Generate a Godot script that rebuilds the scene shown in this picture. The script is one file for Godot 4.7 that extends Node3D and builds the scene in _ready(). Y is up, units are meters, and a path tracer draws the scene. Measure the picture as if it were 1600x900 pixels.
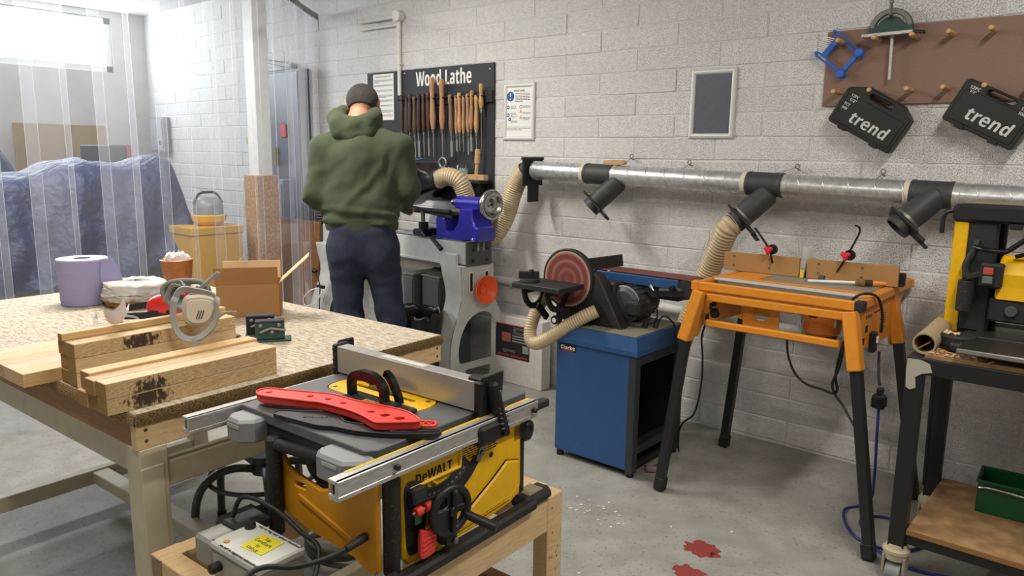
extends Node3D

# ------------------------------------------------------------------ mesh builder
class MB:
	var v := PackedVector3Array()
	var n := PackedVector3Array()
	var uv := PackedVector2Array()
	var t := Transform3D()
	# triangle a,b,c counter-clockwise seen from outside; emitted clockwise for Godot
	func tri(a: Vector3, b: Vector3, c: Vector3, na = null, nb = null, nc = null, ua := Vector2.ZERO, ub := Vector2.ZERO, uc := Vector2.ZERO) -> void:
		if na == null:
			var f := (b - a).cross(c - a)
			if f.length_squared() < 1e-18:
				return
			f = f.normalized()
			na = f
			nb = f
			nc = f
		v.append(t * a); v.append(t * c); v.append(t * b)
		n.append((t.basis * na).normalized()); n.append((t.basis * nc).normalized()); n.append((t.basis * nb).normalized())
		uv.append(ua); uv.append(uc); uv.append(ub)
	func quad(a: Vector3, b: Vector3, c: Vector3, d: Vector3) -> void:
		var f := (c - a).cross(d - b).normalized()
		var ax := f.abs().max_axis_index()
		var ua := _p(a, ax)
		var uc := _p(c, ax)
		tri(a, b, c, f, f, f, ua, _p(b, ax), uc)
		tri(a, c, d, f, f, f, ua, uc, _p(d, ax))
	func _p(p: Vector3, ax: int) -> Vector2:
		return Vector2(p.z, -p.y) if ax == 0 else (Vector2(p.x, p.z) if ax == 1 else Vector2(p.x, -p.y))
	func squad(a: Vector3, b: Vector3, c: Vector3, d: Vector3, na: Vector3, nb: Vector3, nc: Vector3, nd: Vector3, ua := Vector2.ZERO, ub := Vector2.ZERO, uc := Vector2.ZERO, ud := Vector2.ZERO) -> void:
		tri(a, b, c, na, nb, nc, ua, ub, uc)
		tri(a, c, d, na, nc, nd, ua, uc, ud)
	# chamfered box: centre c, size s
	func box(c: Vector3, s: Vector3, r := 0.002, b := Basis()) -> MB:
		var old := t
		t = t * Transform3D(b, c)
		var h := s * 0.5
		r = minf(r, minf(h.x, minf(h.y, h.z)) * 0.9)
		var i := h - Vector3(r, r, r)
		for k in 3:
			for sg in [-1.0, 1.0]:
				var e := Vector3.ZERO
				e[k] = sg
				var p := Vector3.ZERO
				var q := Vector3.ZERO
				p[(k + 1) % 3] = 1.0
				q[(k + 2) % 3] = 1.0
				if sg < 0:
					var w := p
					p = q
					q = w
				var o := e * h
				var pi := p * i
				var qi := q * i
				quad(o - pi - qi, o + pi - qi, o + pi + qi, o - pi + qi)
		if r > 0.0:
			for k in 3:
				var k1 := (k + 1) % 3
				var k2 := (k + 2) % 3
				for s1 in [-1.0, 1.0]:
					for s2 in [-1.0, 1.0]:
						var a := Vector3.ZERO
						a[k1] = s1 * h[k1]; a[k2] = s2 * i[k2]
						var d := Vector3.ZERO
						d[k1] = s1 * i[k1]; d[k2] = s2 * h[k2]
						var w := Vector3.ZERO
						w[k] = i[k]
						if s1 * s2 > 0:
							quad(a - w, d - w, d + w, a + w)
						else:
							quad(a + w, d + w, d - w, a - w)
			for sx in [-1.0, 1.0]:
				for sy in [-1.0, 1.0]:
					for sz in [-1.0, 1.0]:
						var a := Vector3(sx * h.x, sy * i.y, sz * i.z)
						var d := Vector3(sx * i.x, sy * h.y, sz * i.z)
						var e := Vector3(sx * i.x, sy * i.y, sz * h.z)
						if sx * sy * sz > 0:
							tri(a, d, e)
						else:
							tri(a, e, d)
		t = old
		return self
	# box given by two corners
	func bx(a: Vector3, b: Vector3, r := 0.002) -> MB:
		return box((a + b) * 0.5, (b - a).abs(), r)
	# beam from a to b with cross-section w (sideways) x h (up-ish)
	func beam(a: Vector3, b: Vector3, w: float, h: float, r := 0.002, up := Vector3.UP) -> MB:
		var x := (b - a).normalized()
		if absf(x.dot(up)) > 0.99:
			up = Vector3.BACK
		var z := x.cross(up).normalized()
		var y := z.cross(x)
		return box((a + b) * 0.5, Vector3(a.distance_to(b), h, w), r, Basis(x, y, z))
	static func frame(d: Vector3) -> Basis:
		var y := d.normalized()
		var h := Vector3.RIGHT if absf(y.x) < 0.9 else Vector3.BACK
		var z := h.cross(y).normalized()
		return Basis(y.cross(z), y, z)
	# lathe of profile (radius, height) round local y, placed by base point and axis
	func lathe(o: Vector3, axis: Vector3, prof: Array, seg := 24, sharp := true) -> MB:
		var old := t
		t = t * Transform3D(frame(axis), o)
		var m := prof.size()
		for k in m - 1:
			var p: Vector2 = prof[k]
			var q: Vector2 = prof[k + 1]
			var d := q - p
			if d.length() < 1e-7:
				continue
			var np := Vector2(d.y, -d.x).normalized()
			var nq := np
			if not sharp:
				if k > 0:
					var e: Vector2 = p - prof[k - 1]
					np = (np + Vector2(e.y, -e.x).normalized()).normalized()
				if k < m - 2:
					var e: Vector2 = prof[k + 2] - q
					nq = (nq + Vector2(e.y, -e.x).normalized()).normalized()
			for j in seg:
				var a0 := TAU * j / seg
				var a1 := TAU * (j + 1) / seg
				var c0 := Vector3(cos(a0), 0, -sin(a0))
				var c1 := Vector3(cos(a1), 0, -sin(a1))
				var y := Vector3.UP
				var A := c0 * p.x + y * p.y
				var B := c1 * p.x + y * p.y
				var C := c1 * q.x + y * q.y
				var D := c0 * q.x + y * q.y
				var ua := Vector2(A.x, A.z)
				if p.x > 1e-6:
					tri(A, B, C, c0 * np.x + y * np.y, c1 * np.x + y * np.y, c1 * nq.x + y * nq.y, ua, Vector2(B.x, B.z), Vector2(C.x, C.z))
				if q.x > 1e-6:
					tri(A, C, D, c0 * np.x + y * np.y, c1 * nq.x + y * nq.y, c0 * nq.x + y * nq.y, ua, Vector2(C.x, C.z), Vector2(D.x, D.z))
		t = old
		return self
	# cylinder / cone from a to b with chamfered ends
	func cyl(a: Vector3, b: Vector3, r0: float, r1 := -1.0, seg := 20, ch := 0.0015) -> MB:
		if r1 < 0.0:
			r1 = r0
		var l := a.distance_to(b)
		ch = minf(ch, minf(l * 0.4, minf(r0, r1) * 0.5))
		return lathe(a, b - a, [Vector2(0, 0), Vector2(r0 - ch, 0), Vector2(r0, ch), Vector2(r1, l - ch), Vector2(r1 - ch, l), Vector2(0, l)], seg)
	func ball(c: Vector3, r: Vector3, seg := 20, rings := 12, b := Basis()) -> MB:
		var old := t
		t = t * Transform3D(b, c)
		for i in rings:
			for j in seg:
				var q := []
				for w in [[i, j], [i + 1, j], [i + 1, j + 1], [i, j + 1]]:
					var th: float = PI * w[0] / rings
					var ph: float = TAU * w[1] / seg
					q.append(Vector3(sin(th) * cos(ph), cos(th), -sin(th) * sin(ph)))
				var N := []
				for p in q:
					N.append((p / r).normalized())
				if i > 0:
					tri(q[0] * r, q[1] * r, q[3] * r, N[0], N[1], N[3])
				if i < rings - 1:
					tri(q[1] * r, q[2] * r, q[3] * r, N[1], N[2], N[3])
		t = old
		return self
	# sweep of a circle along points; r a number or one radius per point
	func tube(pts: Array, r, seg := 10, caps := true, closed := false) -> MB:
		var m := pts.size()
		var T := []
		for i in m:
			var a: Vector3 = pts[(i - 1 + m) % m] if closed else pts[maxi(i - 1, 0)]
			var b: Vector3 = pts[(i + 1) % m] if closed else pts[mini(i + 1, m - 1)]
			T.append((b - a).normalized())
		var f := frame(T[0])
		var fx := f.x
		var rings := []
		var norms := []
		for i in m:
			fx = (fx - T[i] * fx.dot(T[i])).normalized()
			var fz: Vector3 = T[i].cross(fx)
			var rr: float = r[i] if r is Array or r is PackedFloat32Array else r
			var sl := 0.0
			if r is Array or r is PackedFloat32Array:
				var i0 := maxi(i - 1, 0)
				var i1 := mini(i + 1, m - 1)
				sl = (r[i1] - r[i0]) / maxf((pts[i1] - pts[i0]).length(), 1e-6)
			var ring := PackedVector3Array()
			var nn := PackedVector3Array()
			for j in seg:
				var an := TAU * j / seg
				var d := fx * cos(an) + fz * sin(an)
				ring.append(pts[i] + d * rr)
				nn.append((d - T[i] * sl).normalized())
			rings.append(ring)
			norms.append(nn)
		for i in (m if closed else m - 1):
			var k := (i + 1) % m
			for j in seg:
				var l := (j + 1) % seg
				squad(rings[i][j], rings[i][l], rings[k][l], rings[k][j], norms[i][j], norms[i][l], norms[k][l], norms[k][j])
		if caps and not closed:
			for j in seg:
				var l := (j + 1) % seg
				tri(pts[0], rings[0][l], rings[0][j])
				tri(pts[m - 1], rings[m - 1][j], rings[m - 1][l])
		return self
	# flat strap swept along points: width w along side vector, thickness h
	func strap(pts: Array, side, w: float, h: float, closed := false) -> MB:
		var m := pts.size()
		var R := []
		for i in m:
			var a: Vector3 = pts[(i - 1 + m) % m] if closed else pts[maxi(i - 1, 0)]
			var b: Vector3 = pts[(i + 1) % m] if closed else pts[mini(i + 1, m - 1)]
			var T := (b - a).normalized()
			var s: Vector3 = side[i] if side is Array else side
			s = (s - T * s.dot(T)).normalized()
			var u := s.cross(T)
			R.append([pts[i] - s * w * 0.5 - u * h * 0.5, pts[i] + s * w * 0.5 - u * h * 0.5, pts[i] + s * w * 0.5 + u * h * 0.5, pts[i] - s * w * 0.5 + u * h * 0.5])
		for i in (m if closed else m - 1):
			var k := (i + 1) % m
			for j in 4:
				var l := (j + 1) % 4
				quad(R[i][l], R[i][j], R[k][j], R[k][l])
		if not closed:
			quad(R[0][0], R[0][1], R[0][2], R[0][3])
			quad(R[m - 1][3], R[m - 1][2], R[m - 1][1], R[m - 1][0])
		return self
	# prism: polygon in local x,y (counter-clockwise), depth along +z from 0, with small bevel; holes are bridged in
	func prism(poly: Array, depth: float, bev := 0.0, holes := []) -> MB:
		var outer := PackedVector2Array(poly)
		if Geometry2D.is_polygon_clockwise(outer):
			outer.reverse()
		var loops := [outer]
		for hh in holes:
			var ho := PackedVector2Array(hh)
			if not Geometry2D.is_polygon_clockwise(ho):
				ho.reverse()
			loops.append(ho)
		var ins := []
		for lp in loops:
			ins.append(MB.inset(lp, bev) if bev > 0.0 else lp)
		var cap: PackedVector2Array = ins[0].duplicate()
		for k in range(1, ins.size()):
			cap = MB.bridge(cap, ins[k])
		var ix := Geometry2D.triangulate_polygon(cap)
		if ix.is_empty():
			print("untriangulated ", poly.size(), " ", holes.size(), " ", poly[0])
		for i in range(0, ix.size(), 3):
			var a := cap[ix[i]]
			var b := cap[ix[i + 1]]
			var c := cap[ix[i + 2]]
			if (b - a).cross(c - a) < 0:
				var w := b
				b = c
				c = w
			var N := Vector3.BACK
			tri(Vector3(a.x, a.y, depth), Vector3(b.x, b.y, depth), Vector3(c.x, c.y, depth), N, N, N, Vector2(a.x, -a.y), Vector2(b.x, -b.y), Vector2(c.x, -c.y))
			N = Vector3.FORWARD
			tri(Vector3(a.x, a.y, 0), Vector3(c.x, c.y, 0), Vector3(b.x, b.y, 0), N, N, N, Vector2(a.x, -a.y), Vector2(c.x, -c.y), Vector2(b.x, -b.y))
		for q in loops.size():
			var lp: PackedVector2Array = loops[q]
			var li: PackedVector2Array = ins[q]
			var m := lp.size()
			var sm := m > 14
			var nr := PackedVector2Array()
			for i in m:
				var d0 := (lp[i] - lp[(i - 1 + m) % m]).normalized()
				var d1 := (lp[(i + 1) % m] - lp[i]).normalized()
				nr.append(Vector2(d0.y + d1.y, -d0.x - d1.x).normalized() if sm and d0.dot(d1) > 0.75 else Vector2.ZERO)
			for i in m:
				var k := (i + 1) % m
				var a := lp[i]
				var b := lp[k]
				var d := (b - a).normalized()
				var fl := Vector2(d.y, -d.x)
				var n0 := fl if nr[i] == Vector2.ZERO else nr[i]
				var n1 := fl if nr[k] == Vector2.ZERO else nr[k]
				var N0 := Vector3(n0.x, n0.y, 0)
				var N1 := Vector3(n1.x, n1.y, 0)
				squad(Vector3(a.x, a.y, bev), Vector3(b.x, b.y, bev), Vector3(b.x, b.y, depth - bev), Vector3(a.x, a.y, depth - bev), N0, N1, N1, N0, Vector2(a.x, 0), Vector2(b.x, 0), Vector2(b.x, depth), Vector2(a.x, depth))
				if bev > 0.0:
					var ai := li[i]
					var bi := li[k]
					var f := Vector3(0, 0, 1)
					squad(Vector3(a.x, a.y, depth - bev), Vector3(b.x, b.y, depth - bev), Vector3(bi.x, bi.y, depth), Vector3(ai.x, ai.y, depth), (N0 + f).normalized(), (N1 + f).normalized(), (N1 + f).normalized(), (N0 + f).normalized())
					squad(Vector3(b.x, b.y, bev), Vector3(a.x, a.y, bev), Vector3(ai.x, ai.y, 0), Vector3(bi.x, bi.y, 0), (N1 - f).normalized(), (N0 - f).normalized(), (N0 - f).normalized(), (N1 - f).normalized())
		return self
	static func inset(p: PackedVector2Array, d: float) -> PackedVector2Array:
		var out := PackedVector2Array()
		var m := p.size()
		for i in m:
			var d0 := (p[i] - p[(i - 1 + m) % m]).normalized()
			var d1 := (p[(i + 1) % m] - p[i]).normalized()
			var n0 := Vector2(-d0.y, d0.x)
			var n1 := Vector2(-d1.y, d1.x)
			var s := n0 + n1
			var l := s.length_squared()
			out.append(p[i] + (s * (2.0 * d / maxf(l, 0.8)) if l > 1e-6 else n0 * d))
		return out
	static func bridge(o: PackedVector2Array, h: PackedVector2Array) -> PackedVector2Array:
		# from the hole's rightmost vertex to a visible outer vertex
		var best := 1e9
		var bi := 0
		var bj := 0
		for j in h.size():
			for i in o.size():
				var d := o[i].distance_to(h[j])
				if d < best:
					var ok := true
					for k in o.size():
						var k2 := (k + 1) % o.size()
						if k != i and k2 != i and o[k] != o[i] and o[k2] != o[i] and Geometry2D.segment_intersects_segment(o[i], h[j], o[k], o[k2]) != null:
							ok = false
							break
					if ok:
						best = d
						bi = i
						bj = j
		# the way back runs a hair beside the way in, so that the outline never touches itself
		var d := (h[bj] - o[bi]).normalized()
		var e := Vector2(d.y, -d.x) * 2e-5
		var out := PackedVector2Array()
		for i in range(0, bi + 1):
			out.append(o[i])
		for k in h.size():
			out.append(h[(bj + k) % h.size()])
		out.append(h[bj] + e)
		out.append(o[bi] + e)
		for i in range(bi + 1, o.size()):
			out.append(o[i])
		return out
	# open or closed smooth surface from rows of points
	func sheet(rows: Array, wrap := false, flip := false) -> MB:
		var m := rows.size()
		var w: int = rows[0].size()
		var N := []
		for i in m:
			var nn := PackedVector3Array()
			for j in w:
				var du: Vector3 = rows[i][(j + 1) % w if wrap else mini(j + 1, w - 1)] - rows[i][(j - 1 + w) % w if wrap else maxi(j - 1, 0)]
				var dv: Vector3 = rows[mini(i + 1, m - 1)][j] - rows[maxi(i - 1, 0)][j]
				var c := du.cross(dv)
				c = c.normalized() if c.length_squared() > 1e-20 else Vector3.UP
				nn.append(-c if flip else c)
			N.append(nn)
		for i in m - 1:
			for j in (w if wrap else w - 1):
				var k := (j + 1) % w
				var U := [Vector2(float(j) / (w - 1), float(i) / (m - 1)), Vector2(float(j + 1) / (w - 1), float(i) / (m - 1)), Vector2(float(j + 1) / (w - 1), float(i + 1) / (m - 1)), Vector2(float(j) / (w - 1), float(i + 1) / (m - 1))]
				if flip:
					squad(rows[i][j], rows[i + 1][j], rows[i + 1][k], rows[i][k], N[i][j], N[i + 1][j], N[i + 1][k], N[i][k], U[0], U[3], U[2], U[1])
				else:
					squad(rows[i][j], rows[i][k], rows[i + 1][k], rows[i + 1][j], N[i][j], N[i][k], N[i + 1][k], N[i + 1][j], U[0], U[1], U[2], U[3])
		return self
	func text(s: String, size: float, at: Transform3D, depth := 0.0008, bold := true, center := true, squeeze := 1.0, slant := 0.0) -> MB:
		var tm := TextMesh.new()
		var f := SystemFont.new()
		f.font_names = PackedStringArray(["Droid Sans"])
		f.font_weight = 700 if bold else 400
		tm.font = f
		tm.text = s
		tm.font_size = 64
		tm.pixel_size = size / 46.0
		tm.depth = depth
		tm.curve_step = 3.0
		tm.horizontal_alignment = HORIZONTAL_ALIGNMENT_CENTER if center else HORIZONTAL_ALIGNMENT_LEFT
		var ar := tm.get_mesh_arrays()
		var V: PackedVector3Array = ar[Mesh.ARRAY_VERTEX]
		var NN: PackedVector3Array = ar[Mesh.ARRAY_NORMAL]
		var I: PackedInt32Array = ar[Mesh.ARRAY_INDEX]
		if squeeze < 0.0: # fit to a width
			squeeze = -squeeze / maxf(tm.get_aabb().size.x, 1e-4)
		var T := t * at * Transform3D(Basis(Vector3(squeeze, 0, 0), Vector3(slant, 1, 0), Vector3(0, 0, 1)), Vector3.ZERO)
		for k in I:
			v.append(T * V[k])
			n.append((T.basis * NN[k]).normalized())
			uv.append(Vector2.ZERO)
		return self
	func add(o: MB, x := Transform3D()) -> MB:
		var T := t * x
		for k in o.v.size():
			v.append(T * o.v[k])
			n.append((T.basis * o.n[k]).normalized())
			uv.append(o.uv[k])
		return self
	func mesh() -> ArrayMesh:
		var a := []
		a.resize(Mesh.ARRAY_MAX)
		a[Mesh.ARRAY_VERTEX] = v
		a[Mesh.ARRAY_NORMAL] = n
		a[Mesh.ARRAY_TEX_UV] = uv
		var m := ArrayMesh.new()
		m.add_surface_from_arrays(Mesh.PRIMITIVE_TRIANGLES, a)
		return m

# ------------------------------------------------------------------ nodes
var used := {}
func numbered(s: String) -> String:
	var k: int = used.get(s, 0)
	used[s] = k + 1
	return s if k == 0 else "%s_%03d" % [s, k]
func meta(o: Node3D, label := "", category := "", group := "", kind := "") -> void:
	if label: o.set_meta("label", label)
	if category: o.set_meta("category", category)
	if group: o.set_meta("group", group)
	if kind: o.set_meta("kind", kind)
func thing(called: String, label: String, category: String, at := Vector3.ZERO, turn := 0.0, group := "") -> Node3D:
	var o := Node3D.new()
	o.name = numbered(called)
	add_child(o)
	o.position = at
	o.rotation.y = turn
	meta(o, label, category, group)
	return o
func part(called: String, b: MB, m: Material, parent: Node3D, label := "", kind := "") -> MeshInstance3D:
	var o := MeshInstance3D.new()
	o.name = called
	o.mesh = b.mesh()
	o.material_override = m
	parent.add_child(o, true)
	meta(o, label, "", "", kind)
	return o
func inst(called: String, me: Mesh, m: Material, parent: Node3D, x := Transform3D()) -> MeshInstance3D:
	var o := MeshInstance3D.new()
	o.name = called
	o.mesh = me
	o.material_override = m
	o.transform = x
	parent.add_child(o, true)
	return o
func solo(called: String, b: MB, m: Material, label: String, category: String, at := Vector3.ZERO, turn := 0.0, group := "") -> MeshInstance3D:
	var o := MeshInstance3D.new()
	o.name = numbered(called)
	o.mesh = b.mesh()
	o.material_override = m
	add_child(o)
	o.position = at
	o.rotation.y = turn
	meta(o, label, category, group)
	return o
func struct(called: String, b: MB, m: Material, label := "", category := "") -> MeshInstance3D:
	var o := MeshInstance3D.new()
	o.name = called
	o.mesh = b.mesh()
	o.material_override = m
	add_child(o)
	meta(o, label, category, "", "structure")
	return o
func V(x: float, y: float, z: float) -> Vector3:
	return Vector3(x, y, z)
func xf(p: Vector3, b := Basis()) -> Transform3D:
	return Transform3D(b, p)
func rot(ax: Vector3, deg: float) -> Basis:
	return Basis(ax, deg_to_rad(deg))
# Catmull-Rom through points
func smooth(p: Array, per := 8, closed := false) -> Array:
	var out := []
	var m := p.size()
	for i in (m if closed else m - 1):
		var a: Vector3 = p[(i - 1 + m) % m] if closed else p[maxi(i - 1, 0)]
		var b: Vector3 = p[i]
		var c: Vector3 = p[(i + 1) % m]
		var d: Vector3 = p[(i + 2) % m] if closed else p[mini(i + 2, m - 1)]
		for k in per:
			out.append(b.cubic_interpolate(c, a, d, float(k) / per))
	if not closed:
		out.append(p[m - 1])
	return out
# ribbed hose along points
func hose(b: MB, p: Array, r: float, pitch: float, depth: float, seg := 20) -> MB:
	var c := smooth(p, 16)
	var l := 0.0
	for i in c.size() - 1:
		l += c[i].distance_to(c[i + 1])
	var step := pitch / 4.0
	var pts := []
	var rad := []
	var at := 0.0
	var want := 0.0
	var ph := 0
	for i in c.size() - 1:
		var d: float = c[i].distance_to(c[i + 1])
		while want <= at + d:
			pts.append(c[i].lerp(c[i + 1], (want - at) / maxf(d, 1e-6)))
			rad.append(r - depth * [0.0, 0.45, 1.0, 0.45][ph % 4])
			ph += 1
			want += step
		at += d
	return b.tube(pts, rad, seg, false)
func rrect(w: float, h: float, r: float, k := 5, c := Vector2.ZERO) -> Array:
	var out := []
	for q in 4:
		var cc: Vector2 = [Vector2(w / 2 - r, h / 2 - r), Vector2(-w / 2 + r, h / 2 - r), Vector2(-w / 2 + r, -h / 2 + r), Vector2(w / 2 - r, -h / 2 + r)][q]
		for i in k + 1:
			var a := PI / 2 * (q + float(i) / k)
			out.append(c + cc + Vector2(cos(a), sin(a)) * r)
	return out
func circ(r: float, k := 20, c := Vector2.ZERO, sy := 1.0) -> Array:
	var out := []
	for i in k:
		out.append(c + Vector2(cos(TAU * i / k), sin(TAU * i / k) * sy) * r)
	return out
func spline2(p: Array, per := 6, closed := true) -> Array:
	var q := []
	for a in p:
		q.append(Vector3(a.x, a.y, 0))
	var out := []
	for a in smooth(q, per, closed):
		out.append(Vector2(a.x, a.y))
	return out

# ------------------------------------------------------------------ textures
func noise(freq: float, sd: int, oct := 3, type := FastNoiseLite.TYPE_SIMPLEX_SMOOTH) -> FastNoiseLite:
	var f := FastNoiseLite.new()
	f.noise_type = type
	f.seed = sd
	f.frequency = freq
	f.fractal_octaves = oct
	return f
func paint(w: int, h: int, fn: Callable) -> ImageTexture:
	var im := Image.create(w, h, false, Image.FORMAT_RGBA8)
	for y in h:
		for x in w:
			im.set_pixel(x, y, fn.call(x, y))
	return ImageTexture.create_from_image(im)
# seamless noise as an image, values 0..1 in all channels
func ntex(freq: float, sd: int, oct := 4, size := 512, type := FastNoiseLite.TYPE_SIMPLEX_SMOOTH, lo := Color.BLACK, hi := Color.WHITE, mid = null, o1 := 0.0, o2 := 1.0) -> NoiseTexture2D:
	var tx := NoiseTexture2D.new()
	tx.width = size
	tx.height = size
	tx.seamless = true
	tx.noise = noise(freq, sd, oct, type)
	var g := Gradient.new()
	g.set_color(0, lo)
	g.set_color(1, hi)
	g.set_offset(0, o1)
	g.set_offset(1, o2)
	if mid != null:
		g.add_point((o1 + o2) / 2, mid)
	tx.color_ramp = g
	return tx
# wood: grain runs along u; tiles
func wood(a: Color, b: Color, dark: Color, sd: int, w := 512, h := 256, rings := 9.0, stretch := 14.0) -> ImageTexture:
	var n1 := noise(0.012, sd, 3)
	var n2 := noise(0.09, sd + 1, 2)
	var n3 := noise(0.35, sd + 2, 2)
	return paint(w, h, func(x, y):
		var ca: float = cos(TAU * x / w) * w / TAU
		var sa: float = sin(TAU * x / w) * w / TAU
		var q: float = n1.get_noise_3d(ca / 3.0, sa / 3.0, y * 1.4)
		var g: float = 0.5 + 0.5 * sin((float(y) / h * rings + q * 1.5) * TAU)
		var f: float = 0.5 + 0.5 * n2.get_noise_3d(ca * 3.0 / stretch, sa * 3.0 / stretch, y * 3.0)
		var p: float = 0.5 + 0.5 * n3.get_noise_3d(ca * 2.0 / stretch, sa * 2.0 / stretch, y * 3.0)
		var c := a.lerp(b, clampf(g * 0.55 + f * 0.45, 0, 1))
		return c.lerp(dark, clampf((p - 0.62) * 2.2, 0, 0.6)))

# ------------------------------------------------------------------ materials
func mat(c: Color, rough := 0.6, metal := 0.0, o := {}) -> StandardMaterial3D:
	var m := StandardMaterial3D.new()
	m.albedo_color = c
	m.roughness = rough
	m.metallic = metal
	if o.has("tex"):
		m.albedo_texture = o.tex
	if o.has("rtex"):
		m.roughness_texture = o.rtex
		m.roughness_texture_channel = BaseMaterial3D.TEXTURE_CHANNEL_RED
	if o.has("bump"):
		m.heightmap_enabled = true
		m.heightmap_texture = o.bump
		m.heightmap_scale = o.get("bs", 0.1)
	if o.has("tri"):
		m.uv1_triplanar = true
		m.uv1_scale = o.tri if o.tri is Vector3 else Vector3.ONE * o.tri
		m.uv1_world_triplanar = o.get("world", false)
		m.uv1_triplanar_sharpness = 6.0
	elif o.has("uvs"):
		m.uv1_scale = o.uvs
	if o.has("uvo"):
		m.uv1_offset = o.uvo
	if o.has("coat"):
		m.clearcoat_enabled = true
		m.clearcoat = o.coat
		m.clearcoat_roughness = o.get("cr", 0.15)
	if o.has("rim"):
		m.rim_enabled = true
		m.rim = o.rim
		m.rim_tint = 0.6
	if o.has("alpha"):
		m.transparency = BaseMaterial3D.TRANSPARENCY_ALPHA
		m.albedo_color.a = o.alpha
		m.cull_mode = BaseMaterial3D.CULL_DISABLED
	if o.has("back"):
		m.backlight_enabled = true
		m.backlight = o.back
		m.cull_mode = BaseMaterial3D.CULL_DISABLED
	if o.has("emit"):
		m.emission_enabled = true
		m.emission = o.emit
		m.emission_energy_multiplier = o.get("energy", 1.0)
	if o.get("two", false):
		m.cull_mode = BaseMaterial3D.CULL_DISABLED
	return m
func C(h: String) -> Color:
	return Color.html(h)

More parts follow.
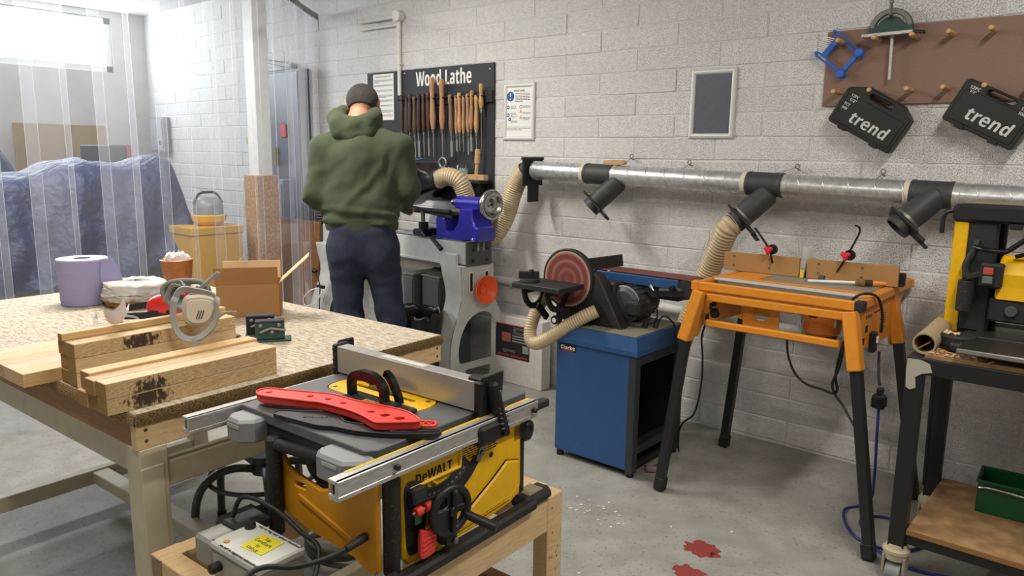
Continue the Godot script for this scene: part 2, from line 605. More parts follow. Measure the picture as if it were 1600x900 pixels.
var M := {}
func materials() -> void:
	var pits := ntex(0.06, 11, 3, 512, FastNoiseLite.TYPE_SIMPLEX, Color(0, 0, 0), Color(1, 1, 1), null, 0.2, 0.42)
	var fine := ntex(0.12, 12, 3, 512)
	var grime := ntex(0.012, 13, 5, 512, FastNoiseLite.TYPE_SIMPLEX_SMOOTH, Color(0.955, 0.953, 0.95), Color(1, 1, 1), null, 0.1, 0.75)
	M.pits = pits
	M.fine = fine
	M.grime = grime
	M.block = []
	for k in 3:
		M.block.append(mat([Color(0.89, 0.885, 0.88), Color(0.875, 0.872, 0.868), Color(0.90, 0.893, 0.885)][k], 0.75, 0, {"tex": grime, "bump": pits, "bs": 0.3, "tri": 3.3 + k * 0.3, "world": true}))
	M.mortar = mat(Color(0.85, 0.845, 0.84), 0.85, 0, {"tex": grime, "bump": fine, "bs": 0.2, "tri": 3.0, "world": true})
	M.plaster = mat(Color(0.82, 0.81, 0.80), 0.8, 0, {"tex": grime, "tri": 0.6, "world": true})
	var fl := noise(0.012, 21, 5).get_seamless_image(768, 768)
	var sp := noise(0.13, 22, 3).get_seamless_image(768, 768)
	var sp2 := noise(0.07, 23, 2).get_seamless_image(768, 768)
	var concrete := paint(768, 768, func(x, y):
		var g := fl.get_pixel(x, y).r
		var s := sp.get_pixel(x, y).r
		var r := sp2.get_pixel(x, y).r
		var c := Color(0.60, 0.595, 0.575).lerp(Color(0.68, 0.68, 0.665), clampf(g * 1.4 - 0.2, 0, 1))
		if s > 0.76: c = c.lerp(Color(0.38, 0.365, 0.34), clampf((s - 0.76) * 9, 0, 0.85))
		if s < 0.22: c = c.lerp(Color(0.77, 0.75, 0.69), clampf((0.22 - s) * 6, 0, 0.6))
		if r > 0.80: c = c.lerp(Color(0.50, 0.36, 0.31), clampf((r - 0.80) * 7, 0, 0.5))
		return c)
	M.floor = mat(Color(0.93, 0.925, 0.91), 0.55, 0, {"tex": concrete, "bump": fine, "bs": 0.08, "tri": 0.55, "world": true})
	M.ceiling = mat(Color(0.80, 0.79, 0.78), 0.9)
	# woods: grain along local x
	M.t_pine = wood(C("d8bd94"), C("cba97c"), C("a5804f"), 31)
	M.t_oak = wood(C("d6bf98"), C("c4a67c"), C("9c7c52"), 35, 512, 256, 6.0)
	M.pine = mat(Color(1, 1, 1), 0.6, 0, {"tex": M.t_pine, "tri": Vector3(2.2, 6, 6)})
	M.oak = mat(Color(1, 1, 1), 0.6, 0, {"tex": M.t_oak, "tri": Vector3(3, 8, 8)})
	M.oak2 = mat(Color(0.93, 0.9, 0.86), 0.6, 0, {"tex": M.t_oak, "tri": Vector3(2.4, 7, 7), "uvo": Vector3(0.3, 0.4, 0.2)})
	M.oak3 = mat(Color(1.0, 0.97, 0.90), 0.6, 0, {"tex": M.t_pine, "tri": Vector3(3, 9, 9), "uvo": Vector3(0.6, 0.1, 0.7)})
	M.endgrain = mat(C("97743f"), 0.75, 0, {"tex": M.grime, "tri": 9.0})
	M.t_grain = wood(Color(1, 1, 1), Color(0.86, 0.84, 0.81), Color(0.66, 0.62, 0.57), 38, 256, 128, 5.0)
	M.handle = mat(C("d3ad80"), 0.5, 0, {"tex": M.t_grain, "tri": Vector3(8, 8, 8)})
	var ch1 := noise(0.03, 41, 3)
	var ch2 := noise(0.11, 42, 2)
	M.t_chip = paint(512, 512, func(x, y):
		var a := ch1.get_noise_2d(x * 0.55, y * 2.2)
		var b := ch2.get_noise_2d(x * 0.5, y * 1.6)
		var c := C("a3998a").lerp(C("cfc6b6"), clampf(0.55 + a * 1.0 + b * 0.6, 0, 1))
		return c.lerp(C("7d7263"), clampf((-a - b - 0.5) * 1.4, 0, 0.6)))
	M.chip = mat(Color(1.0, 0.98, 0.95), 0.8, 0, {"tex": M.t_chip, "bump": fine, "bs": 0.05, "tri": 2.2})
	var ce := noise(0.09, 43, 3)
	M.t_chipedge = paint(256, 256, func(x, y):
		var b := ce.get_noise_2d(x * 0.8, y * 2.0)
		return C("b59a66").lerp(C("6b5230"), clampf(0.45 + b * 1.3, 0, 1)))
	M.chipedge = mat(Color(1, 1, 1), 0.9, 0, {"tex": M.t_chipedge, "bump": fine, "bs": 0.15, "tri": 7.0})
	M.mdf = mat(C("b58a55"), 0.7, 0, {"tex": ntex(0.2, 51, 2, 256, FastNoiseLite.TYPE_SIMPLEX_SMOOTH, Color(0.86, 0.84, 0.8), Color(1, 1, 1)), "tri": 5.0})
	M.hardboard = mat(C("97796a"), 0.65, 0, {"tex": ntex(0.15, 52, 3, 256, FastNoiseLite.TYPE_SIMPLEX_SMOOTH, Color(0.82, 0.8, 0.78), Color(1, 1, 1)), "tri": Vector3(9, 3, 9)})
	M.ply = mat(C("a78a66"), 0.8, 0, {"tex": ntex(0.02, 55, 5, 256, FastNoiseLite.TYPE_SIMPLEX_SMOOTH, Color(0.72, 0.68, 0.62), Color(1.05, 1.0, 0.95)), "bump": fine, "bs": 0.03, "tri": 2.0})
	M.plyedge = mat(C("8a6236"), 0.8)
	M.osb = mat(C("c79f73"), 0.8, 0, {"tex": ntex(0.05, 53, 3, 256, FastNoiseLite.TYPE_CELLULAR, Color(0.72, 0.68, 0.62), Color(1, 1, 1)), "tri": 4.0})
	M.card = mat(C("ad7f50"), 0.85, 0, {"tex": ntex(0.2, 54, 2, 256, FastNoiseLite.TYPE_SIMPLEX_SMOOTH, Color(0.9, 0.88, 0.86), Color(1, 1, 1)), "tri": 5.0, "two": true})
	M.cardin = mat(C("d9b98d"), 0.85, 0, {"two": true})
	# metals and plastics
	var dust := ntex(0.22, 61, 3, 256, FastNoiseLite.TYPE_SIMPLEX_SMOOTH, Color(1, 1, 1), Color(2.2, 2.1, 1.95), null, 0.62, 0.9)
	var dustc := paint(256, 256, func(x, y):
		var q := noise_dust.get_noise_2d(x, y)
		return C("1b1b1b").lerp(C("8b8373"), clampf((q - 0.28) * 1.5, 0, 0.75)))
	M.black = mat(C("17171a"), 0.45, 0, {"bump": fine, "bs": 0.015, "tri": 6.0})
	M.blackmatt = mat(C("202022"), 0.7)
	M.blackgloss = mat(C("0e0e10"), 0.22)
	M.dusty = mat(Color(1, 1, 1), 0.65, 0, {"tex": dustc, "tri": 4.0})
	M.darkpaint = mat(C("1d1d1f"), 0.42, 0, {"tex": M.grime, "tri": 3.0})
	M.rubber = mat(C("19191a"), 0.6)
	var brushed := ntex(0.05, 62, 3, 256, FastNoiseLite.TYPE_SIMPLEX_SMOOTH, Color(0.72, 0.72, 0.73), Color(1, 1, 1))
	M.alu = mat(C("dad9d5"), 0.34, 0.6, {"tex": brushed, "tri": Vector3(2, 30, 30)})
	M.steel = mat(C("b9b9b8"), 0.25, 1.0)
	M.steelrough = mat(C("8f8d88"), 0.5, 0.9, {"tex": M.grime, "tri": 8.0})
	M.alumatt = mat(C("d3d3d0"), 0.42, 0.25)
	M.galv = mat(C("dcdedd"), 0.42, 0.7, {"tex": ntex(0.03, 63, 3, 256, FastNoiseLite.TYPE_CELLULAR, Color(0.8, 0.81, 0.82), Color(1, 1, 1)), "rtex": ntex(0.02, 64, 3, 256, FastNoiseLite.TYPE_SIMPLEX_SMOOTH, Color(0.6, 0.6, 0.6), Color(1, 1, 1)), "tri": 4.0})
	M.duct_black = mat(C("3a3b3c"), 0.55, 0, {"tex": M.grime, "bump": fine, "bs": 0.02, "tri": 5.0})
	M.hose = mat(C("c4b18e"), 0.35, 0, {"back": Color(0.18, 0.16, 0.12)})
	M.yellow = mat(C("e8b400"), 0.42, 0, {"tex": M.grime, "tri": 4.0})
	M.yellowdirt = mat(C("cf8f10"), 0.5, 0, {"tex": M.grime, "tri": 3.0})
	M.orange = mat(C("e08f28"), 0.4, 0, {"tex": M.grime, "tri": 4.0})
	M.blue = mat(C("265083"), 0.42, 0, {"tex": M.grime, "tri": 3.0})
	M.bluepaint = mat(C("23209c"), 0.35, 0, {"coat": 0.3})
	M.greypaint = mat(C("c8cac7"), 0.42, 0, {"tex": M.grime, "tri": 2.5})
	M.darkgrey = mat(C("46484a"), 0.5)
	M.midgrey = mat(C("8b8d8c"), 0.55)
	M.red = mat(C("d8352c"), 0.45, 0, {"bump": fine, "bs": 0.01, "tri": 8.0})
	M.white = mat(C("ecebe6"), 0.6)
	M.paper = mat(C("e9e8e4"), 0.8)
	M.whitepaint = mat(C("dedcd6"), 0.5, 0, {"tex": M.grime, "tri": 2.0})
	M.cream = mat(C("c9c0a4"), 0.5, 0, {"tex": M.grime, "tri": 2.0})
	M.screw = mat(C("a8a49a"), 0.35, 0.9)
	M.ink = mat(C("1c1c1e"), 0.8)

var noise_dust := noise(0.11, 65, 4)

func stage() -> void:
	var cam := Camera3D.new()
	cam.name = "camera"
	add_child(cam)
	cam.position = Vector3(3.0009, 1.3507, 3.4325)
	cam.rotation = Vector3(-0.1763, 0.7049, 0.0129)
	cam.fov = rad_to_deg(2.0 * atan(450.0 / 1177.16))
	cam.near = 0.05
	cam.far = 60.0
	cam.current = true
	var we := WorldEnvironment.new()
	we.name = "environment"
	var e := Environment.new()
	e.background_mode = Environment.BG_COLOR
	e.background_color = Color(0.75, 0.83, 0.95)
	e.background_energy_multiplier = 1.0
	e.tonemap_mode = Environment.TONE_MAPPER_LINEAR
	e.tonemap_exposure = 1.04
	e.sdfgi_enabled = true
	e.ssao_enabled = true
	e.ssil_enabled = true
	we.environment = e
	add_child(we)
	# ceiling battens: a glowing diffuser and an area light of the same size just under it
	var tube := mat(Color(1, 1, 1), 0.5, 0, {"emit": Color(1.0, 0.97, 0.92), "energy": 6.0})
	var spots := [
		["ceiling light batten above the lathe side of the workbench, out of view overhead", V(-0.25, 2.6, 1.75), V(0.16, 0, 1.2), 5.2, Color(1.0, 0.975, 0.935)],
		["ceiling light batten above the open floor near the planer, out of view overhead", V(3.1, 2.6, 1.75), V(0.16, 0, 1.2), 3.3, Color(1.0, 0.975, 0.935)],
		["ceiling light batten above the table saw, out of view overhead", V(1.6, 2.6, 3.2), V(1.2, 0, 0.16), 2.0, Color(1.0, 0.975, 0.935)],
		["ceiling light batten in the store behind the strip curtain", V(-1.9, 2.6, 2.2), V(0.16, 0, 1.2), 3.6, Color(0.95, 0.97, 1.0)]]
	for s in spots:
		var o := thing("ceiling_light", s[0], "light", s[1])
		var sz: Vector3 = s[2]
		part("housing", MB.new().box(V(0, -0.02, 0), V(sz.x + 0.03, 0.04, sz.z + 0.03), 0.006), M.white, o)
		part("diffuser", MB.new().box(V(0, -0.05, 0), V(sz.x, 0.02, sz.z), 0.006), tube, o)
		var l := AreaLight3D.new()
		l.name = "lamp"
		l.area_size = Vector2(sz.x, sz.z)
		l.light_energy = s[3]
		l.light_color = s[4]
		l.shadow_enabled = true
		l.rotation = Vector3(-PI / 2, 0, 0)
		l.position = V(0, -0.065, 0)
		l.area_range = 12.0
		l.area_attenuation = 2.0
		o.add_child(l)

func room() -> void:
	# floor, ceiling and the closing walls
	var fl := struct("floor", MB.new().bx(V(-4.6, -0.1, -0.1), V(5.0, 0, 5.6), 0.0), M.floor, "grey painted concrete floor with paint chips and sawdust", "floor")
	struct("ceiling", MB.new().bx(V(-4.7, 2.6, -0.2), V(5.1, 2.7, 5.7), 0.0), M.ceiling)
	struct("wall_right", MB.new().bx(V(5.0, -0.1, -0.2), V(5.1, 2.7, 5.7), 0.0), M.plaster)
	struct("wall_front", MB.new().bx(V(-4.7, -0.1, 5.6), V(5.1, 2.7, 5.7), 0.0), M.plaster)
	# left wall with the bright window opening
	var wz0 := 0.3
	var wz1 := 3.1
	var wy0 := 2.05
	var wy1 := 2.54
	var lw := MB.new()
	lw.bx(V(-4.7, -0.1, -0.2), V(-4.6, wy0, 5.7), 0.0)
	lw.bx(V(-4.7, wy1, -0.2), V(-4.6, 2.7, 5.7), 0.0)
	lw.bx(V(-4.7, wy0, -0.2), V(-4.6, wy1, wz0), 0.0)
	lw.bx(V(-4.7, wy0, wz1), V(-4.6, wy1, 5.7), 0.0)
	struct("wall_left", lw, M.plaster)
	var wf := MB.new()
	for z in [wz0 + 0.03, (wz0 + wz1) / 2, wz1 - 0.03]:
		wf.box(V(-4.65, (wy0 + wy1) / 2, z), V(0.06, wy1 - wy0, 0.06), 0.004)
	for y in [wy0 + 0.03, wy1 - 0.03]:
		wf.box(V(-4.65, y, (wz0 + wz1) / 2), V(0.06, 0.06, wz1 - wz0), 0.004)
	var win := struct("window_1", wf, M.white, "bright white-framed window beyond the strip curtain", "window")
	var glow := mat(Color(1, 1, 1), 0.5, 0, {"emit": Color(0.93, 0.97, 1.0), "energy": 9.0})
	part("pane", MB.new().bx(V(-4.67, wy0 + 0.05, wz0 + 0.05), V(-4.66, wy1 - 0.05, (wz0 + wz1) / 2 - 0.03), 0.0), glow, win)
	part("pane", MB.new().bx(V(-4.67, wy0 + 0.05, (wz0 + wz1) / 2 + 0.03), V(-4.66, wy1 - 0.05, wz1 - 0.05), 0.0), glow, win)
	var l := AreaLight3D.new()
	l.name = "daylight"
	l.area_size = Vector2(wz1 - wz0 - 0.1, wy1 - wy0 - 0.1)
	l.light_energy = 4.5
	l.light_color = Color(0.93, 0.97, 1.0)
	l.shadow_enabled = true
	l.area_range = 12.0
	l.area_attenuation = 2.0
	l.rotation = Vector3(0, -PI / 2, 0)
	l.position = V(-4.6, (wy0 + wy1) / 2, (wz0 + wz1) / 2)
	win.add_child(l)
	# block wall: mortar core, one mesh per block in the part of the wall that shows the blocks
	var core := MB.new().bx(V(-4.7, -0.1, -0.2), V(5.1, 2.7, -0.0045), 0.0)
	core.bx(V(-4.7, -0.1, -0.013), V(5.1, 0.009, -0.003), 0.0)
	var wall := struct("wall_back", core, M.mortar, "white painted concrete block wall with visible courses", "wall")
	var rng := RandomNumberGenerator.new()
	rng.seed = 7
	var hgt := 0.107
	var len := 0.447
	var shapes := []
	for k in 5:
		var b := MB.new()
		b.box(V(len / 2, hgt / 2, -0.02), V(len, hgt, 0.04), [0.0035, 0.005, 0.0042, 0.003, 0.0055][k])
		shapes.append(b.mesh())
	var rest := MB.new()
	for r in 23:
		var y := 0.011 + 0.11 * r + 0.00175
		var off := 0.0 if r % 2 == 0 else 0.225
		for c in range(-12, 12):
			var x := off + c * 0.45 + 0.00175
			if x > 4.9 or x < -4.6:
				continue
			var d := rng.randf_range(-0.0022, 0.0012)
			if x < -1.8 or x > 2.72 or r > 20 or (x > 2.4 and r < 1):
				rest.box(V(x + len / 2, y + hgt / 2, -0.02 + d), V(len, hgt, 0.04), 0.004)
			else:
				var o := inst("block", shapes[rng.randi() % 5], M.block[rng.randi() % 3], wall, xf(V(x, y + rng.randf_range(-0.0008, 0.0008), d), rot(Vector3.FORWARD, rng.randf_range(-0.12, 0.12)) * rot(Vector3.UP, rng.randf_range(-0.2, 0.2))))
	part("far_blocks", rest, M.block[0], wall, "", "stuff")
	# bits on the floor
	var paintred := mat(C("8c3b34"), 0.6, 0, {"tex": M.grime, "tri": 20.0})
	for q in [[V(1.936, 0, 1.146), 0.062, 5], [V(1.972, 0, 1.31), 0.05, 9], [V(1.992, 0, 1.152), 0.02, 14]]:
		var nz := noise(1.3, q[2], 3)
		var poly := []
		for k in 36:
			var a := TAU * k / 36
			var rr: float = q[1] * (1.0 + 0.55 * nz.get_noise_2d(cos(a) * 1.2, sin(a) * 1.2))
			poly.append(Vector2(cos(a) * rr * 1.0, sin(a) * rr * 0.85))
		var pm := MB.new()
		pm.t = xf(q[0], rot(Vector3.RIGHT, -90))
		pm.prism(poly, 0.0006)
		part("paint_patch", pm, paintred, fl, "worn red paint patch")
	var chips := MB.new()
	var cm := mat(C("e2d6bd"), 0.8)
	for k in 46:
		var p := V(1.52 + rng.randfn(0, 0.07), 0.002, 1.15 + rng.randfn(0, 0.05))
		if k > 22:
			p = V(rng.randf_range(0.4, 2.4), 0.0015, rng.randf_range(0.9, 2.6))
		var s := rng.randf_range(0.003, 0.008)
		chips.box(p, V(s * 1.6, 0.002, s), 0.0, rot(Vector3.UP, rng.randf() * 180))
	part("wood_chips", chips, cm, fl, "", "stuff")
# rows of tiny print as thin bars, in a rectangle of the local x,y plane
func print_rows(b: MB, x0: float, x1: float, y0: float, rows: int, dy: float, hgt: float, rng: RandomNumberGenerator, z := 0.0) -> void:
	for k in rows:
		var x := x0
		while x < x1 - 0.004:
			var w := minf(rng.randf_range(0.006, 0.022), x1 - x)
			b.bx(V(x, y0 - k * dy - hgt, z), V(x + w, y0 - k * dy, z + 0.0004), 0.0)
			x += w + 0.003
			if rng.randf() < 0.12 and k % 3 == 2:
				break

func tool_wall() -> void:
	var rng := RandomNumberGenerator.new()
	rng.seed = 3
	var board_m := mat(C("26282b"), 0.6, 0, {"tex": M.grime, "tri": 3.0})
	# main black board with its heading
	var tb := thing("tool_board", "large black wall board headed Wood Lathe, holding the rack of turning tools", "tool board", V(-0.475, 1.88, 0))
	part("panel", MB.new().bx(V(-0.408, -0.83, 0.001), V(0.408, 0, 0.013), 0.002), board_m, tb)
	part("lettering", MB.new().text("Wood Lathe", 0.088, xf(V(-0.022, -0.066, 0.0134)), 0.001, true, true, -0.495), M.white, tb, "white bold letters")
	for p in [V(-0.38, -0.02, 0.013), V(0.375, -0.035, 0.013), V(-0.38, -0.8, 0.013), V(0.38, -0.8, 0.013)]:
		part("screw", MB.new().cyl(p, p + V(0, 0, 0.002), 0.006), M.screw, tb)
	# second black board with a notice
	var nb := thing("notice_board", "narrow black wall board behind the man's head with a printed white sheet", "notice board", V(-1.066, 1.88, 0))
	part("panel", MB.new().bx(V(-0.176, -0.62, 0.001), V(0.176, 0, 0.011), 0.002), board_m, nb)
	part("sheet", MB.new().bx(V(-0.112, -0.315, 0.0112), V(0.098, -0.012, 0.012), 0.0), M.paper, nb, "white sheet of small print")
	var pr := MB.new()
	pr.text("SAFE USE OF THE WOOD LATHE", 0.0075, xf(V(-0.007, -0.03, 0.0122)), 0.0004)
	var y := -0.05
	for k in 8:
		print_rows(pr, -0.1, 0.088, y, 2 if k % 3 else 3, 0.0072, 0.0028, rng, 0.0121)
		y -= 0.033
	part("small_print", pr, M.ink, nb)
	# rack
	var rk := thing("tool_rack", "dark timber rack with wire hooks fixed across the black tool board", "tool rack", V(-0.475, 1.685, 0.013))
	part("back_bar", MB.new().bx(V(-0.405, -0.035, 0.0), V(0.405, 0.035, 0.016), 0.002), M.blackmatt, rk)
	var hk := MB.new()
	var names := []
	# x at top, x at ferrule, top y, ferrule y, tip y, handle radius, tone, blade width
	var hs := [[-0.843, -0.842, 1.721, 1.488, 1.40, 0.0125, 0, 0.008], [-0.794, -0.79, 1.70, 1.467, 1.31, 0.012, 0, 0.014], [-0.762, -0.765, 1.726, 1.483, 1.31, 0.0125, 0, 0.010], [-0.720, -0.718, 1.712, 1.47, 1.319, 0.015, 1, 0.012], [-0.678, -0.681, 1.722, 1.478, 1.32, 0.0145, 0, 0.020], [-0.636, -0.633, 1.725, 1.482, 1.328, 0.013, 0, 0.009], [-0.596, -0.59, 1.731, 1.489, 1.329, 0.0125, 2, 0.013],
		[-0.558, -0.546, 1.815, 1.497, 1.321, 0.020, 3, 0.009], [-0.469, -0.463, 1.802, 1.496, 1.325, 0.0195, 4, 0.010], [-0.395, -0.384, 1.707, 1.472, 1.327, 0.0155, 5, 0.022], [-0.345, -0.339, 1.698, 1.468, 1.359, 0.0125, 4, 0.015], [-0.317, -0.312, 1.715, 1.475, 1.363, 0.014, 6, 0.009], [-0.28, -0.279, 1.695, 1.467, 1.36, 0.0125, 4, 0.009], [-0.247, -0.241, 1.705, 1.475, 1.341, 0.013, 3, 0.012], [-0.21, -0.215, 1.722, 1.493, 1.36, 0.0145, 4, 0.020], [-0.173, -0.172, 1.695, 1.474, 1.349, 0.0145, 6, 0.009], [-0.137, -0.134, 1.759, 1.616, 1.346, 0.0145, 6, 0.006]]
	var tones := [C("4a3129"), C("5b4636"), C("5f2f2a"), C("b8906a"), C("bd8a63"), C("8c6a4c"), C("d2a56b")]
	var words := ["dark brown", "grey-brown", "reddish-brown", "pale brown", "tan", "weathered brown", "honey-coloured"]
	var which := ["first from the left on the rack", "second from the left on the rack", "third from the left on the rack", "fourth from the left on the rack, with a fatter handle", "fifth from the left on the rack, with a broad blade", "sixth from the left on the rack", "last of the dark ones, next to the long pale handle", "long one left of its twin, reaching the lettering", "long one with a steel ring at its end", "just right of the long ring tool, broad blade", "left of the middle honey-coloured one", "third right of the long ring tool", "fourth right of the long ring tool, thin blade", "fifth right of the long ring tool", "sixth right of the long ring tool, handle set higher", "second from the right end of the rack", "short handle and thin rod, at the right end of the rack"]
	for k in hs.size():
		var h: Array = hs[k]
		var d := V(h[1] - h[0], h[3] - h[2], 0)
		var ln := d.length()
		var dir := d.normalized()
		var top := V(h[0], h[2], 0.052)
		var r: float = h[5]
		var o := thing("turning_chisel", "%s handled turning tool, %s" % [words[h[6]], which[k]], "turning tool", top, 0, "turning tools on the rack")
		var pf := [Vector2(0, 0), Vector2(r * 0.7, 0.002), Vector2(r * 0.95, 0.012), Vector2(r * 0.92, ln * 0.14), Vector2(r * 0.72, ln * 0.36), Vector2(r * 0.8, ln * 0.5), Vector2(r * 1.02, ln * 0.74), Vector2(r * 0.98, ln * 0.84), Vector2(r * 0.7, ln * 0.96), Vector2(r * 0.62, ln)]
		if k < 7 and k != 3:
			pf = [Vector2(0, 0), Vector2(r * 0.8, 0.002), Vector2(r, 0.012), Vector2(r * 0.85, ln * 0.12), Vector2(r * 0.98, ln * 0.3), Vector2(r, ln * 0.85), Vector2(r * 0.75, ln * 0.97), Vector2(r * 0.65, ln)]
		part("handle", MB.new().lathe(V(0, 0, 0), dir, pf, 18, false), mat(tones[h[6]], 0.5, 0, {"tex": M.t_grain, "tri": Vector3(9, 14, 9)}), o)
		part("ferrule", MB.new().cyl(dir * ln, dir * (ln + 0.026), r * 0.62, r * 0.5, 14), M.steel, o)
		var bl := MB.new()
		var b0: Vector3 = dir * (ln + 0.024)
		var b1 := V(h[1] - h[0] + 0.004, h[4] - h[2], 0.0)
		if h[7] < 0.0105:
			bl.cyl(b0, b1, h[7] * 0.5, h[7] * 0.42, 10, 0.001)
		else:
			bl.cyl(b0, b0.lerp(b1, 0.2), h[7] * 0.3, -1, 10, 0.001)
			bl.beam(b0.lerp(b1, 0.18), b1, h[7], 0.005, 0.001, V(0, 0, 1))
		part("blade", bl, M.steelrough, o)
		if k == 8:
			part("ring", MB.new().tube(circ3(V(b1.x, b1.y - 0.036, 0), 0.03, 28), 0.009, 10, false, true), M.steelrough, o, "steel ring")
		for s in [-1, 1]:
			var hx: float = h[0] + 0.475 + s * (r + 0.004)
			hk.tube([V(hx, 0.0, 0.014), V(hx, 0.0, 0.045), V(hx, 0.004, 0.058)], 0.003, 6)
	part("hooks", hk, M.black, rk)
	# shelf below with chucks, centres and a timber stand
	var sh := thing("tool_shelf", "short black shelf low on the black tool board holding lathe centres", "shelf", V(-0.33, 1.19, 0.013))
	part("shelf_board", MB.new().bx(V(-0.3, -0.02, 0.0), V(0.24, 0.0, 0.1), 0.003), M.blackmatt, sh)
	part("bracket", MB.new().bx(V(0.18, -0.12, 0.0), V(0.2, -0.02, 0.07), 0.002), M.black, sh)
	part("bracket", MB.new().bx(V(-0.2, -0.12, 0.0), V(-0.18, -0.02, 0.07), 0.002), M.black, sh)
	var ws := thing("timber_tool_stand", "pale timber block with an upright dowel on the black tool shelf", "tool stand", V(-0.155, 1.19, 0.075))
	part("block", MB.new().bx(V(-0.085, 0.0, -0.022), V(0.085, 0.034, 0.022), 0.003), M.handle, ws)
	part("dowel", MB.new().cyl(V(0.005, 0.034, 0), V(0.012, 0.11, 0), 0.011).cyl(V(0.012, 0.1, 0), V(0.018, 0.185, 0), 0.017), M.handle, ws)
	for x in [-0.05, 0.03]:
		part("screw", MB.new().cyl(V(x, 0.018, 0.021), V(x, 0.018, 0.024), 0.004), M.darkgrey, ws)
	var items := [["small steel centre standing on the tool shelf by the dust hood", -0.595, 0.055, 0.012], ["taller steel centre standing second on the tool shelf", -0.558, 0.065, 0.01], ["steel drive centre standing in the middle of the tool shelf", -0.43, 0.05, 0.013], ["short steel collet on the tool shelf beside the glass jar", -0.36, 0.05, 0.016], ["dark steel drill chuck standing on the tool shelf", -0.31, 0.075, 0.014]]
	for q in items:
		var o := thing("lathe_centre", q[0], "lathe centre", V(q[1], 1.19, 0.07), 0, "lathe centres on the tool shelf")
		part("shank", MB.new().cyl(V(0, 0.0, 0), V(0, q[2] * 0.6, 0), q[3] * 0.55, q[3] * 0.75, 12), M.steelrough, o)
		part("head", MB.new().lathe(V(0, q[2] * 0.6, 0), Vector3.UP, [Vector2(0, 0), Vector2(q[3], 0), Vector2(q[3], q[2] * 0.2), Vector2(q[3] * 0.5, q[2] * 0.3), Vector2(0.001, q[2] * 0.62)], 14), M.steel, o)
	var jar := thing("glass_jar", "small glass jar of steel bits beside the timber stand on the tool shelf", "jar", V(-0.262, 1.19, 0.07))
	var gl := mat(Color(0.8, 0.9, 0.95), 0.08, 0, {"alpha": 0.25})
	part("jar_wall", MB.new().lathe(V(0, 0, 0), Vector3.UP, [Vector2(0, 0), Vector2(0.026, 0), Vector2(0.028, 0.01), Vector2(0.028, 0.07), Vector2(0.026, 0.07), Vector2(0.026, 0.004), Vector2(0, 0.004)], 20), gl, jar)
	for k in 5:
		var a := k * 1.25
		part("bit", MB.new().cyl(V(cos(a) * 0.012, 0.006, sin(a) * 0.012), V(cos(a) * 0.02, 0.085 + 0.006 * (k % 3), sin(a) * 0.016), 0.0035), M.steelrough, jar)
	# conduit
	var cd := thing("conduit", "white painted conduit pipe dropping from a round box to the tool board", "conduit", V(-0.895, 2.22, 0.022))
	part("pipe", MB.new().cyl(V(0, -0.5, 0.0), V(0, 0.0, 0.0), 0.0135), M.whitepaint, cd)
	part("pipe", MB.new().cyl(V(-0.4, 0.0, 0.0), V(0, 0.0, 0.0), 0.0125).cyl(V(-0.4, -0.05, -0.006), V(0.0, -0.05, -0.006), 0.009), M.whitepaint, cd)
	part("junction_box", MB.new().cyl(V(0, 0.0, -0.02), V(0, 0.0, 0.03), 0.036), M.whitepaint, cd)
	part("clip", MB.new().box(V(0, -0.3, 0), V(0.036, 0.014, 0.032), 0.003), M.whitepaint, cd)
	var wp := thing("water_pipe", "white painted pipe running low along the block wall behind the sander", "pipe", V(0.5, 0.585, 0.035))
	part("pipe", MB.new().cyl(V(-1.9, 0.03, 0), V(1.35, -0.01, 0), 0.022), M.whitepaint, wp)
	for x in [-0.4, 0.42, 1.2]:
		part("clip", MB.new().box(V(x, 0.008, -0.014), V(0.02, 0.054, 0.04), 0.004), M.whitepaint, wp)
	# framed notices
	var f1 := frame_a4("notice_frame", "silver snap frame with a Wood Lathe safety notice beside the black board", V(0.123, 1.59, 0.0), -0.4)
	part("sheet", MB.new().bx(V(-0.106, -0.15, 0.006), V(0.106, 0.15, 0.0075), 0.0), M.paper, f1)
	var ik := MB.new()
	ik.text("Wood Lathe", 0.011, xf(V(0, 0.12, 0.0077)), 0.0004, true, true, -0.085)
	print_rows(ik, -0.028, 0.08, 0.105, 6, 0.0088, 0.003, rng, 0.0076)
	print_rows(ik, -0.062, -0.02, 0.034, 3, 0.007, 0.0026, rng, 0.0076)
	print_rows(ik, 0.03, 0.088, 0.034, 2, 0.007, 0.0026, rng, 0.0076)
	print_rows(ik, -0.062, -0.02, -0.006, 4, 0.007, 0.0026, rng, 0.0076)
	print_rows(ik, 0.03, 0.088, -0.002, 2, 0.007, 0.0026, rng, 0.0076)
	print_rows(ik, -0.062, -0.01, -0.05, 2, 0.007, 0.0026, rng, 0.0076)
	print_rows(ik, 0.03, 0.088, -0.03, 3, 0.007, 0.0026, rng, 0.0076)
	print_rows(ik, -0.09, 0.09, -0.085, 3, 0.008, 0.0022, rng, 0.0076)
	part("print", ik, M.ink, f1)
	var bl := mat(C("1d4f93"), 0.6)
	part("mandatory_sign", MB.new().cyl(V(-0.066, 0.088, 0.0076), V(-0.066, 0.088, 0.0081), 0.028), bl, f1, "blue round mandatory sign")
	part("exclamation_mark", MB.new().bx(V(-0.07, 0.084, 0.0081), V(-0.062, 0.108, 0.0085), 0.0).cyl(V(-0.066, 0.073, 0.0081), V(-0.066, 0.073, 0.0085), 0.0045), M.paper, f1)
	for q in [[-0.082, 0.026], [-0.082, -0.018], [-0.07, -0.042]]:
		part("mandatory_sign", MB.new().cyl(V(q[0], q[1], 0.0076), V(q[0], q[1], 0.0081), 0.0105), bl, f1)
		part("pictogram", MB.new().cyl(V(q[0], q[1], 0.0081), V(q[0], q[1], 0.0085), 0.0045), M.paper, f1)
	var am := mat(C("d8a53c"), 0.6)
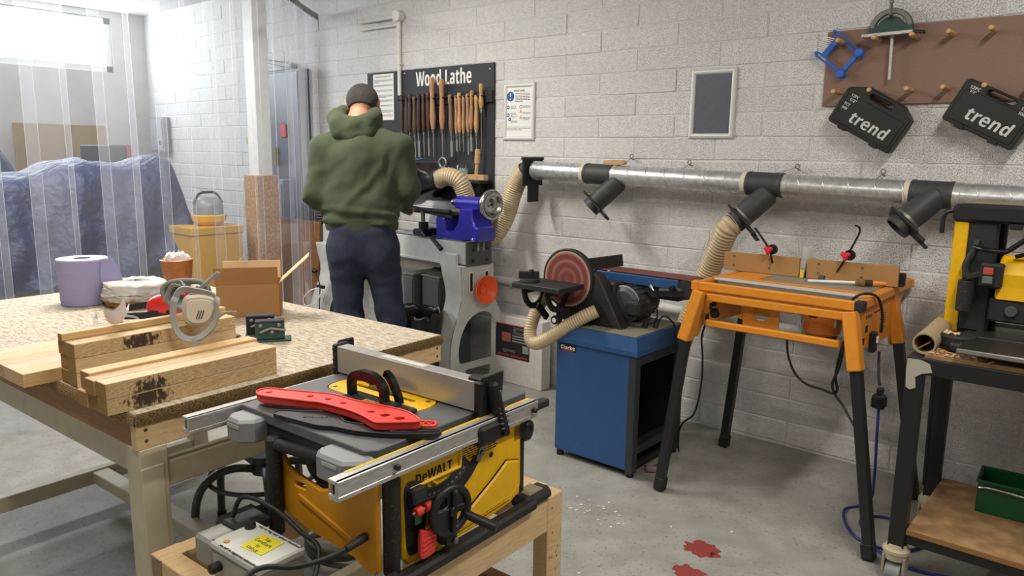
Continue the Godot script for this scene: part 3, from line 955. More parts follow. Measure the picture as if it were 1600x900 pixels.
	for y2 in [0.004, -0.03]:
		part("warning_triangle", MB.new().add(MB.new().prism([Vector2(-0.011, -0.009), Vector2(0.011, -0.009), Vector2(0, 0.01)], 0.0006), xf(V(0.014, y2, 0.0076))), am, f1)
	part("prohibition_sign", MB.new().tube(circ3(V(0.014, 0.028, 0.0078), 0.009, 20), 0.0013, 6, false, true), M.ink, f1)
	var f2 := frame_a4("empty_frame", "empty silver snap frame with a dark grey backing alone on the wall", V(1.326, 1.597, 0.0), -0.3)
	part("backing", MB.new().bx(V(-0.106, -0.15, 0.004), V(0.106, 0.15, 0.006), 0.0), mat(C("585d69"), 0.4, 0, {"tex": M.grime, "tri": 4.0}), f2)

func circ3(c: Vector3, r: float, k := 24, b := Basis()) -> Array:
	var out := []
	for i in k:
		out.append(c + b * V(cos(TAU * i / k) * r, sin(TAU * i / k) * r, 0))
	return out

func frame_a4(called: String, label: String, at: Vector3, tilt: float) -> Node3D:
	var o := thing(called, label, "frame", at)
	o.rotation.z = deg_to_rad(tilt)
	var w := 0.117
	var h := 0.163
	var d := 0.026
	# snap profile: a half-round strip with mitred ends
	for k in 4:
		var L := w if k % 2 == 0 else h
		var off := h if k % 2 == 0 else w
		var b := MB.new()
		b.t = xf(Vector3.ZERO, rot(Vector3.BACK, 90.0 * k))
		var pf := []
		for i in 9:
			var a := PI * i / 8.0
			pf.append(Vector2(off - d / 2 + cos(a) * d / 2, 0.003 + sin(a) * 0.011))
		var rows := []
		for p in pf:
			var cut: float = off - p.x
			rows.append([V(-(L - cut), p.x, p.y), V(L - cut, p.x, p.y)])
		b.sheet(rows, false, true)
		b.quad(V(-L, off, 0), V(-L, off, 0.003), V(L, off, 0.003), V(L, off, 0))
		part("frame_profile", b, M.alumatt, o)
	part("back_panel", MB.new().bx(V(-w + 0.002, -h + 0.002, 0.0), V(w - 0.002, h - 0.002, 0.004), 0.0), M.midgrey, o)
	return o

# ------------------------------------------------------------------ peg board
func peg_wall() -> void:
	var pb := thing("peg_board", "brown hardboard panel on the wall with two rows of wooden pegs", "peg board", V(1.842, 1.57, 0.0))
	var pn := MB.new()
	pn.t = xf(V(0, 0, 0), rot(Vector3.BACK, 0.0))
	pn.bx(V(0, 0, 0.001), V(1.02, 0.309, 0.013), 0.0015)
	part("panel", pn, M.hardboard, pb)
	var pegm := mat(C("cfa873"), 0.55)
	for y in [0.258, 0.053]:
		for x in [0.072, 0.212, 0.35, 0.478, 0.616, 0.75, 0.88]:
			var b := MB.new()
			b.lathe(V(x, y, 0.012), V(-0.03, 0.02, 1), [Vector2(0.0095, 0), Vector2(0.0095, 0.085), Vector2(0.007, 0.09), Vector2(0, 0.091)], 14)
			part("peg", b, pegm, pb)
	# featherboard: two slotted arms, comb and cross bar
	var fm := mat(C("2f66c4"), 0.4)
	var fb := thing("featherboard", "blue plastic featherboard with white fingers hanging on the peg board's left edge", "featherboard", V(1.904, 1.781, 0.03))
	fb.rotation.z = deg_to_rad(-40)
	for v in [-0.052, 0.052]:
		var b := MB.new()
		b.t = xf(V(0, v, 0.0))
		b.prism(rrect(0.175, 0.021, 0.0105), 0.012, 0.002, [rrect(0.15, 0.008, 0.004)])
		part("slotted_arm", b, fm, fb)
	part("cross_bar", MB.new().bx(V(0.052, -0.052, 0.002), V(0.07, 0.052, 0.012), 0.002), fm, fb)
	for v in [-0.052, 0.052]:
		part("clamp_knob", MB.new().lathe(V(0.064, v, 0.008), V(0, 0, 1), [Vector2(0, 0), Vector2(0.018, 0), Vector2(0.02, 0.004), Vector2(0.02, 0.012), Vector2(0.016, 0.018), Vector2(0.007, 0.019), Vector2(0, 0.019)], 6), fm, fb)
	part("comb_bar", MB.new().bx(V(-0.06, -0.046, 0.002), V(-0.034, 0.03, 0.012), 0.002), fm, fb)
	for k in 9:
		var b := MB.new()
		b.beam(V(-0.058, -0.035 + k * 0.0085, 0.007), V(-0.1, -0.052 + k * 0.0085, 0.007), 0.0035, 0.008, 0.0005, V(0, 0, 1))
		part("finger", b, M.white, fb)
	# mitre gauge resting on two pegs
	var mg := thing("mitre_gauge", "green mitre gauge with silver fence resting on top of the peg board pegs", "mitre gauge", V(2.105, 1.838, 0.06))
	mg.rotation.z = deg_to_rad(1.0)
	var gm := mat(C("2c4a40"), 0.45, 0, {"tex": M.grime, "tri": 8.0})
	var half := []
	for i in 25:
		var a := PI * i / 24.0
		half.append(Vector2(cos(a) * 0.083, 0.022 + sin(a) * 0.083))
	half.append(Vector2(-0.09, 0.008))
	half.append(Vector2(0.09, 0.008))
	var hb := MB.new()
	hb.t = xf(V(-0.005, 0, -0.02))
	var slot := []
	for i in 15:
		var a := PI * (0.12 + 0.76 * i / 14.0)
		slot.append(Vector2(cos(a) * 0.061, 0.022 + sin(a) * 0.061))
	for i in 15:
		var a := PI * (0.88 - 0.76 * i / 14.0)
		slot.append(Vector2(cos(a) * 0.052, 0.022 + sin(a) * 0.052))
	hb.prism(half, 0.014, 0.002, [slot])
	part("protractor_head", hb, gm, mg)
	var scale := MB.new()
	scale.t = xf(V(-0.005, 0, -0.0058))
	var sc := []
	for i in 21:
		var a := PI * (0.06 + 0.88 * i / 20.0)
		sc.append(Vector2(cos(a) * 0.08, 0.022 + sin(a) * 0.08))
	for i in 21:
		var a := PI * (0.94 - 0.88 * i / 20.0)
		sc.append(Vector2(cos(a) * 0.064, 0.022 + sin(a) * 0.064))
	scale.prism(sc, 0.001)
	part("scale_arc", scale, M.steelrough, mg)
	part("fence", MB.new().bx(V(-0.105, -0.004, -0.006), V(0.085, 0.01, 0.026), 0.002), M.alu, mg, "silver aluminium fence")
	part("fence_end", MB.new().beam(V(0.085, 0.003, 0.01), V(0.125, -0.002, 0.004), 0.02, 0.012, 0.002), M.black, mg)
	part("guide_bar", MB.new().beam(V(0.002, 0.0, -0.016), V(0.004, -0.175, -0.014), 0.012, 0.008, 0.0015, V(0, 0, 1)), M.alu, mg)
	part("clamp_knob", MB.new().cyl(V(-0.003, 0.068, -0.006), V(0.0, 0.08, 0.03), 0.008).cyl(V(0.0, 0.08, 0.026), V(0.004, 0.115, 0.04), 0.006).box(V(0.005, 0.12, 0.042), V(0.016, 0.014, 0.012), 0.003), M.steelrough, mg)
	# two black cases hanging by their handles
	case_box("black plastic router bit case with white lettering, hung tilted on the left pegs", V(2.018, 1.44, 0.026), -29.5, 0.287, 0, V(1.895, 1.509, 0))
	case_box("black plastic router bit case with white lettering, cut off by the right edge", V(2.43, 1.45, 0.026), -27.0, 0.27, 1, V(2.323, 1.506, 0))

func case_box(label: String, _c: Vector3, deg: float, w: float, kind: int, corner: Vector3) -> void:
	var o := thing("tool_case", label, "tool case", V(corner.x, corner.y, 0.034))
	o.rotation.z = deg_to_rad(deg)
	var cm := mat(C("1e201f"), 0.42, 0, {"bump": M.fine, "bs": 0.01, "tri": 10.0})
	var poly := [Vector2(0.008, 0.0), Vector2(w - 0.008, 0.0), Vector2(w, 0.008), Vector2(w, 0.15), Vector2(w - 0.055, 0.184), Vector2(0.075, 0.188), Vector2(0.012, 0.158), Vector2(0, 0.146), Vector2(0, 0.008)]
	if kind == 1:
		poly = [Vector2(0.008, 0.0), Vector2(w - 0.008, 0.0), Vector2(w, 0.008), Vector2(w, 0.16), Vector2(w - 0.008, 0.17), Vector2(0.012, 0.17), Vector2(0.0, 0.158), Vector2(0, 0.008)]
	var hole := rrect(0.105, 0.02, 0.009, 4, Vector2(w * 0.52, 0.160 if kind == 0 else 0.15))
	for k in 2:
		var b := MB.new()
		b.t = xf(V(0, 0, 0.031 * k))
		b.prism(poly, 0.0295, 0.004, [hole])
		part("shell", b, cm, o)
	var rl := MB.new()
	rl.t = xf(V(0, 0, 0.0595))
	rl.prism(rrect(w - 0.03, 0.118, 0.008, 3, Vector2(w / 2, 0.073)), 0.003, 0.002)
	part("lid_panel", rl, mat(C("262a28"), 0.35, 0, {"tex": ntex(0.16, 71, 2, 256, FastNoiseLite.TYPE_SIMPLEX, Color(0.7, 0.75, 0.72), Color(2.2, 2.3, 2.2), null, 0.5, 0.95), "bump": M.fine, "bs": 0.02, "tri": 8.0}), o)
	var tx := MB.new()
	tx.text("trend", 0.046, xf(V(w * 0.56, 0.058, 0.0627)), 0.0008, true, true, -0.165, 0.12)
	part("lettering", tx, mat(C("c9cacb"), 0.6), o, "white italic lettering")
	var sm := MB.new()
	if kind == 0:
		sm.text("12PC", 0.011, xf(V(0.048, 0.132, 0.0627)), 0.0006).text("1/2\"", 0.012, xf(V(0.05, 0.114, 0.0627)), 0.0006)
		sm.text("TCT", 0.011, xf(V(0.036, 0.092, 0.0627)), 0.0006).text("HW", 0.011, xf(V(0.036, 0.075, 0.0627)), 0.0006)
	else:
		sm.text("12PC", 0.012, xf(V(0.045, 0.144, 0.0627)), 0.0006).text("1/2\"", 0.009, xf(V(0.045, 0.13, 0.0627)), 0.0006)
		sm.text("TCT", 0.011, xf(V(w - 0.04, 0.144, 0.0627)), 0.0006).text("HW", 0.011, xf(V(w - 0.04, 0.128, 0.0627)), 0.0006)
	part("small_lettering", sm, mat(C("c9cacb"), 0.6), o)
	for x in [0.07, w - 0.07]:
		part("catch", MB.new().bx(V(x - 0.018, -0.006, 0.014), V(x + 0.018, 0.012, 0.064), 0.003), M.blackmatt, o)

# ------------------------------------------------------------------ dust duct
func duct() -> void:
	var A := V(0.335, 1.262, 0.13)
	var B := V(3.0, 1.2, 0.13)
	var ax := (B - A).normalized()
	var P := func(x: float) -> Vector3: return A + ax * ((x - A.x) / ax.x)
	var tape := mat(C("d8cfba"), 0.5, 0, {"tex": M.grime, "tri": 10.0})
	var secs := [[0.345, 0.705, "leftmost short length of galvanised spiral duct beside the black blast gate"], [0.865, 1.59, "long length of galvanised spiral duct between the first two black branches"], [1.745, 2.262, "length of galvanised spiral duct between the second and third black branches"], [2.40, 3.6, "galvanised spiral duct running out of the frame behind the planer"]]
	for s in secs:
		var o := thing("spiral_duct", s[2], "duct", P.call(s[0]), 0, "galvanised duct lengths along the wall")
		var L: float = (s[1] - s[0]) / ax.x
		part("pipe", MB.new().lathe(V(0, 0, 0), ax, [Vector2(0.046, 0.0), Vector2(0.05, 0.0), Vector2(0.05, L), Vector2(0.046, L)], 36), M.galv, o)
		# raised helical lock seam
		var pts := []
		var n := int(L / 0.105 * 24)
		var fx := V(0, 1, 0)
		fx = (fx - ax * fx.dot(ax)).normalized()
		var fz := ax.cross(fx)
		for i in n:
			var a: float = TAU * i / 24.0 + s[0] * 9.0
			pts.append(ax * (0.01 + (L - 0.02) * i / float(n - 1)) + (fx * cos(a) + fz * sin(a)) * 0.0503)
		part("lock_seam", MB.new().tube(pts, 0.0026, 6), M.galv, o)
		for e in [0.0, L - 0.032]:
			if s[1] > 3.0 and e > 0.5:
				continue
			part("joint_band", MB.new().lathe(ax * (e + 0.004), ax, [Vector2(0.0505, 0), Vector2(0.052, 0.001), Vector2(0.052, 0.026), Vector2(0.0505, 0.027)], 32), tape if e > 0.2 else M.galv, o)
	# Y branches with blast gates
	var br := V(-0.6, -0.69, 0.4).normalized()
	var ys := [[0.70, 0.87, V(0.80, 1.10, 0.205), "black plastic Y branch with a closed blast gate and white label, left on the duct"], [1.585, 1.75, V(1.585, 1.075, 0.21), "black plastic Y branch in the middle of the duct feeding the ribbed hose"], [2.255, 2.405, V(2.25, 1.10, 0.205), "dusty black plastic Y branch with open spout beside the yellow planer"]]
	for k in 3:
		var q: Array = ys[k]
		var o := thing("duct_branch", q[3], "duct branch", P.call(q[0]), 0, "black branches on the duct")
		var base: Vector3 = o.position
		var L: float = q[1] - q[0]
		part("body", MB.new().lathe(V(0, 0, 0), ax, [Vector2(0.048, 0), Vector2(0.054, 0.0), Vector2(0.055, 0.012), Vector2(0.053, 0.02), Vector2(0.053, L - 0.02), Vector2(0.055, L - 0.012), Vector2(0.054, L), Vector2(0.048, L)], 36), M.duct_black, o)
		var e: Vector3 = q[2] - base
		var s0: Vector3 = e - br * 0.185
		part("spout", MB.new().lathe(s0, br, [Vector2(0.03, 0), Vector2(0.05, 0.02), Vector2(0.052, 0.12), Vector2(0.05, 0.172), Vector2(0.046, 0.172)], 32), M.duct_black, o)
		# gate plate square to the spout
		var u := br.cross(V(0, 0, 1)).normalized()
		var w := u.cross(br).normalized()
		if u.x < 0:
			u = -u
			w = -w
		var bs := Basis(u, br, w) if u.cross(br).dot(w) > 0 else Basis(u, br, -w)
		var gp := MB.new()
		gp.box(e + bs * V(0.0, -0.008, 0.0), V(0.135, 0.009, 0.125), 0.002, bs)
		gp.box(e + bs * V(0.075, -0.004, 0.0), V(0.06, 0.014, 0.07), 0.002, bs)
		part("gate_plate", gp, M.blackmatt, o)
		part("spigot", MB.new().lathe(e - br * 0.004, br, [Vector2(0.05, 0), Vector2(0.05, 0.03), Vector2(0.046, 0.032), Vector2(0.044, 0.032), Vector2(0.044, 0.0)], 30), M.duct_black, o)
		if k == 0:
			part("label", MB.new().box(e + bs * V(0.07, -0.012, 0.0), V(0.03, 0.0016, 0.035), 0.0, bs), M.paper, o, "white label")
			part("gate_tab", MB.new().box(e + bs * V(-0.072, -0.01, 0.03), V(0.012, 0.012, 0.016), 0.002, bs), mat(C("c9b63a"), 0.5), o, "yellow tab")
		else:
			part("clamp_band", MB.new().lathe(e - br * 0.03, br, [Vector2(0.0515, 0), Vector2(0.053, 0.001), Vector2(0.053, 0.012), Vector2(0.0515, 0.013)], 30), M.steelrough, o)
			part("gate_handle", MB.new().beam(e + bs * V(0.09, 0, 0), e + bs * V(0.13, 0.004, 0), 0.03, 0.008, 0.002), M.blackmatt, o)
	# first gate, square to the duct, and the lathe hose
	var g := thing("blast_gate", "black blast gate plate at the left end of the duct", "blast gate", V(0.335, 1.262, 0.13))
	var gb := MB.new()
	gb.bx(V(-0.012, -0.085, -0.088), V(0.0, 0.07, 0.085), 0.003)
	gb.bx(V(-0.006, -0.175, -0.05), V(0.004, -0.08, 0.045), 0.003)
	gb.bx(V(-0.016, 0.056, -0.092), V(0.006, 0.072, 0.09), 0.003)
	part("plate", gb, M.blackmatt, g)
	part("slide", MB.new().bx(V(-0.002, -0.172, -0.046), V(0.002, -0.09, 0.04), 0.001), M.black, g)
	part("spigot", MB.new().lathe(V(-0.06, 0, 0), V(1, 0, 0), [Vector2(0.044, 0), Vector2(0.05, 0.0), Vector2(0.05, 0.05)], 28), M.duct_black, g)
	var h0 := MB.new()
	hose(h0, [V(-0.245, 1.195, 0.30), V(-0.19, 1.215, 0.28), V(-0.125, 1.19, 0.25), V(-0.10, 1.10, 0.215), V(-0.105, 0.98, 0.185), V(-0.07, 0.90, 0.165), V(0.0, 0.862, 0.15), V(0.075, 0.895, 0.14), V(0.135, 0.99, 0.13), V(0.185, 1.12, 0.13), V(0.23, 1.21, 0.13), V(0.285, 1.262, 0.13)], 0.055, 0.0135, 0.0055, 24)
	solo("lathe_hose", h0, M.hose, "beige ribbed hose looping from the lathe hood up to the duct", "hose")
	var h2 := MB.new()
	hose(h2, [V(1.567, 1.055, 0.222), V(1.545, 1.03, 0.235), V(1.50, 0.945, 0.205), V(1.435, 0.825, 0.16), V(1.375, 0.67, 0.14), V(1.318, 0.52, 0.135), V(1.268, 0.36, 0.13), V(1.235, 0.22, 0.14), V(1.19, 0.09, 0.20), V(1.13, 0.06, 0.32)], 0.054, 0.0165, 0.007, 24)
	solo("long_hose", h2, M.hose, "beige ribbed hose dropping from the middle branch behind the blue sander stand", "hose")
	# hanging wires and hooks above the duct
	var hooks := [[0.904, 1.34, 0.028], [1.235, 1.315, 0.032], [1.765, 1.306, 0.036], [2.119, 1.292, 0.03]]
	var lb := ["first wall hook above the duct, nearest the loose timber piece", "second wall hook above the duct, right of the loose timber piece", "third wall hook above the duct with a loop of twisted wire", "fourth wall hook above the duct, below the left black case"]
	for k in 4:
		var q: Array = hooks[k]
		var o := thing("wall_hook", lb[k], "hook", V(q[0], q[1], 0.0), 0, "wire hooks above the duct")
		part("eye", MB.new().tube([V(0, -0.01, 0), V(0, -0.01, 0.02), V(0, -0.006, q[2])], 0.003, 8).tube(circ3(V(0, 0.006, q[2]), 0.0095, 14), 0.0025, 6, false, true), M.steelrough, o)
		var wp := [V(0, -0.004, q[2]), V(-0.02, -0.025, 0.06), V(-0.05, -0.035, 0.11), V(-0.06, -0.02, 0.14)]
		if k == 2:
			wp = [V(0.01, 0.012, 0.03), V(-0.03, -0.012, 0.07), V(-0.09, -0.03, 0.12), V(-0.12, -0.02, 0.15)]
		part("wire", MB.new().tube(smooth(wp, 5), 0.0016, 5), M.steelrough, o)
	var wd := MB.new()
	wd.t = xf(V(0, 0.012, 0), rot(Vector3.BACK, 1.5))
	wd.prism(spline2([Vector2(-0.062, 0.004), Vector2(-0.045, -0.011), Vector2(0.04, -0.012), Vector2(0.062, -0.002), Vector2(0.045, 0.012), Vector2(-0.05, 0.013)], 2), 0.035, 0.0015)
	solo("timber_offcut", wd, M.handle, "small rounded timber piece lying on top of the duct", "offcut", V(0.87, 1.301, 0.11))
const BT := 0.79
const BYAW := 0.0466
const BPOS := Vector3(1.394, 0, 2.783)
func on_bench(p: Vector3) -> Vector3:
	return BPOS + Basis(Vector3.UP, BYAW) * p
func bthing(called: String, label: String, cat: String, p: Vector3, turn := 0.0, group := "") -> Node3D:
	return thing(called, label, cat, on_bench(p), BYAW + turn, group)

func workbench() -> void:
	var o := bthing("workbench", "large workbench with a scuffed chipboard top, pine apron and cream painted legs", "workbench", V(0, 0, 0))
	var L := 1.62
	var W := 0.96
	part("chipboard_top", MB.new().bx(V(-L, 0.763, -W), V(0.0, 0.79, 0.0), 0.004), M.chip, o)
	var ed := MB.new()
	var rg := RandomNumberGenerator.new()
	rg.seed = 4
	# ragged chipboard edge along the right end and the near side
	for side in 2:
		var n := 90
		var rows := [[], [], [], []]
		for i in n + 1:
			var t := float(i) / n
			var j := rg.randf_range(0.0, 0.004)
			var a := V(0.0025 + j, 0, -W * t) if side == 0 else V(-L * (1 - t), 0, 0.0025 + j)
			var q := V(0, 0, -W * t) if side == 0 else V(-L * (1 - t), 0, 0)
			rows[0].append(q + V(0, 0.762, 0))
			rows[1].append(a + V(0, 0.764, 0))
			rows[2].append(a.lerp(q, 0.3) + V(0, 0.786, 0))
			rows[3].append(q + V(0, 0.7905, 0))
		ed.sheet(rows, false, side == 1)
		if side == 0:
			ed.sheet(rows, false, true)
	part("rough_edge", ed, mat(Color(1, 1, 1), 0.9, 0, {"tex": M.t_chipedge, "bump": M.fine, "bs": 0.15, "tri": 7.0, "two": true}), o, "rough chipboard edge")
	# apron planks: the end plank carries its own grain along z
	var ap := part("apron_plank", MB.new().bx(V(-W / 2, 0.706, -0.012), V(W / 2 - 0.004, 0.763, 0.012), 0.002), M.pine, o, "pine apron plank with dark screw holes")
	ap.transform = xf(V(-0.014, 0, -W / 2), rot(Vector3.UP, 90))
	for q in [V(-0.03 + 0.002, 0.75, 0.013), V(-0.03 + 0.002, 0.725, 0.013)]:
		for s in [-1, 1]:
			part("screw_hole", MB.new().cyl(V(s * (W / 2 - 0.022), q.y, 0.0112), V(s * (W / 2 - 0.022), q.y, 0.0126), 0.0042, -1, 12), mat(C("5a3518"), 0.8), ap)
	part("apron_plank", MB.new().bx(V(-L + 0.01, 0.706, -0.03), V(-0.03, 0.763, -0.006), 0.002), mat(Color(0.72, 0.64, 0.55), 0.65, 0, {"tex": M.t_pine, "tri": Vector3(2.2, 6, 6)}), o, "darker pine apron plank along the near side")
	part("apron_plank", MB.new().bx(V(-L + 0.01, 0.706, -W + 0.006), V(-0.03, 0.763, -W + 0.03), 0.002), M.pine, o)
	part("apron_plank", MB.new().bx(V(-L + 0.005, 0.706, -W + 0.03), V(-L + 0.03, 0.763, -0.03), 0.002), M.pine, o)
	# legs and rails
	var xs := [-0.001, -1.30]
	for x in xs:
		for z in [-0.035, -0.865]:
			var lg := part("leg", MB.new().bx(V(x - 0.062, 0.0, z - 0.032), V(x, 0.708, z + 0.032), 0.003), M.cream, o, "cream painted square leg")
			if x > -0.5:
				part("leg_plate", MB.new().bx(V(x - 0.001, 0.0, z - 0.02), V(x + 0.004, 0.665, z + 0.032), 0.002), M.cream, lg)
		part("end_rail", MB.new().bx(V(x - 0.05, 0.095, -0.84), V(x - 0.012, 0.15, -0.06), 0.003), M.cream, o)
		part("end_rail", MB.new().bx(V(x - 0.05, 0.60, -0.84), V(x - 0.012, 0.66, -0.06), 0.003), M.cream, o)
	part("stretcher", MB.new().bx(V(-1.32, 0.10, -0.49), V(-0.03, 0.145, -0.43), 0.003), M.cream, o)
	part("side_rail", MB.new().bx(V(-1.30, 0.62, -0.05), V(-0.05, 0.70, -0.03), 0.003), M.cream, o)
	part("side_rail", MB.new().bx(V(-1.30, 0.62, -0.885), V(-0.05, 0.70, -0.865), 0.003), M.cream, o)

func bench_things() -> void:
	var rg := RandomNumberGenerator.new()
	rg.seed = 21
	# timber blanks; each lies along the bench's z, built along its own x
	var knot := noise(0.035, 95, 3)
	var fig := func(sd: int, kx: float, ky: float, ks: float) -> ImageTexture:
		var n1 := noise(0.02, sd, 3)
		var n2 := noise(0.2, sd + 1, 2)
		return paint(420, 36, func(x, y):
			var P := Vector2(x - kx, (y - ky) * 1.2)
			var w := n1.get_noise_2d(x * 0.6, y * 2.0)
			var ring := 0.5 + 0.5 * sin(P.length() * 0.62 + w * 9.0)
			var side := 0.5 + 0.5 * sin((y + x * 0.16) * 0.8 + w * 7.0)
			var near := clampf(1.0 - P.length() / 150.0, 0.0, 1.0)
			var c := C("c8ab80").lerp(C("a5865a"), lerpf(side, ring, near) * 0.75)
			c = c.lerp(C("d8c19a"), clampf(n2.get_noise_2d(x * 0.3, y * 1.0), 0, 0.4))
			var k: float = P.length() / ks + knot.get_noise_2d(x * 2.2, y * 1.2) * 0.9
			return c.lerp(C("35271c"), clampf((1.0 - k) * 2.2, 0, 0.93)))
	var figs := [fig.call(101, 95.0, 38.0, 40.0), fig.call(103, 90.0, 12.0, 46.0), fig.call(105, 155.0, 20.0, 44.0)]
	var L := 0.42
	var H := 0.035
	var B := 0.0445
	var list := []
	for r in 2:
		for c in 3:
			list.append([-0.033 - B * c - B / 2, r, 0.04, "front", c])
	for r in 3:
		for c in 2:
			list.append([-0.283 - B * c - B / 2, r, -0.004, "back", c])
	var col := ["nearest the saw", "in the middle of its row", "furthest from the saw"]
	var cold := ["facing the camera", "hidden-side"]
	for q in list:
		var front: bool = q[3] == "front"
		var r: int = q[1]
		var lab := ""
		if front:
			lab = "square timber blank, %s layer of the front stack, %s" % [["bottom", "top"][r], col[q[4]]]
		else:
			lab = "square timber blank, %s layer of the back stack, %s" % [["bottom", "middle", "top"][r], ["on the near side", "on the far side"][q[4]]]
		var dx := rg.randf_range(-0.006, 0.006)
		var hh := H + (0.006 if front and r == 1 and q[4] == 2 else 0.0)
		var o := bthing("timber_blank", lab, "timber", V(q[0], BT + r * (H + 0.0006) + 0.0003, q[2] - L / 2 + (0.0 if q[4] == 0 else dx)), PI / 2, "stacked timber blanks")
		part("blank", MB.new().bx(V(-L / 2, 0, -B / 2 + 0.0006), V(L / 2, hh, B / 2 - 0.0006), 0.0012), [M.oak, M.oak2, M.oak3][rg.randi() % 3], o)
		part("end_grain", MB.new().bx(V(-L / 2 - 0.0005, 0.001, -B / 2 + 0.0015), V(-L / 2 + 0.001, hh - 0.001, B / 2 - 0.0015), 0.0), M.endgrain, o, "dark sawn end")
		if q[4] == 0:
			var k := -1
			if front: k = 1 - r
			elif r == 2: k = 2
			if k >= 0:
				# the figured face: a thin planed skin with its own knots, facing the saw
				var fb := MB.new()
				var z := B / 2 - 0.0004
				var a := [V(-L / 2 + 0.001, 0.001, z), V(L / 2 - 0.001, 0.001, z), V(L / 2 - 0.001, hh - 0.001, z), V(-L / 2 + 0.001, hh - 0.001, z)]
				fb.squad(a[0], a[1], a[2], a[3], Vector3.BACK, Vector3.BACK, Vector3.BACK, Vector3.BACK, Vector2(0, 1), Vector2(1, 1), Vector2(1, 0), Vector2(0, 0))
				part("figured_face", fb, mat(Color(1, 1, 1), 0.6, 0, {"tex": figs[k]}), o, "knotty face with dark patches")
	var strip := bthing("timber_strip", "thin loose timber strip lying along the top of the back stack", "timber", V(-0.349, BT + 3 * (H + 0.0006) + 0.0005, -0.215), PI / 2)
	part("strip", MB.new().bx(V(-0.215, 0, -0.011), V(0.215, 0.017, 0.011), 0.001), M.oak3, strip)
	part("end_grain", MB.new().bx(V(-0.2155, 0.001, -0.01), V(-0.214, 0.016, 0.01), 0.0), M.endgrain, strip)
	var slab := bthing("timber_slab", "wide glued timber slab overhanging the bench's near edge on the left", "timber", V(-0.535, BT, -0.06), PI / 2)
	for k in 5:
		part("glued_strip", MB.new().bx(V(-0.135, 0.0, 0.152 - k * 0.06 - 0.0595), V(0.13, 0.033, 0.152 - k * 0.06), 0.0007), [M.oak3, M.oak, M.oak2, M.oak3, M.oak][k], slab)
	# paper roll
	var ro := bthing("paper_roll", "large lavender blue paper towel roll standing on the workbench", "paper roll", V(-1.325, BT, -0.465))
	var pm := mat(C("9f9cc4"), 0.9, 0, {"bump": ntex(0.2, 96, 2, 256), "bs": 0.05, "tri": 5.0})
	part("roll", MB.new().lathe(V(0, 0, 0), Vector3.UP, [Vector2(0.028, 0.002), Vector2(0.076, 0.0), Vector2(0.079, 0.004), Vector2(0.08, 0.03), Vector2(0.0795, 0.031), Vector2(0.0815, 0.07), Vector2(0.081, 0.071), Vector2(0.0835, 0.125), Vector2(0.083, 0.126), Vector2(0.0855, 0.163), Vector2(0.083, 0.167), Vector2(0.028, 0.167), Vector2(0.028, 0.12)], 48), pm, ro)
	part("roll_top", MB.new().lathe(V(0, 0.1672, 0), Vector3.UP, [Vector2(0.083, 0), Vector2(0.083, 0.0003), Vector2(0.028, 0.0003)], 48), mat(C("cbc9de"), 0.9), ro)
	var sh := []
	for i in 7:
		var t := i / 6.0
		var row := []
		for j in 7:
			var s := j / 6.0
			row.append(V(0.086 + s * 0.062 * t, 0.165 * (1 - t) + 0.002, 0.0 - 0.03 - 0.085 * s * (0.4 + 0.6 * t) + 0.008 * sin(t * 5 + s * 4)))
		sh.append(row)
	part("loose_sheet", MB.new().sheet(sh), mat(C("9c99c2"), 0.9, 0, {"two": true}), ro)
	# polishing bonnet pad
	var bo := bthing("folded_pad", "thick cream woolly pad with a tan underside lying beside the paper roll", "pad", V(-1.176, BT, -0.58))
	var nz := noise(1.6, 97, 4)
	var pad := func(y0: float, y1: float, r0: float, r1: float, sd: float) -> MB:
		var rows := []
		for i in 15:
			var row := []
			for j in 48:
				var a := TAU * j / 48
				var w := 1.0 + 0.07 * nz.get_noise_3d(cos(a) * 1.3 + sd, sin(a) * 1.3, i * 0.25)
				var t := i / 14.0
				var y := lerpf(y0, y1, clampf(t * 1.6 - 0.3, 0, 1))
				var r := lerpf(r0, r1, t)
				if t < 0.2: r *= sqrt(maxf(0.0, 1.0 - pow(1.0 - t / 0.2, 2))) * 0.25 + 0.75 * minf(1.0, t * 6.0)
				if t > 0.75: r *= sqrt(maxf(0.0, 1.0 - pow((t - 0.75) / 0.25, 2)))
				y += 0.008 * nz.get_noise_3d(cos(a) * 2 + sd, sin(a) * 2, i * 0.5) * (1.0 if t > 0.1 else 0.0)
				if t > 0.75: y += 0.004 * (t - 0.75) * 4.0
				row.append(V(cos(a) * r * w, y, -sin(a) * r * w * 0.92))
			rows.append(row)
		return MB.new().sheet(rows, true)
	part("tan_layer", pad.call(0.002, 0.03, 0.105, 0.122, 3.0), mat(C("b98650"), 0.95, 0, {"bump": M.fine, "bs": 0.3, "tri": 9.0, "two": true}), bo)
	part("wool_layer", pad.call(0.024, 0.048, 0.118, 0.124, 7.0), mat(C("f0e8d8"), 0.95, 0, {"bump": M.fine, "bs": 0.4, "tri": 9.0, "two": true}), bo)
	part("wool_top", pad.call(0.045, 0.085, 0.12, 0.108, 11.0), mat(C("faf8f3"), 0.95, 0, {"bump": M.fine, "bs": 0.4, "tri": 9.0, "two": true}), bo)
	# red ear defenders behind the back stack
	var em := bthing("ear_defenders", "red ear defenders with a black headband tucked behind the timber stack", "ear defenders", V(-0.87, BT, -0.52), 0.75)
	part("cup", MB.new().ball(V(0.02, 0.045, 0.03), V(0.062, 0.043, 0.034), 22, 12).box(V(0.02, 0.03, 0.02), V(0.1, 0.05, 0.03), 0.012), mat(C("cf1f22"), 0.25, 0, {"coat": 0.4}), em, "glossy red cup")
	part("ear_cushion", MB.new().ball(V(0.025, 0.042, -0.012), V(0.058, 0.044, 0.022), 20, 10), M.blackmatt, em)
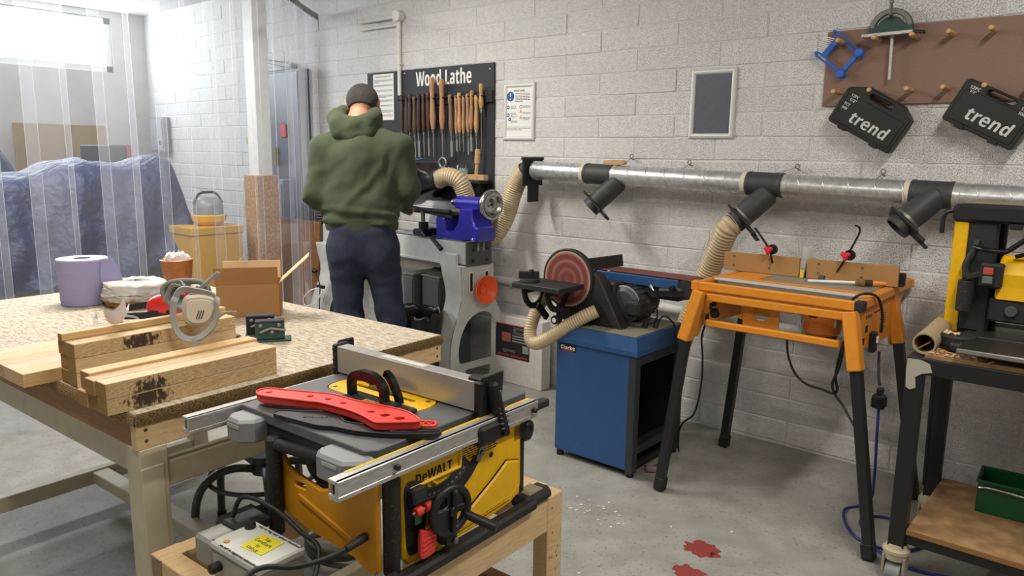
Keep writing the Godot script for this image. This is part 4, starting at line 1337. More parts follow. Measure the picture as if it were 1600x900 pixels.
	part("cup", MB.new().ball(V(0.02, 0.045, -0.1), V(0.055, 0.042, 0.026), 20, 10), mat(C("a81a1e"), 0.3), em)
	part("headband", MB.new().strap(smooth([V(0.03, 0.03, 0.058), V(-0.05, 0.022, 0.06), V(-0.15, 0.016, 0.03), V(-0.175, 0.015, -0.03), V(-0.14, 0.018, -0.1), V(-0.04, 0.03, -0.13), V(0.02, 0.04, -0.128)], 6), V(0, 1, 0), 0.022, 0.005), M.black, em)
	part("pivot", MB.new().cyl(V(0.04, 0.032, 0.058), V(0.04, 0.032, 0.066), 0.009), M.black, em)
	# grey respirator / mask draped on the stack
	var rp := bthing("respirator", "grey half-mask respirator with a beige filter cup hanging over the timber stack", "respirator", V(-0.262, BT + 0.108, -0.31))
	var gm := mat(C("9a9b99"), 0.6)
	var gd := mat(C("7d7f7c"), 0.6)
	# local frame for the cup: faces the camera's side
	var F := Basis(Vector3.UP, deg_to_rad(50))
	var cupb := MB.new()
	cupb.t = xf(V(0.014, 0.040, 0.0), F)
	var outl := spline2([Vector2(-0.04, 0.038), Vector2(0.0, 0.045), Vector2(0.038, 0.036), Vector2(0.046, 0.02), Vector2(0.028, -0.022), Vector2(0.008, -0.04), Vector2(-0.02, -0.042), Vector2(-0.042, -0.03), Vector2(-0.047, 0.0)], 5)
	cupb.prism(outl, 0.026, 0.008)
	part("filter_cup", cupb, mat(C("c7bda8"), 0.45), rp, "rounded beige cup")
	var face := MB.new()
	face.t = xf(V(0.014, 0.040, 0.0), F) * xf(V(0, 0, 0.024), Basis().scaled(Vector3(0.78, 0.74, 1)))
	face.prism(outl, 0.005, 0.003)
	part("cup_face", face, mat(C("cdc4b0"), 0.4), rp)
	var slots := MB.new()
	slots.t = xf(V(0.014, 0.040, 0.0), F)
	for k in 3:
		slots.beam(V(-0.012 + k * 0.006, -0.018, 0.0295), V(-0.004 + k * 0.006, 0.004, 0.0295), 0.002, 0.002, 0.0, V(0, 0, 1))
	part("slots", slots, M.darkgrey, rp)
	var rl := MB.new()
	rl.t = xf(V(0.014, 0.040, 0.0), F)
	rl.box(V(0.002, 0.043, 0.01), V(0.06, 0.006, 0.018), 0.002)
	part("red_label", rl, mat(C("7d3b3c"), 0.5), rp, "dark red label")
	var sb := MB.new()
	var loop := []
	for p in spline2([Vector2(-0.062, 0.03), Vector2(-0.045, 0.058), Vector2(-0.01, 0.055), Vector2(0.03, 0.04), Vector2(0.04, 0.0), Vector2(0.03, -0.035), Vector2(0.0, -0.063), Vector2(-0.03, -0.07), Vector2(-0.055, -0.055), Vector2(-0.066, -0.02)], 5):
		loop.append(V(0.014, 0.040, 0.0) + F * V(p.x, p.y, 0.034 if p.y < 0.03 else 0.02))
	var sides := []
	for p in loop:
		sides.append((p - V(0.008, 0.037, 0)).normalized())
	sb.strap(loop, sides, 0.015, 0.005, true)
	part("strap_loop", sb, gm, rp)
	part("strap_tail", MB.new().strap(smooth([V(0.014, 0.04, 0) + F * V(-0.02, -0.066, 0.036), V(0.014, 0.04, 0) + F * V(-0.015, -0.085, 0.04), V(0.014, 0.04, 0) + F * V(-0.01, -0.108, 0.042)], 4), F * V(1, 0, 0), 0.013, 0.0025), gm, rp)
	part("strap_end", MB.new().strap(smooth([V(0.014, 0.04, 0) + F * V(0.028, -0.03, 0.03), V(0.014, 0.04, 0) + F * V(0.055, -0.008, 0.015), V(0.014, 0.04, 0) + F * V(0.085, -0.008, 0.01)], 5), F * V(0, 1, 0.3), 0.007, 0.002), gm, rp)
	var mk := []
	for i in 9:
		var t := i / 8.0
		var row := []
		for j in 28:
			var a := TAU * j / 28
			var r := 0.052 * (1.0 - 0.5 * t * t)
			row.append(V(-0.07, 0.062, -0.02) + F * V(cos(a) * r * 1.15 - 0.02, sin(a) * r * 0.8 + 0.012 * cos(a) * cos(a), -0.02 - 0.05 * t))
		mk.append(row)
	part("face_piece", MB.new().sheet(mk, true), mat(C("808380"), 0.65, 0, {"two": true}), rp, "soft grey face piece")
	var rim := []
	for p in mk[0]:
		rim.append(p)
	part("seal_rim", MB.new().tube(rim, 0.006, 8, false, true), gd, rp)
	for q in [[V(-0.09, 0.09, 0.0), V(-0.06, 0.105, 0.01), V(-0.02, 0.085, 0.02), V(0.0, 0.10, 0.0)], [V(-0.015, 0.075, 0.02), V(0.0, 0.105, -0.02), V(0.005, 0.128, -0.05), V(0.0, 0.122, -0.055)], [V(-0.10, 0.055, 0.04), V(-0.07, 0.10, 0.03), V(-0.035, 0.08, 0.0), V(-0.01, 0.07, -0.01)]]:
		part("head_strap", MB.new().strap(smooth(q, 6), V(0.4, 0.5, 0.6), 0.014, 0.0025), gm, rp)
	# crumpled paper scrap, safety glasses
	var sc := bthing("paper_scrap", "small curled white paper scrap perched on the timber strip", "paper", V(-0.33, BT + 0.1275, -0.128), 0.9)
	var rows := []
	for i in 9:
		var row := []
		for j in 9:
			var u := i / 8.0 - 0.5
			var v := j / 8.0 - 0.5
			row.append(V(u * 0.05, 0.001 + 0.16 * u * u * 0.5 + 0.12 * v * v + 0.022 * (u - v), -v * 0.045))
		rows.append(row)
	part("sheet", MB.new().sheet(rows), mat(C("eceaf0"), 0.8, 0, {"two": true}), sc)
	var prn := MB.new()
	prn.t = xf(V(0, 0.004, 0), rot(Vector3.RIGHT, -90))
	part("print", prn.text("USE DRY", 0.004, xf(V(0, 0, 0)), 0.0003), M.ink, sc)
	var gl := bthing("safety_glasses", "clear safety glasses lying on the bench behind the thin timber strip", "glasses", V(-0.86, BT, -0.30), -0.4)
	var clear := mat(Color(0.9, 0.92, 0.93), 0.06, 0, {"alpha": 0.25})
	for s in [-1, 1]:
		var b := MB.new()
		b.t = xf(V(0.034 * s, 0.022, 0), rot(Vector3.UP, 12.0 * s))
		b.prism(rrect(0.058, 0.042, 0.016, 4), 0.002, 0.0005)
		part("lens", b, clear, gl)
		part("arm", MB.new().strap(smooth([V(0.064 * s, 0.03, 0), V(0.068 * s, 0.03, -0.05), V(0.062 * s, 0.02, -0.11), V(0.055 * s, 0.006, -0.125)], 5), V(0, 1, 0), 0.007, 0.0025), clear, gl)
	part("bridge", MB.new().tube([V(-0.008, 0.03, 0.002), V(0, 0.033, 0.004), V(0.008, 0.03, 0.002)], 0.0025, 6), M.midgrey, gl)
	# turned amber tub with crumpled film
	var tb := bthing("amber_tub", "brown tapered tub with crumpled clear film in its mouth at the bench's far corner", "tub", V(-1.39, BT, -0.856))
	part("tub_wall", MB.new().lathe(V(0, 0, 0), Vector3.UP, [Vector2(0, 0), Vector2(0.046, 0), Vector2(0.05, 0.006), Vector2(0.062, 0.11), Vector2(0.064, 0.116), Vector2(0.061, 0.118), Vector2(0.057, 0.112), Vector2(0.046, 0.02), Vector2(0, 0.015)], 36), mat(C("a9672b"), 0.35, 0, {"tex": M.t_grain, "tri": 6.0}), tb)
	var film := []
	var fz := noise(2.6, 98, 3)
	for i in 8:
		var row := []
		for j in 24:
			var a := TAU * j / 24
			var t := i / 7.0
			row.append(V(cos(a) * 0.058 * (1 - t) , 0.112 + 0.03 * sin(t * 2.6) + 0.022 * fz.get_noise_3d(cos(a) * 2, sin(a) * 2, t * 4), -sin(a) * 0.058 * (1 - t)))
		film.append(row)
	part("film", MB.new().sheet(film, true), mat(Color(0.95, 0.93, 0.9), 0.12, 0, {"alpha": 0.35}), tb)
	# open cardboard box
	var bx := bthing("cardboard_box", "open brown cardboard box with its flaps up near the bench's far edge", "box", V(-0.605, BT, -0.796), deg_to_rad(51.5))
	var bw := 0.205
	var bh := 0.115
	var bd := 0.13
	var th := 0.003
	part("front_wall", MB.new().bx(V(-bw, 0, -th), V(0, bh, 0), 0.001), M.card, bx)
	part("back_wall", MB.new().bx(V(-bw, 0, -bd), V(0, bh, -bd + th), 0.001), M.card, bx)
	part("side_wall", MB.new().bx(V(-th, 0, -bd), V(0, bh, 0), 0.001), M.card, bx)
	part("side_wall", MB.new().bx(V(-bw, 0, -bd), V(-bw + th, bh, 0), 0.001), M.card, bx)
	part("base", MB.new().bx(V(-bw, 0, -bd), V(0, th, 0), 0.001), M.card, bx)
	part("flap", MB.new().box(V(-bw / 2 - 0.004, bh + 0.030, 0.011), V(bw, 0.064, th), 0.001, rot(Vector3.RIGHT, 20)), M.card, bx, "front flap")
	part("flap", MB.new().box(V(-bw / 2 + 0.002, bh + 0.03, -bd - 0.006), V(bw - 0.01, 0.062, th), 0.001, rot(Vector3.RIGHT, -12)), M.cardin, bx, "pale back flap")
	part("flap", MB.new().box(V(0.05, bh + 0.045, -bd / 2), V(0.13, th, bd - 0.02), 0.001, rot(Vector3.BACK, 42)), M.cardin, bx, "pale right flap")
	part("packing_strip", MB.new().strap(smooth([V(-bw + 0.03, bh - 0.02, -0.07), V(-bw + 0.045, bh + 0.04, -0.1), V(-bw + 0.085, bh + 0.085, -0.12)], 5), V(0, 0.3, 1), 0.012, 0.001), mat(Color(0.92, 0.85, 0.75), 0.15, 0, {"alpha": 0.5}), bx)
	# two green and black bracket jigs
	var jm := mat(C("2c4a46"), 0.45, 0, {"tex": M.grime, "tri": 8.0})
	for q in [[V(-0.43, BT, -0.60), 0.95, "black bolted bracket jig standing behind its green twin on the bench"], [V(-0.345, BT, -0.575), 0.95, "dark green bolted bracket jig standing on the bench beside the timber"]]:
		var j := bthing("bracket_jig", q[2], "jig", q[0], q[1], "bracket jigs on the bench")
		part("base_plate", MB.new().bx(V(-0.045, 0.0, -0.03), V(0.06, 0.006, 0.03), 0.002), jm, j)
		part("upright", MB.new().bx(V(-0.042, 0.006, 0.012), V(0.042, 0.062, 0.022), 0.003), M.black if q[0].x < -0.4 else jm, j)
		part("fence_plate", MB.new().bx(V(-0.042, 0.055, -0.02), V(0.042, 0.062, 0.022), 0.002), M.blackmatt, j)
		part("gusset", MB.new().beam(V(-0.028, 0.03, 0.026), V(0.002, 0.042, 0.026), 0.006, 0.006, 0.001).beam(V(0.002, 0.042, 0.026), V(0.046, 0.034, 0.026), 0.006, 0.006, 0.001), M.midgrey, j)
		for x in [-0.026, 0.026]:
			part("bolt", MB.new().cyl(V(x, 0.05, 0.022), V(x, 0.05, 0.0265), 0.0055, -1, 10), M.screw, j)
		part("bolt", MB.new().cyl(V(0.006, 0.03, 0.022), V(0.006, 0.03, 0.027), 0.0055, -1, 10), M.screw, j)
	var ds := bthing("wood_knot_offcut", "small dark splintered offcut lying at the right end of the back stack", "offcut", V(-0.46, BT, -0.52), 0.5)
	part("piece", MB.new().ball(V(0, 0.006, 0), V(0.028, 0.006, 0.014), 12, 8), mat(C("6d6558"), 0.7), ds)
	part("dark_bark", MB.new().box(V(0.006, 0.006, 0.014), V(0.02, 0.01, 0.008), 0.002, rot(Vector3.UP, 20)), M.ink, ds)
	var sd := bthing("paper_sheet", "flat lilac sheet of paper towel lying between the woolly pad and the tub", "paper", V(-1.38, BT, -0.80), 0.2)
	part("sheet", MB.new().bx(V(-0.06, 0.0005, -0.06), V(0.06, 0.002, 0.09), 0.0), mat(C("b5b2d8"), 0.9), sd)
const SPOS := Vector3(1.945, 0, 2.593)
const SYAW := 1.6068
func on_saw(p: Vector3) -> Vector3:
	return SPOS + Basis(Vector3.UP, SYAW) * p
func sthing(called: String, label: String, cat: String, p: Vector3, turn := 0.0) -> Node3D:
	return thing(called, label, cat, on_saw(p), SYAW + turn)

func saw_stand() -> void:
	var o := sthing("pine_stand", "knotty pine trestle stand carrying the table saw", "stand", V(0, 0, 0))
	var y := 0.527
	var X0 := -0.21
	var X1 := 0.585
	part("front_rail", MB.new().bx(V(X0, y - 0.085, -0.005), V(X1 - 0.062, y, 0.038), 0.002), M.pine, o)
	part("back_rail", MB.new().bx(V(X0, y - 0.085, -0.445), V(X1 - 0.045, y, -0.402), 0.002), M.pine, o)
	for x in [X0 + 0.022, 0.53]:
		part("cross_rail", MB.new().beam(V(x, y - 0.043, -0.402), V(x, y - 0.043, -0.005), 0.044, 0.085, 0.002), M.pine, o)
	# posts stand on end
	for q in [[X1 - 0.031, 0.017], [X1 - 0.031, -0.424], [X0 + 0.031, 0.017], [X0 + 0.031, -0.424]]:
		part("post", MB.new().beam(V(q[0], 0.0, q[1]), V(q[0], y + 0.001, q[1]), 0.044, 0.062, 0.002, V(1, 0, 0)), M.pine, o)
	part("top_board", MB.new().beam(V(0.545, y + 0.002, -0.40), V(0.545, y + 0.002, -0.007), 0.076, 0.006, 0.001), M.pine, o)
	for x in [X1 - 0.031, X0 + 0.031]:
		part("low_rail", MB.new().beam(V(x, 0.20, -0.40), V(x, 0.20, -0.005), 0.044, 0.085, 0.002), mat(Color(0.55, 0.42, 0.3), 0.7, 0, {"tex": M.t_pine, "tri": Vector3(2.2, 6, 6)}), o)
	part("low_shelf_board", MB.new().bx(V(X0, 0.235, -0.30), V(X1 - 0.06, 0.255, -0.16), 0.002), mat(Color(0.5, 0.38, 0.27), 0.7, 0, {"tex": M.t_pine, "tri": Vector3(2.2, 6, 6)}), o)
	var kn := RandomNumberGenerator.new()
	kn.seed = 2
	for k in 9:
		part("knot", MB.new().ball(V(X1 - 0.031 + kn.randf_range(-0.024, 0.024), kn.randf_range(0.2, 0.51), 0.0388), V(0.0025, 0.004, 0.0008), 8, 6), mat(C("8a5a30"), 0.7), o)

func table_saw() -> void:
	var H := 0.8
	var o := sthing("table_saw", "yellow and black portable table saw with a grey table on the pine stand", "table saw", V(0, 0.527, 0))
	var oy := V(0, -0.527, 0)
	var tabm := mat(C("606163"), 0.5, 0.2, {"tex": M.grime, "bump": M.fine, "bs": 0.01, "tri": 4.0})
	var add := func(called: String, b: MB, m: Material, parent: Node3D = o, label := "") -> MeshInstance3D:
		var q := MB.new()
		q.t = xf(oy)
		q.add(b)
		return part(called, q, m, parent, label)
	# table top with throat slot
	var tp := MB.new()
	tp.t = Transform3D(Basis(V(1, 0, 0), V(0, 0, -1), V(0, 1, 0)), V(0, H - 0.022, 0))
	var outline := [Vector2(0.0, 0.015), Vector2(0.02, -0.0), Vector2(0.475, -0.0), Vector2(0.487, 0.012), Vector2(0.487, 0.44), Vector2(0.475, 0.45), Vector2(0.14, 0.45), Vector2(0.1, 0.43), Vector2(0.0, 0.425)]
	var ins := spline2([Vector2(0.25, 0.095), Vector2(0.293, 0.11), Vector2(0.302, 0.16), Vector2(0.302, 0.32), Vector2(0.293, 0.385), Vector2(0.25, 0.40), Vector2(0.205, 0.385), Vector2(0.196, 0.32), Vector2(0.196, 0.16), Vector2(0.205, 0.11)], 4)
	tp.prism(outline, 0.022, 0.002, [ins])
	var tab: MeshInstance3D = add.call("table", tp, tabm, o, "grey cast table")
	for x in [0.148, 0.355]:
		if x > 0.2:
			add.call("mitre_slot", MB.new().bx(V(x, H - 0.001, -0.448), V(x + 0.02, H + 0.0004, -0.001), 0.0), M.darkgrey, tab)
	add.call("scribed_line", MB.new().bx(V(0.17, H, -0.1), V(0.173, H + 0.0004, -0.002), 0.0), M.alu, tab)
	var ip := MB.new()
	ip.t = Transform3D(Basis(V(1, 0, 0), V(0, 0, -1), V(0, 1, 0)), V(0, H - 0.006, 0))
	var shrink := []
	for p in ins:
		shrink.append(Vector2(0.249, 0.248) + (p - Vector2(0.249, 0.248)) * 0.985)
	ip.prism(shrink, 0.0065, 0.001, [rrect(0.014, 0.2, 0.006, 4, Vector2(0.262, 0.25))])
	add.call("throat_plate", ip, M.yellow, o, "yellow throat plate")
	for p in [V(0.225, H + 0.0006, -0.12), V(0.28, H + 0.0006, -0.125), V(0.215, H + 0.0006, -0.37)]:
		add.call("plate_hole", MB.new().cyl(p, p + V(0, 0.0006, 0), 0.006, -1, 12), M.darkgrey, o)
	var bl := MB.new()
	bl.t = Transform3D(Basis(V(0, 0, -1), V(0, 1, 0), V(1, 0, 0)), V(0.2605, 0.73, -0.25))
	var teeth := []
	for k in 48:
		var a := TAU * k / 24.0 / 2.0
		teeth.append(Vector2(cos(a), sin(a)) * (0.098 if k % 2 == 0 else 0.09))
	bl.prism(teeth, 0.0022)
	add.call("blade", bl, M.steelrough, o)
	# side wings, left corners
	for q in [[-0.42, -0.335], [-0.115, 0.004]]:
		var w := MB.new()
		w.t = Transform3D(Basis(V(1, 0, 0), V(0, 0, -1), V(0, 1, 0)), V(0, H - 0.062, 0))
		var z0: float = -q[1]
		var z1: float = -q[0]
		w.prism([Vector2(0.012, z0), Vector2(0.012, z1), Vector2(-0.03, z1), Vector2(-0.05, z1 - 0.02), Vector2(-0.05, z0 + 0.025), Vector2(-0.025, z0)], 0.052, 0.006)
		add.call("corner_wing", w, mat(C("85878a"), 0.5, 0.15), o)
		add.call("wing_tab", MB.new().bx(V(-0.052, H - 0.028, (q[0] + q[1]) / 2 - 0.022), V(-0.049, H - 0.02, (q[0] + q[1]) / 2 + 0.022), 0.001), M.alu, o)
	add.call("table_skirt", MB.new().bx(V(0.004, H - 0.055, -0.425), V(0.02, H - 0.02, -0.005), 0.002).bx(V(0.004, H - 0.05, -0.01), V(0.48, H - 0.02, 0.0), 0.002), M.blackmatt, o)
	add.call("motor_guard", MB.new().lathe(V(0.06, 0.70, -0.235), V(1, 0, 0), [Vector2(0, 0), Vector2(0.05, 0), Vector2(0.06, 0.01), Vector2(0.06, 0.12), Vector2(0, 0.12)], 28).bx(V(0.06, 0.70, -0.295), V(0.18, 0.77, -0.175), 0.006), M.black, o)
	var mtx := MB.new()
	mtx.text("DeWALT", 0.011, Transform3D(Basis(V(0, 0, 1), V(0, 1, 0), V(-1, 0, 0)), V(0.0596, 0.70, -0.235)), 0.0006, true, true, -0.055)
	add.call("motor_lettering", mtx, mat(C("8d7c4c"), 0.6), o)
	# rails
	for q in [[0.022, 0.05, -0.115, 0.46], [-0.465, -0.437, -0.115, 0.46]]:
		var z0: float = q[0]
		var z1: float = q[1]
		add.call("rail", MB.new().bx(V(q[2], H - 0.012, z0), V(q[3], H - 0.004, z1), 0.0015).bx(V(q[2], H - 0.034, z1 - 0.009), V(q[3], H - 0.004, z1 - 0.001), 0.001).bx(V(q[2], H - 0.042, z0), V(q[3], H - 0.032, z1), 0.0015), M.alu, o, "aluminium fence rail")
		add.call("rail_extension", MB.new().bx(V(q[3], H - 0.032, z0 + 0.002), V(q[3] + 0.05, H - 0.014, z1 - 0.004), 0.002), M.blackmatt, o)
		add.call("rail_web", MB.new().bx(V(q[2] + 0.004, H - 0.034, z0 + 0.004), V(q[3], H - 0.01, z0 + 0.01), 0.0), M.steelrough, o)
	add.call("scale_strip", MB.new().bx(V(-0.08, H - 0.0042, 0.022), V(0.455, H - 0.0034, 0.029), 0.0), mat(C("d8b320"), 0.5), o, "yellow scale tape")
	var tick := MB.new()
	for k in 90:
		tick.bx(V(-0.06 + k * 0.0055, H - 0.0036, 0.024 if k % 5 else 0.022), V(-0.0595 + k * 0.0055, H - 0.0032, 0.029), 0.0)
	add.call("scale_ticks", tick, M.ink, o)
	add.call("rail_knob", MB.new().cyl(V(0.02, H - 0.02, 0.049), V(0.02, H - 0.02, 0.058), 0.006), M.black, o)
	add.call("rail_knob", MB.new().cyl(V(0.44, H - 0.022, 0.049), V(0.44, H - 0.022, 0.06), 0.006), M.black, o)
	# body: left pressed side and front face
	var ys := MB.new()
	ys.t = Transform3D(Basis(V(0, 0, 1), V(0, 1, 0), V(-1, 0, 0)), V(0.016, 0, 0))
	var side := [Vector2(-0.305, 0.715), Vector2(-0.312, 0.705), Vector2(-0.305, 0.655), Vector2(-0.30, 0.62), Vector2(-0.285, 0.595), Vector2(-0.2, 0.575), Vector2(-0.06, 0.565), Vector2(-0.03, 0.552), Vector2(0.0, 0.55), Vector2(0.012, 0.56), Vector2(0.012, 0.745), Vector2(-0.11, 0.745), Vector2(-0.13, 0.735), Vector2(-0.135, 0.685), Vector2(-0.16, 0.677), Vector2(-0.235, 0.69), Vector2(-0.27, 0.70), Vector2(-0.285, 0.72), Vector2(-0.295, 0.725)]
	ys.prism(side, 0.012, 0.003, [rrect(0.035, 0.01, 0.004, 3, Vector2(-0.225, 0.668))])
	add.call("side_panel", ys, M.yellowdirt, o, "dusty yellow side panel")
	add.call("panel_rib", MB.new().beam(V(0.003, 0.645, -0.23), V(0.003, 0.602, -0.06), 0.006, 0.012, 0.002), M.yellowdirt, o)
	add.call("side_panel", MB.new().bx(V(0.435, 0.555, -0.30), V(0.447, 0.745, 0.01), 0.003), M.yellowdirt, o)
	var fp := MB.new()
	fp.t = xf(V(0, 0, 0.008))
	var front := [Vector2(0.06, 0.565), Vector2(0.075, 0.548), Vector2(0.11, 0.545), Vector2(0.30, 0.548), Vector2(0.40, 0.56), Vector2(0.43, 0.575), Vector2(0.435, 0.60), Vector2(0.432, 0.75), Vector2(0.06, 0.75)]
	var arc := []
	for i in 17:
		var a := lerpf(-0.5, 0.93, i / 16.0)
		arc.append(Vector2(0.155, 0.802) + Vector2(sin(a), -cos(a)) * 0.165)
	for i in 17:
		var a := lerpf(0.93, -0.5, i / 16.0)
		arc.append(Vector2(0.155, 0.802) + Vector2(sin(a), -cos(a)) * 0.14)
	fp.prism(front, 0.014, 0.004, [])
	add.call("front_panel", fp, M.yellow, o, "yellow front panel")
	var slot := MB.new()
	slot.t = xf(V(0, 0, 0.0222))
	slot.prism(arc, 0.0012)
	add.call("bevel_slot", slot, M.ink, o, "dark curved bevel slot")
	var arc2 := []
	for i in 17:
		var a := lerpf(-0.62, 0.80, i / 16.0)
		arc2.append(Vector2(0.155, 0.802) + Vector2(sin(a), -cos(a)) * 0.138)
	for i in 17:
		var a := lerpf(0.80, -0.62, i / 16.0)
		arc2.append(Vector2(0.155, 0.802) + Vector2(sin(a), -cos(a)) * 0.112)
	var sc := MB.new()
	sc.t = xf(V(0, 0, 0.0218))
	sc.prism(arc2, 0.004, 0.001)
	add.call("bevel_scale", sc, M.blackmatt, o)
	var num := MB.new()
	for k in 9:
		var a := lerpf(-0.2, 0.66, k / 8.0)
		var p := Vector2(0.155, 0.802) + Vector2(sin(a), -cos(a)) * 0.124
		num.text(str(5 + k * 5), 0.0052, xf(V(p.x, p.y - 0.0026, 0.0259), rot(Vector3.BACK, rad_to_deg(a))), 0.0004)
	for k in 26:
		var a := lerpf(-0.25, 0.72, k / 25.0)
		var p := Vector2(0.155, 0.802) + Vector2(sin(a), -cos(a)) * 0.133
		num.box(V(p.x, p.y, 0.0261), V(0.0006, 0.005, 0.0004), 0.0, rot(Vector3.BACK, rad_to_deg(a)))
	add.call("scale_numbers", num, M.midgrey, o)
	# moulded ramp faces right of the slot and the raised bar under the badge
	var wd := MB.new()
	wd.t = xf(V(0, 0, 0.021))
	wd.prism([Vector2(0.215, 0.565), Vector2(0.39, 0.575), Vector2(0.42, 0.60), Vector2(0.42, 0.66), Vector2(0.375, 0.672), Vector2(0.33, 0.645), Vector2(0.25, 0.605)], 0.008, 0.006)
	add.call("moulded_ramp", wd, M.yellow, o)
	add.call("moulded_bar", MB.new().bx(V(0.075, 0.703, 0.02), V(0.225, 0.711, 0.028), 0.003).beam(V(0.14, 0.704, 0.024), V(0.15, 0.692, 0.024), 0.008, 0.008, 0.003).beam(V(0.222, 0.707, 0.024), V(0.225, 0.745, 0.024), 0.008, 0.006, 0.002), M.yellow, o)
	add.call("lettering", MB.new().text("DeWALT", 0.021, xf(V(0.147, 0.7185, 0.0222)), 0.0012, true, true, -0.104), M.ink, o, "black lettering")
	var wr := MB.new()
	var rg := RandomNumberGenerator.new()
	rg.seed = 14
	wr.t = xf(V(0, 0, 0))
	print_rows(wr, 0.225, 0.345, 0.742, 6, 0.0052, 0.002, rg, 0.0222)
	add.call("small_print", wr, M.ink, o)
	add.call("slot_bracket", MB.new().beam(V(0.278, 0.70, 0.024), V(0.30, 0.74, 0.024), 0.006, 0.016, 0.002).cyl(V(0.288, 0.717, 0.024), V(0.288, 0.717, 0.032), 0.006), M.steelrough, o)
	add.call("panel_hole", MB.new().cyl(V(0.325, 0.70, 0.0222), V(0.325, 0.70, 0.0236), 0.006), M.ink, o)
	# switch well
	var sw := MB.new()
	sw.t = xf(V(0, 0, 0.0222))
	sw.prism(spline2([Vector2(0.065, 0.715), Vector2(0.1, 0.718), Vector2(0.126, 0.70), Vector2(0.128, 0.66), Vector2(0.12, 0.62), Vector2(0.112, 0.575), Vector2(0.085, 0.566), Vector2(0.07, 0.58), Vector2(0.066, 0.64)], 3), 0.003, 0.001)
	add.call("switch_well", sw, M.blackmatt, o)
	add.call("switch_hood", MB.new().box(V(0.088, 0.695, 0.034), V(0.038, 0.032, 0.022), 0.004, rot(Vector3.RIGHT, -12)), M.blackmatt, o)
	add.call("hinge_pin", MB.new().cyl(V(0.062, 0.668, 0.046), V(0.124, 0.668, 0.046), 0.003), M.steelrough, o)
	for x in [0.079, 0.106]:
		add.call("hinge_barrel", MB.new().cyl(V(x - 0.009, 0.668, 0.046), V(x + 0.009, 0.668, 0.046), 0.0095), M.red, o, "red hinge barrel")
	add.call("paddle_arm", MB.new().beam(V(0.112, 0.66, 0.046), V(0.118, 0.62, 0.048), 0.006, 0.008, 0.001), M.red, o)
	add.call("green_button", MB.new().bx(V(0.082, 0.633, 0.03), V(0.1, 0.653, 0.036), 0.002), mat(C("2c7a3c"), 0.5), o)
	var pd := MB.new()
	pd.t = xf(V(0.1, 0.6, 0.044), rot(Vector3.RIGHT, 4))
	pd.prism(spline2([Vector2(-0.021, 0.03), Vector2(0.0, 0.022), Vector2(0.022, 0.03), Vector2(0.024, 0.0), Vector2(0.02, -0.03), Vector2(0.0, -0.036), Vector2(-0.02, -0.03), Vector2(-0.023, 0.0)], 3), 0.009, 0.002)
	for k in 4:
		pd.box(V(0, 0.008 - k * 0.01, 0.0095), V(0.034, 0.003, 0.002), 0.0005, rot(Vector3.BACK, 12))
	add.call("stop_paddle", pd, M.red, o, "ribbed red stop paddle")
	# handwheel
	var wc := V(0.152, 0.648, 0.062)
	var hw := MB.new()
	hw.tube(circ3(wc, 0.046, 36, rot(Vector3.UP, -6)), 0.0085, 12, false, true)
	hw.add(MB.new().prism(circ(0.046, 32), 0.008, 0.002, [spline2([Vector2(0.012, -0.012), Vector2(0.034, -0.008), Vector2(0.03, -0.024), Vector2(0.016, -0.03)], 4), spline2([Vector2(-0.012, 0.014), Vector2(-0.034, 0.01), Vector2(-0.028, 0.026), Vector2(-0.014, 0.032)], 4)]), xf(wc + V(0, 0, -0.004)))
	var wheel: MeshInstance3D = add.call("height_wheel", hw, M.black, o, "black height handwheel")
	add.call("wheel_spokes", MB.new().beam(wc + V(-0.045, 0.004, -0.001), wc + V(0.045, -0.004, 0.001), 0.012, 0.018, 0.004).beam(wc + V(0.0, -0.045, 0), wc + V(0.004, 0.045, 0), 0.012, 0.03, 0.004, V(0, 0, 1)), M.black, wheel)
	add.call("wheel_hub", MB.new().cyl(V(wc.x, wc.y, 0.022), V(wc.x, wc.y, 0.075), 0.011), M.black, wheel)
	add.call("crank_grip", MB.new().cyl(wc + V(0.04, -0.022, 0.005), wc + V(0.062, -0.04, 0.07), 0.009, 0.0105), M.black, wheel)
	add.call("bevel_lock", MB.new().lathe(V(0.155, 0.588, 0.03), V(0.1, -0.1, 1), [Vector2(0, 0), Vector2(0.018, 0), Vector2(0.021, 0.012), Vector2(0.017, 0.03), Vector2(0.011, 0.036), Vector2(0, 0.036)], 20).beam(V(0.13, 0.60, 0.04), V(0.158, 0.59, 0.05), 0.02, 0.018, 0.005), M.black, o, "black bevel lock lever")
	add.call("lock_tip", MB.new().cyl(V(0.16, 0.582, 0.066), V(0.162, 0.58, 0.072), 0.007), M.steelrough, o)
	# roll cage
	for q in [[0.035, 0.017], [0.452, -0.004], [-0.012, -0.29], [0.452, -0.40]]:
		add.call("cage_post", MB.new().cyl(V(q[0], 0.545, q[1]), V(q[0], 0.762, q[1]), 0.0165, -1, 18, 0.004), M.dusty, o, "black tubular cage post")
	add.call("cage_tube", MB.new().cyl(V(-0.012, 0.748, -0.29), V(0.03, 0.748, 0.01), 0.013), M.dusty, o)
	add.call("cage_bar", MB.new().beam(V(0.03, 0.541, 0.045), V(0.46, 0.541, 0.04), 0.03, 0.026, 0.006), M.dusty, o)
	add.call("cage_bar", MB.new().beam(V(0.0, 0.541, -0.41), V(0.46, 0.541, -0.41), 0.03, 0.026, 0.006), M.dusty, o)
	for q in [[V(-0.03, 0.54, 0.045), 0.0, 0.13], [V(0.475, 0.541, 0.02), 0.0, 0.11], [V(0.475, 0.541, -0.41), 0.0, 0.1], [V(-0.03, 0.541, -0.41), 0.0, 0.1]]:
		var c: Vector3 = q[0]
		add.call("rubber_foot", MB.new().box(c + V(0.005, 0.003, 0.0), V(q[2], 0.034, 0.055), 0.012), M.dusty, o)
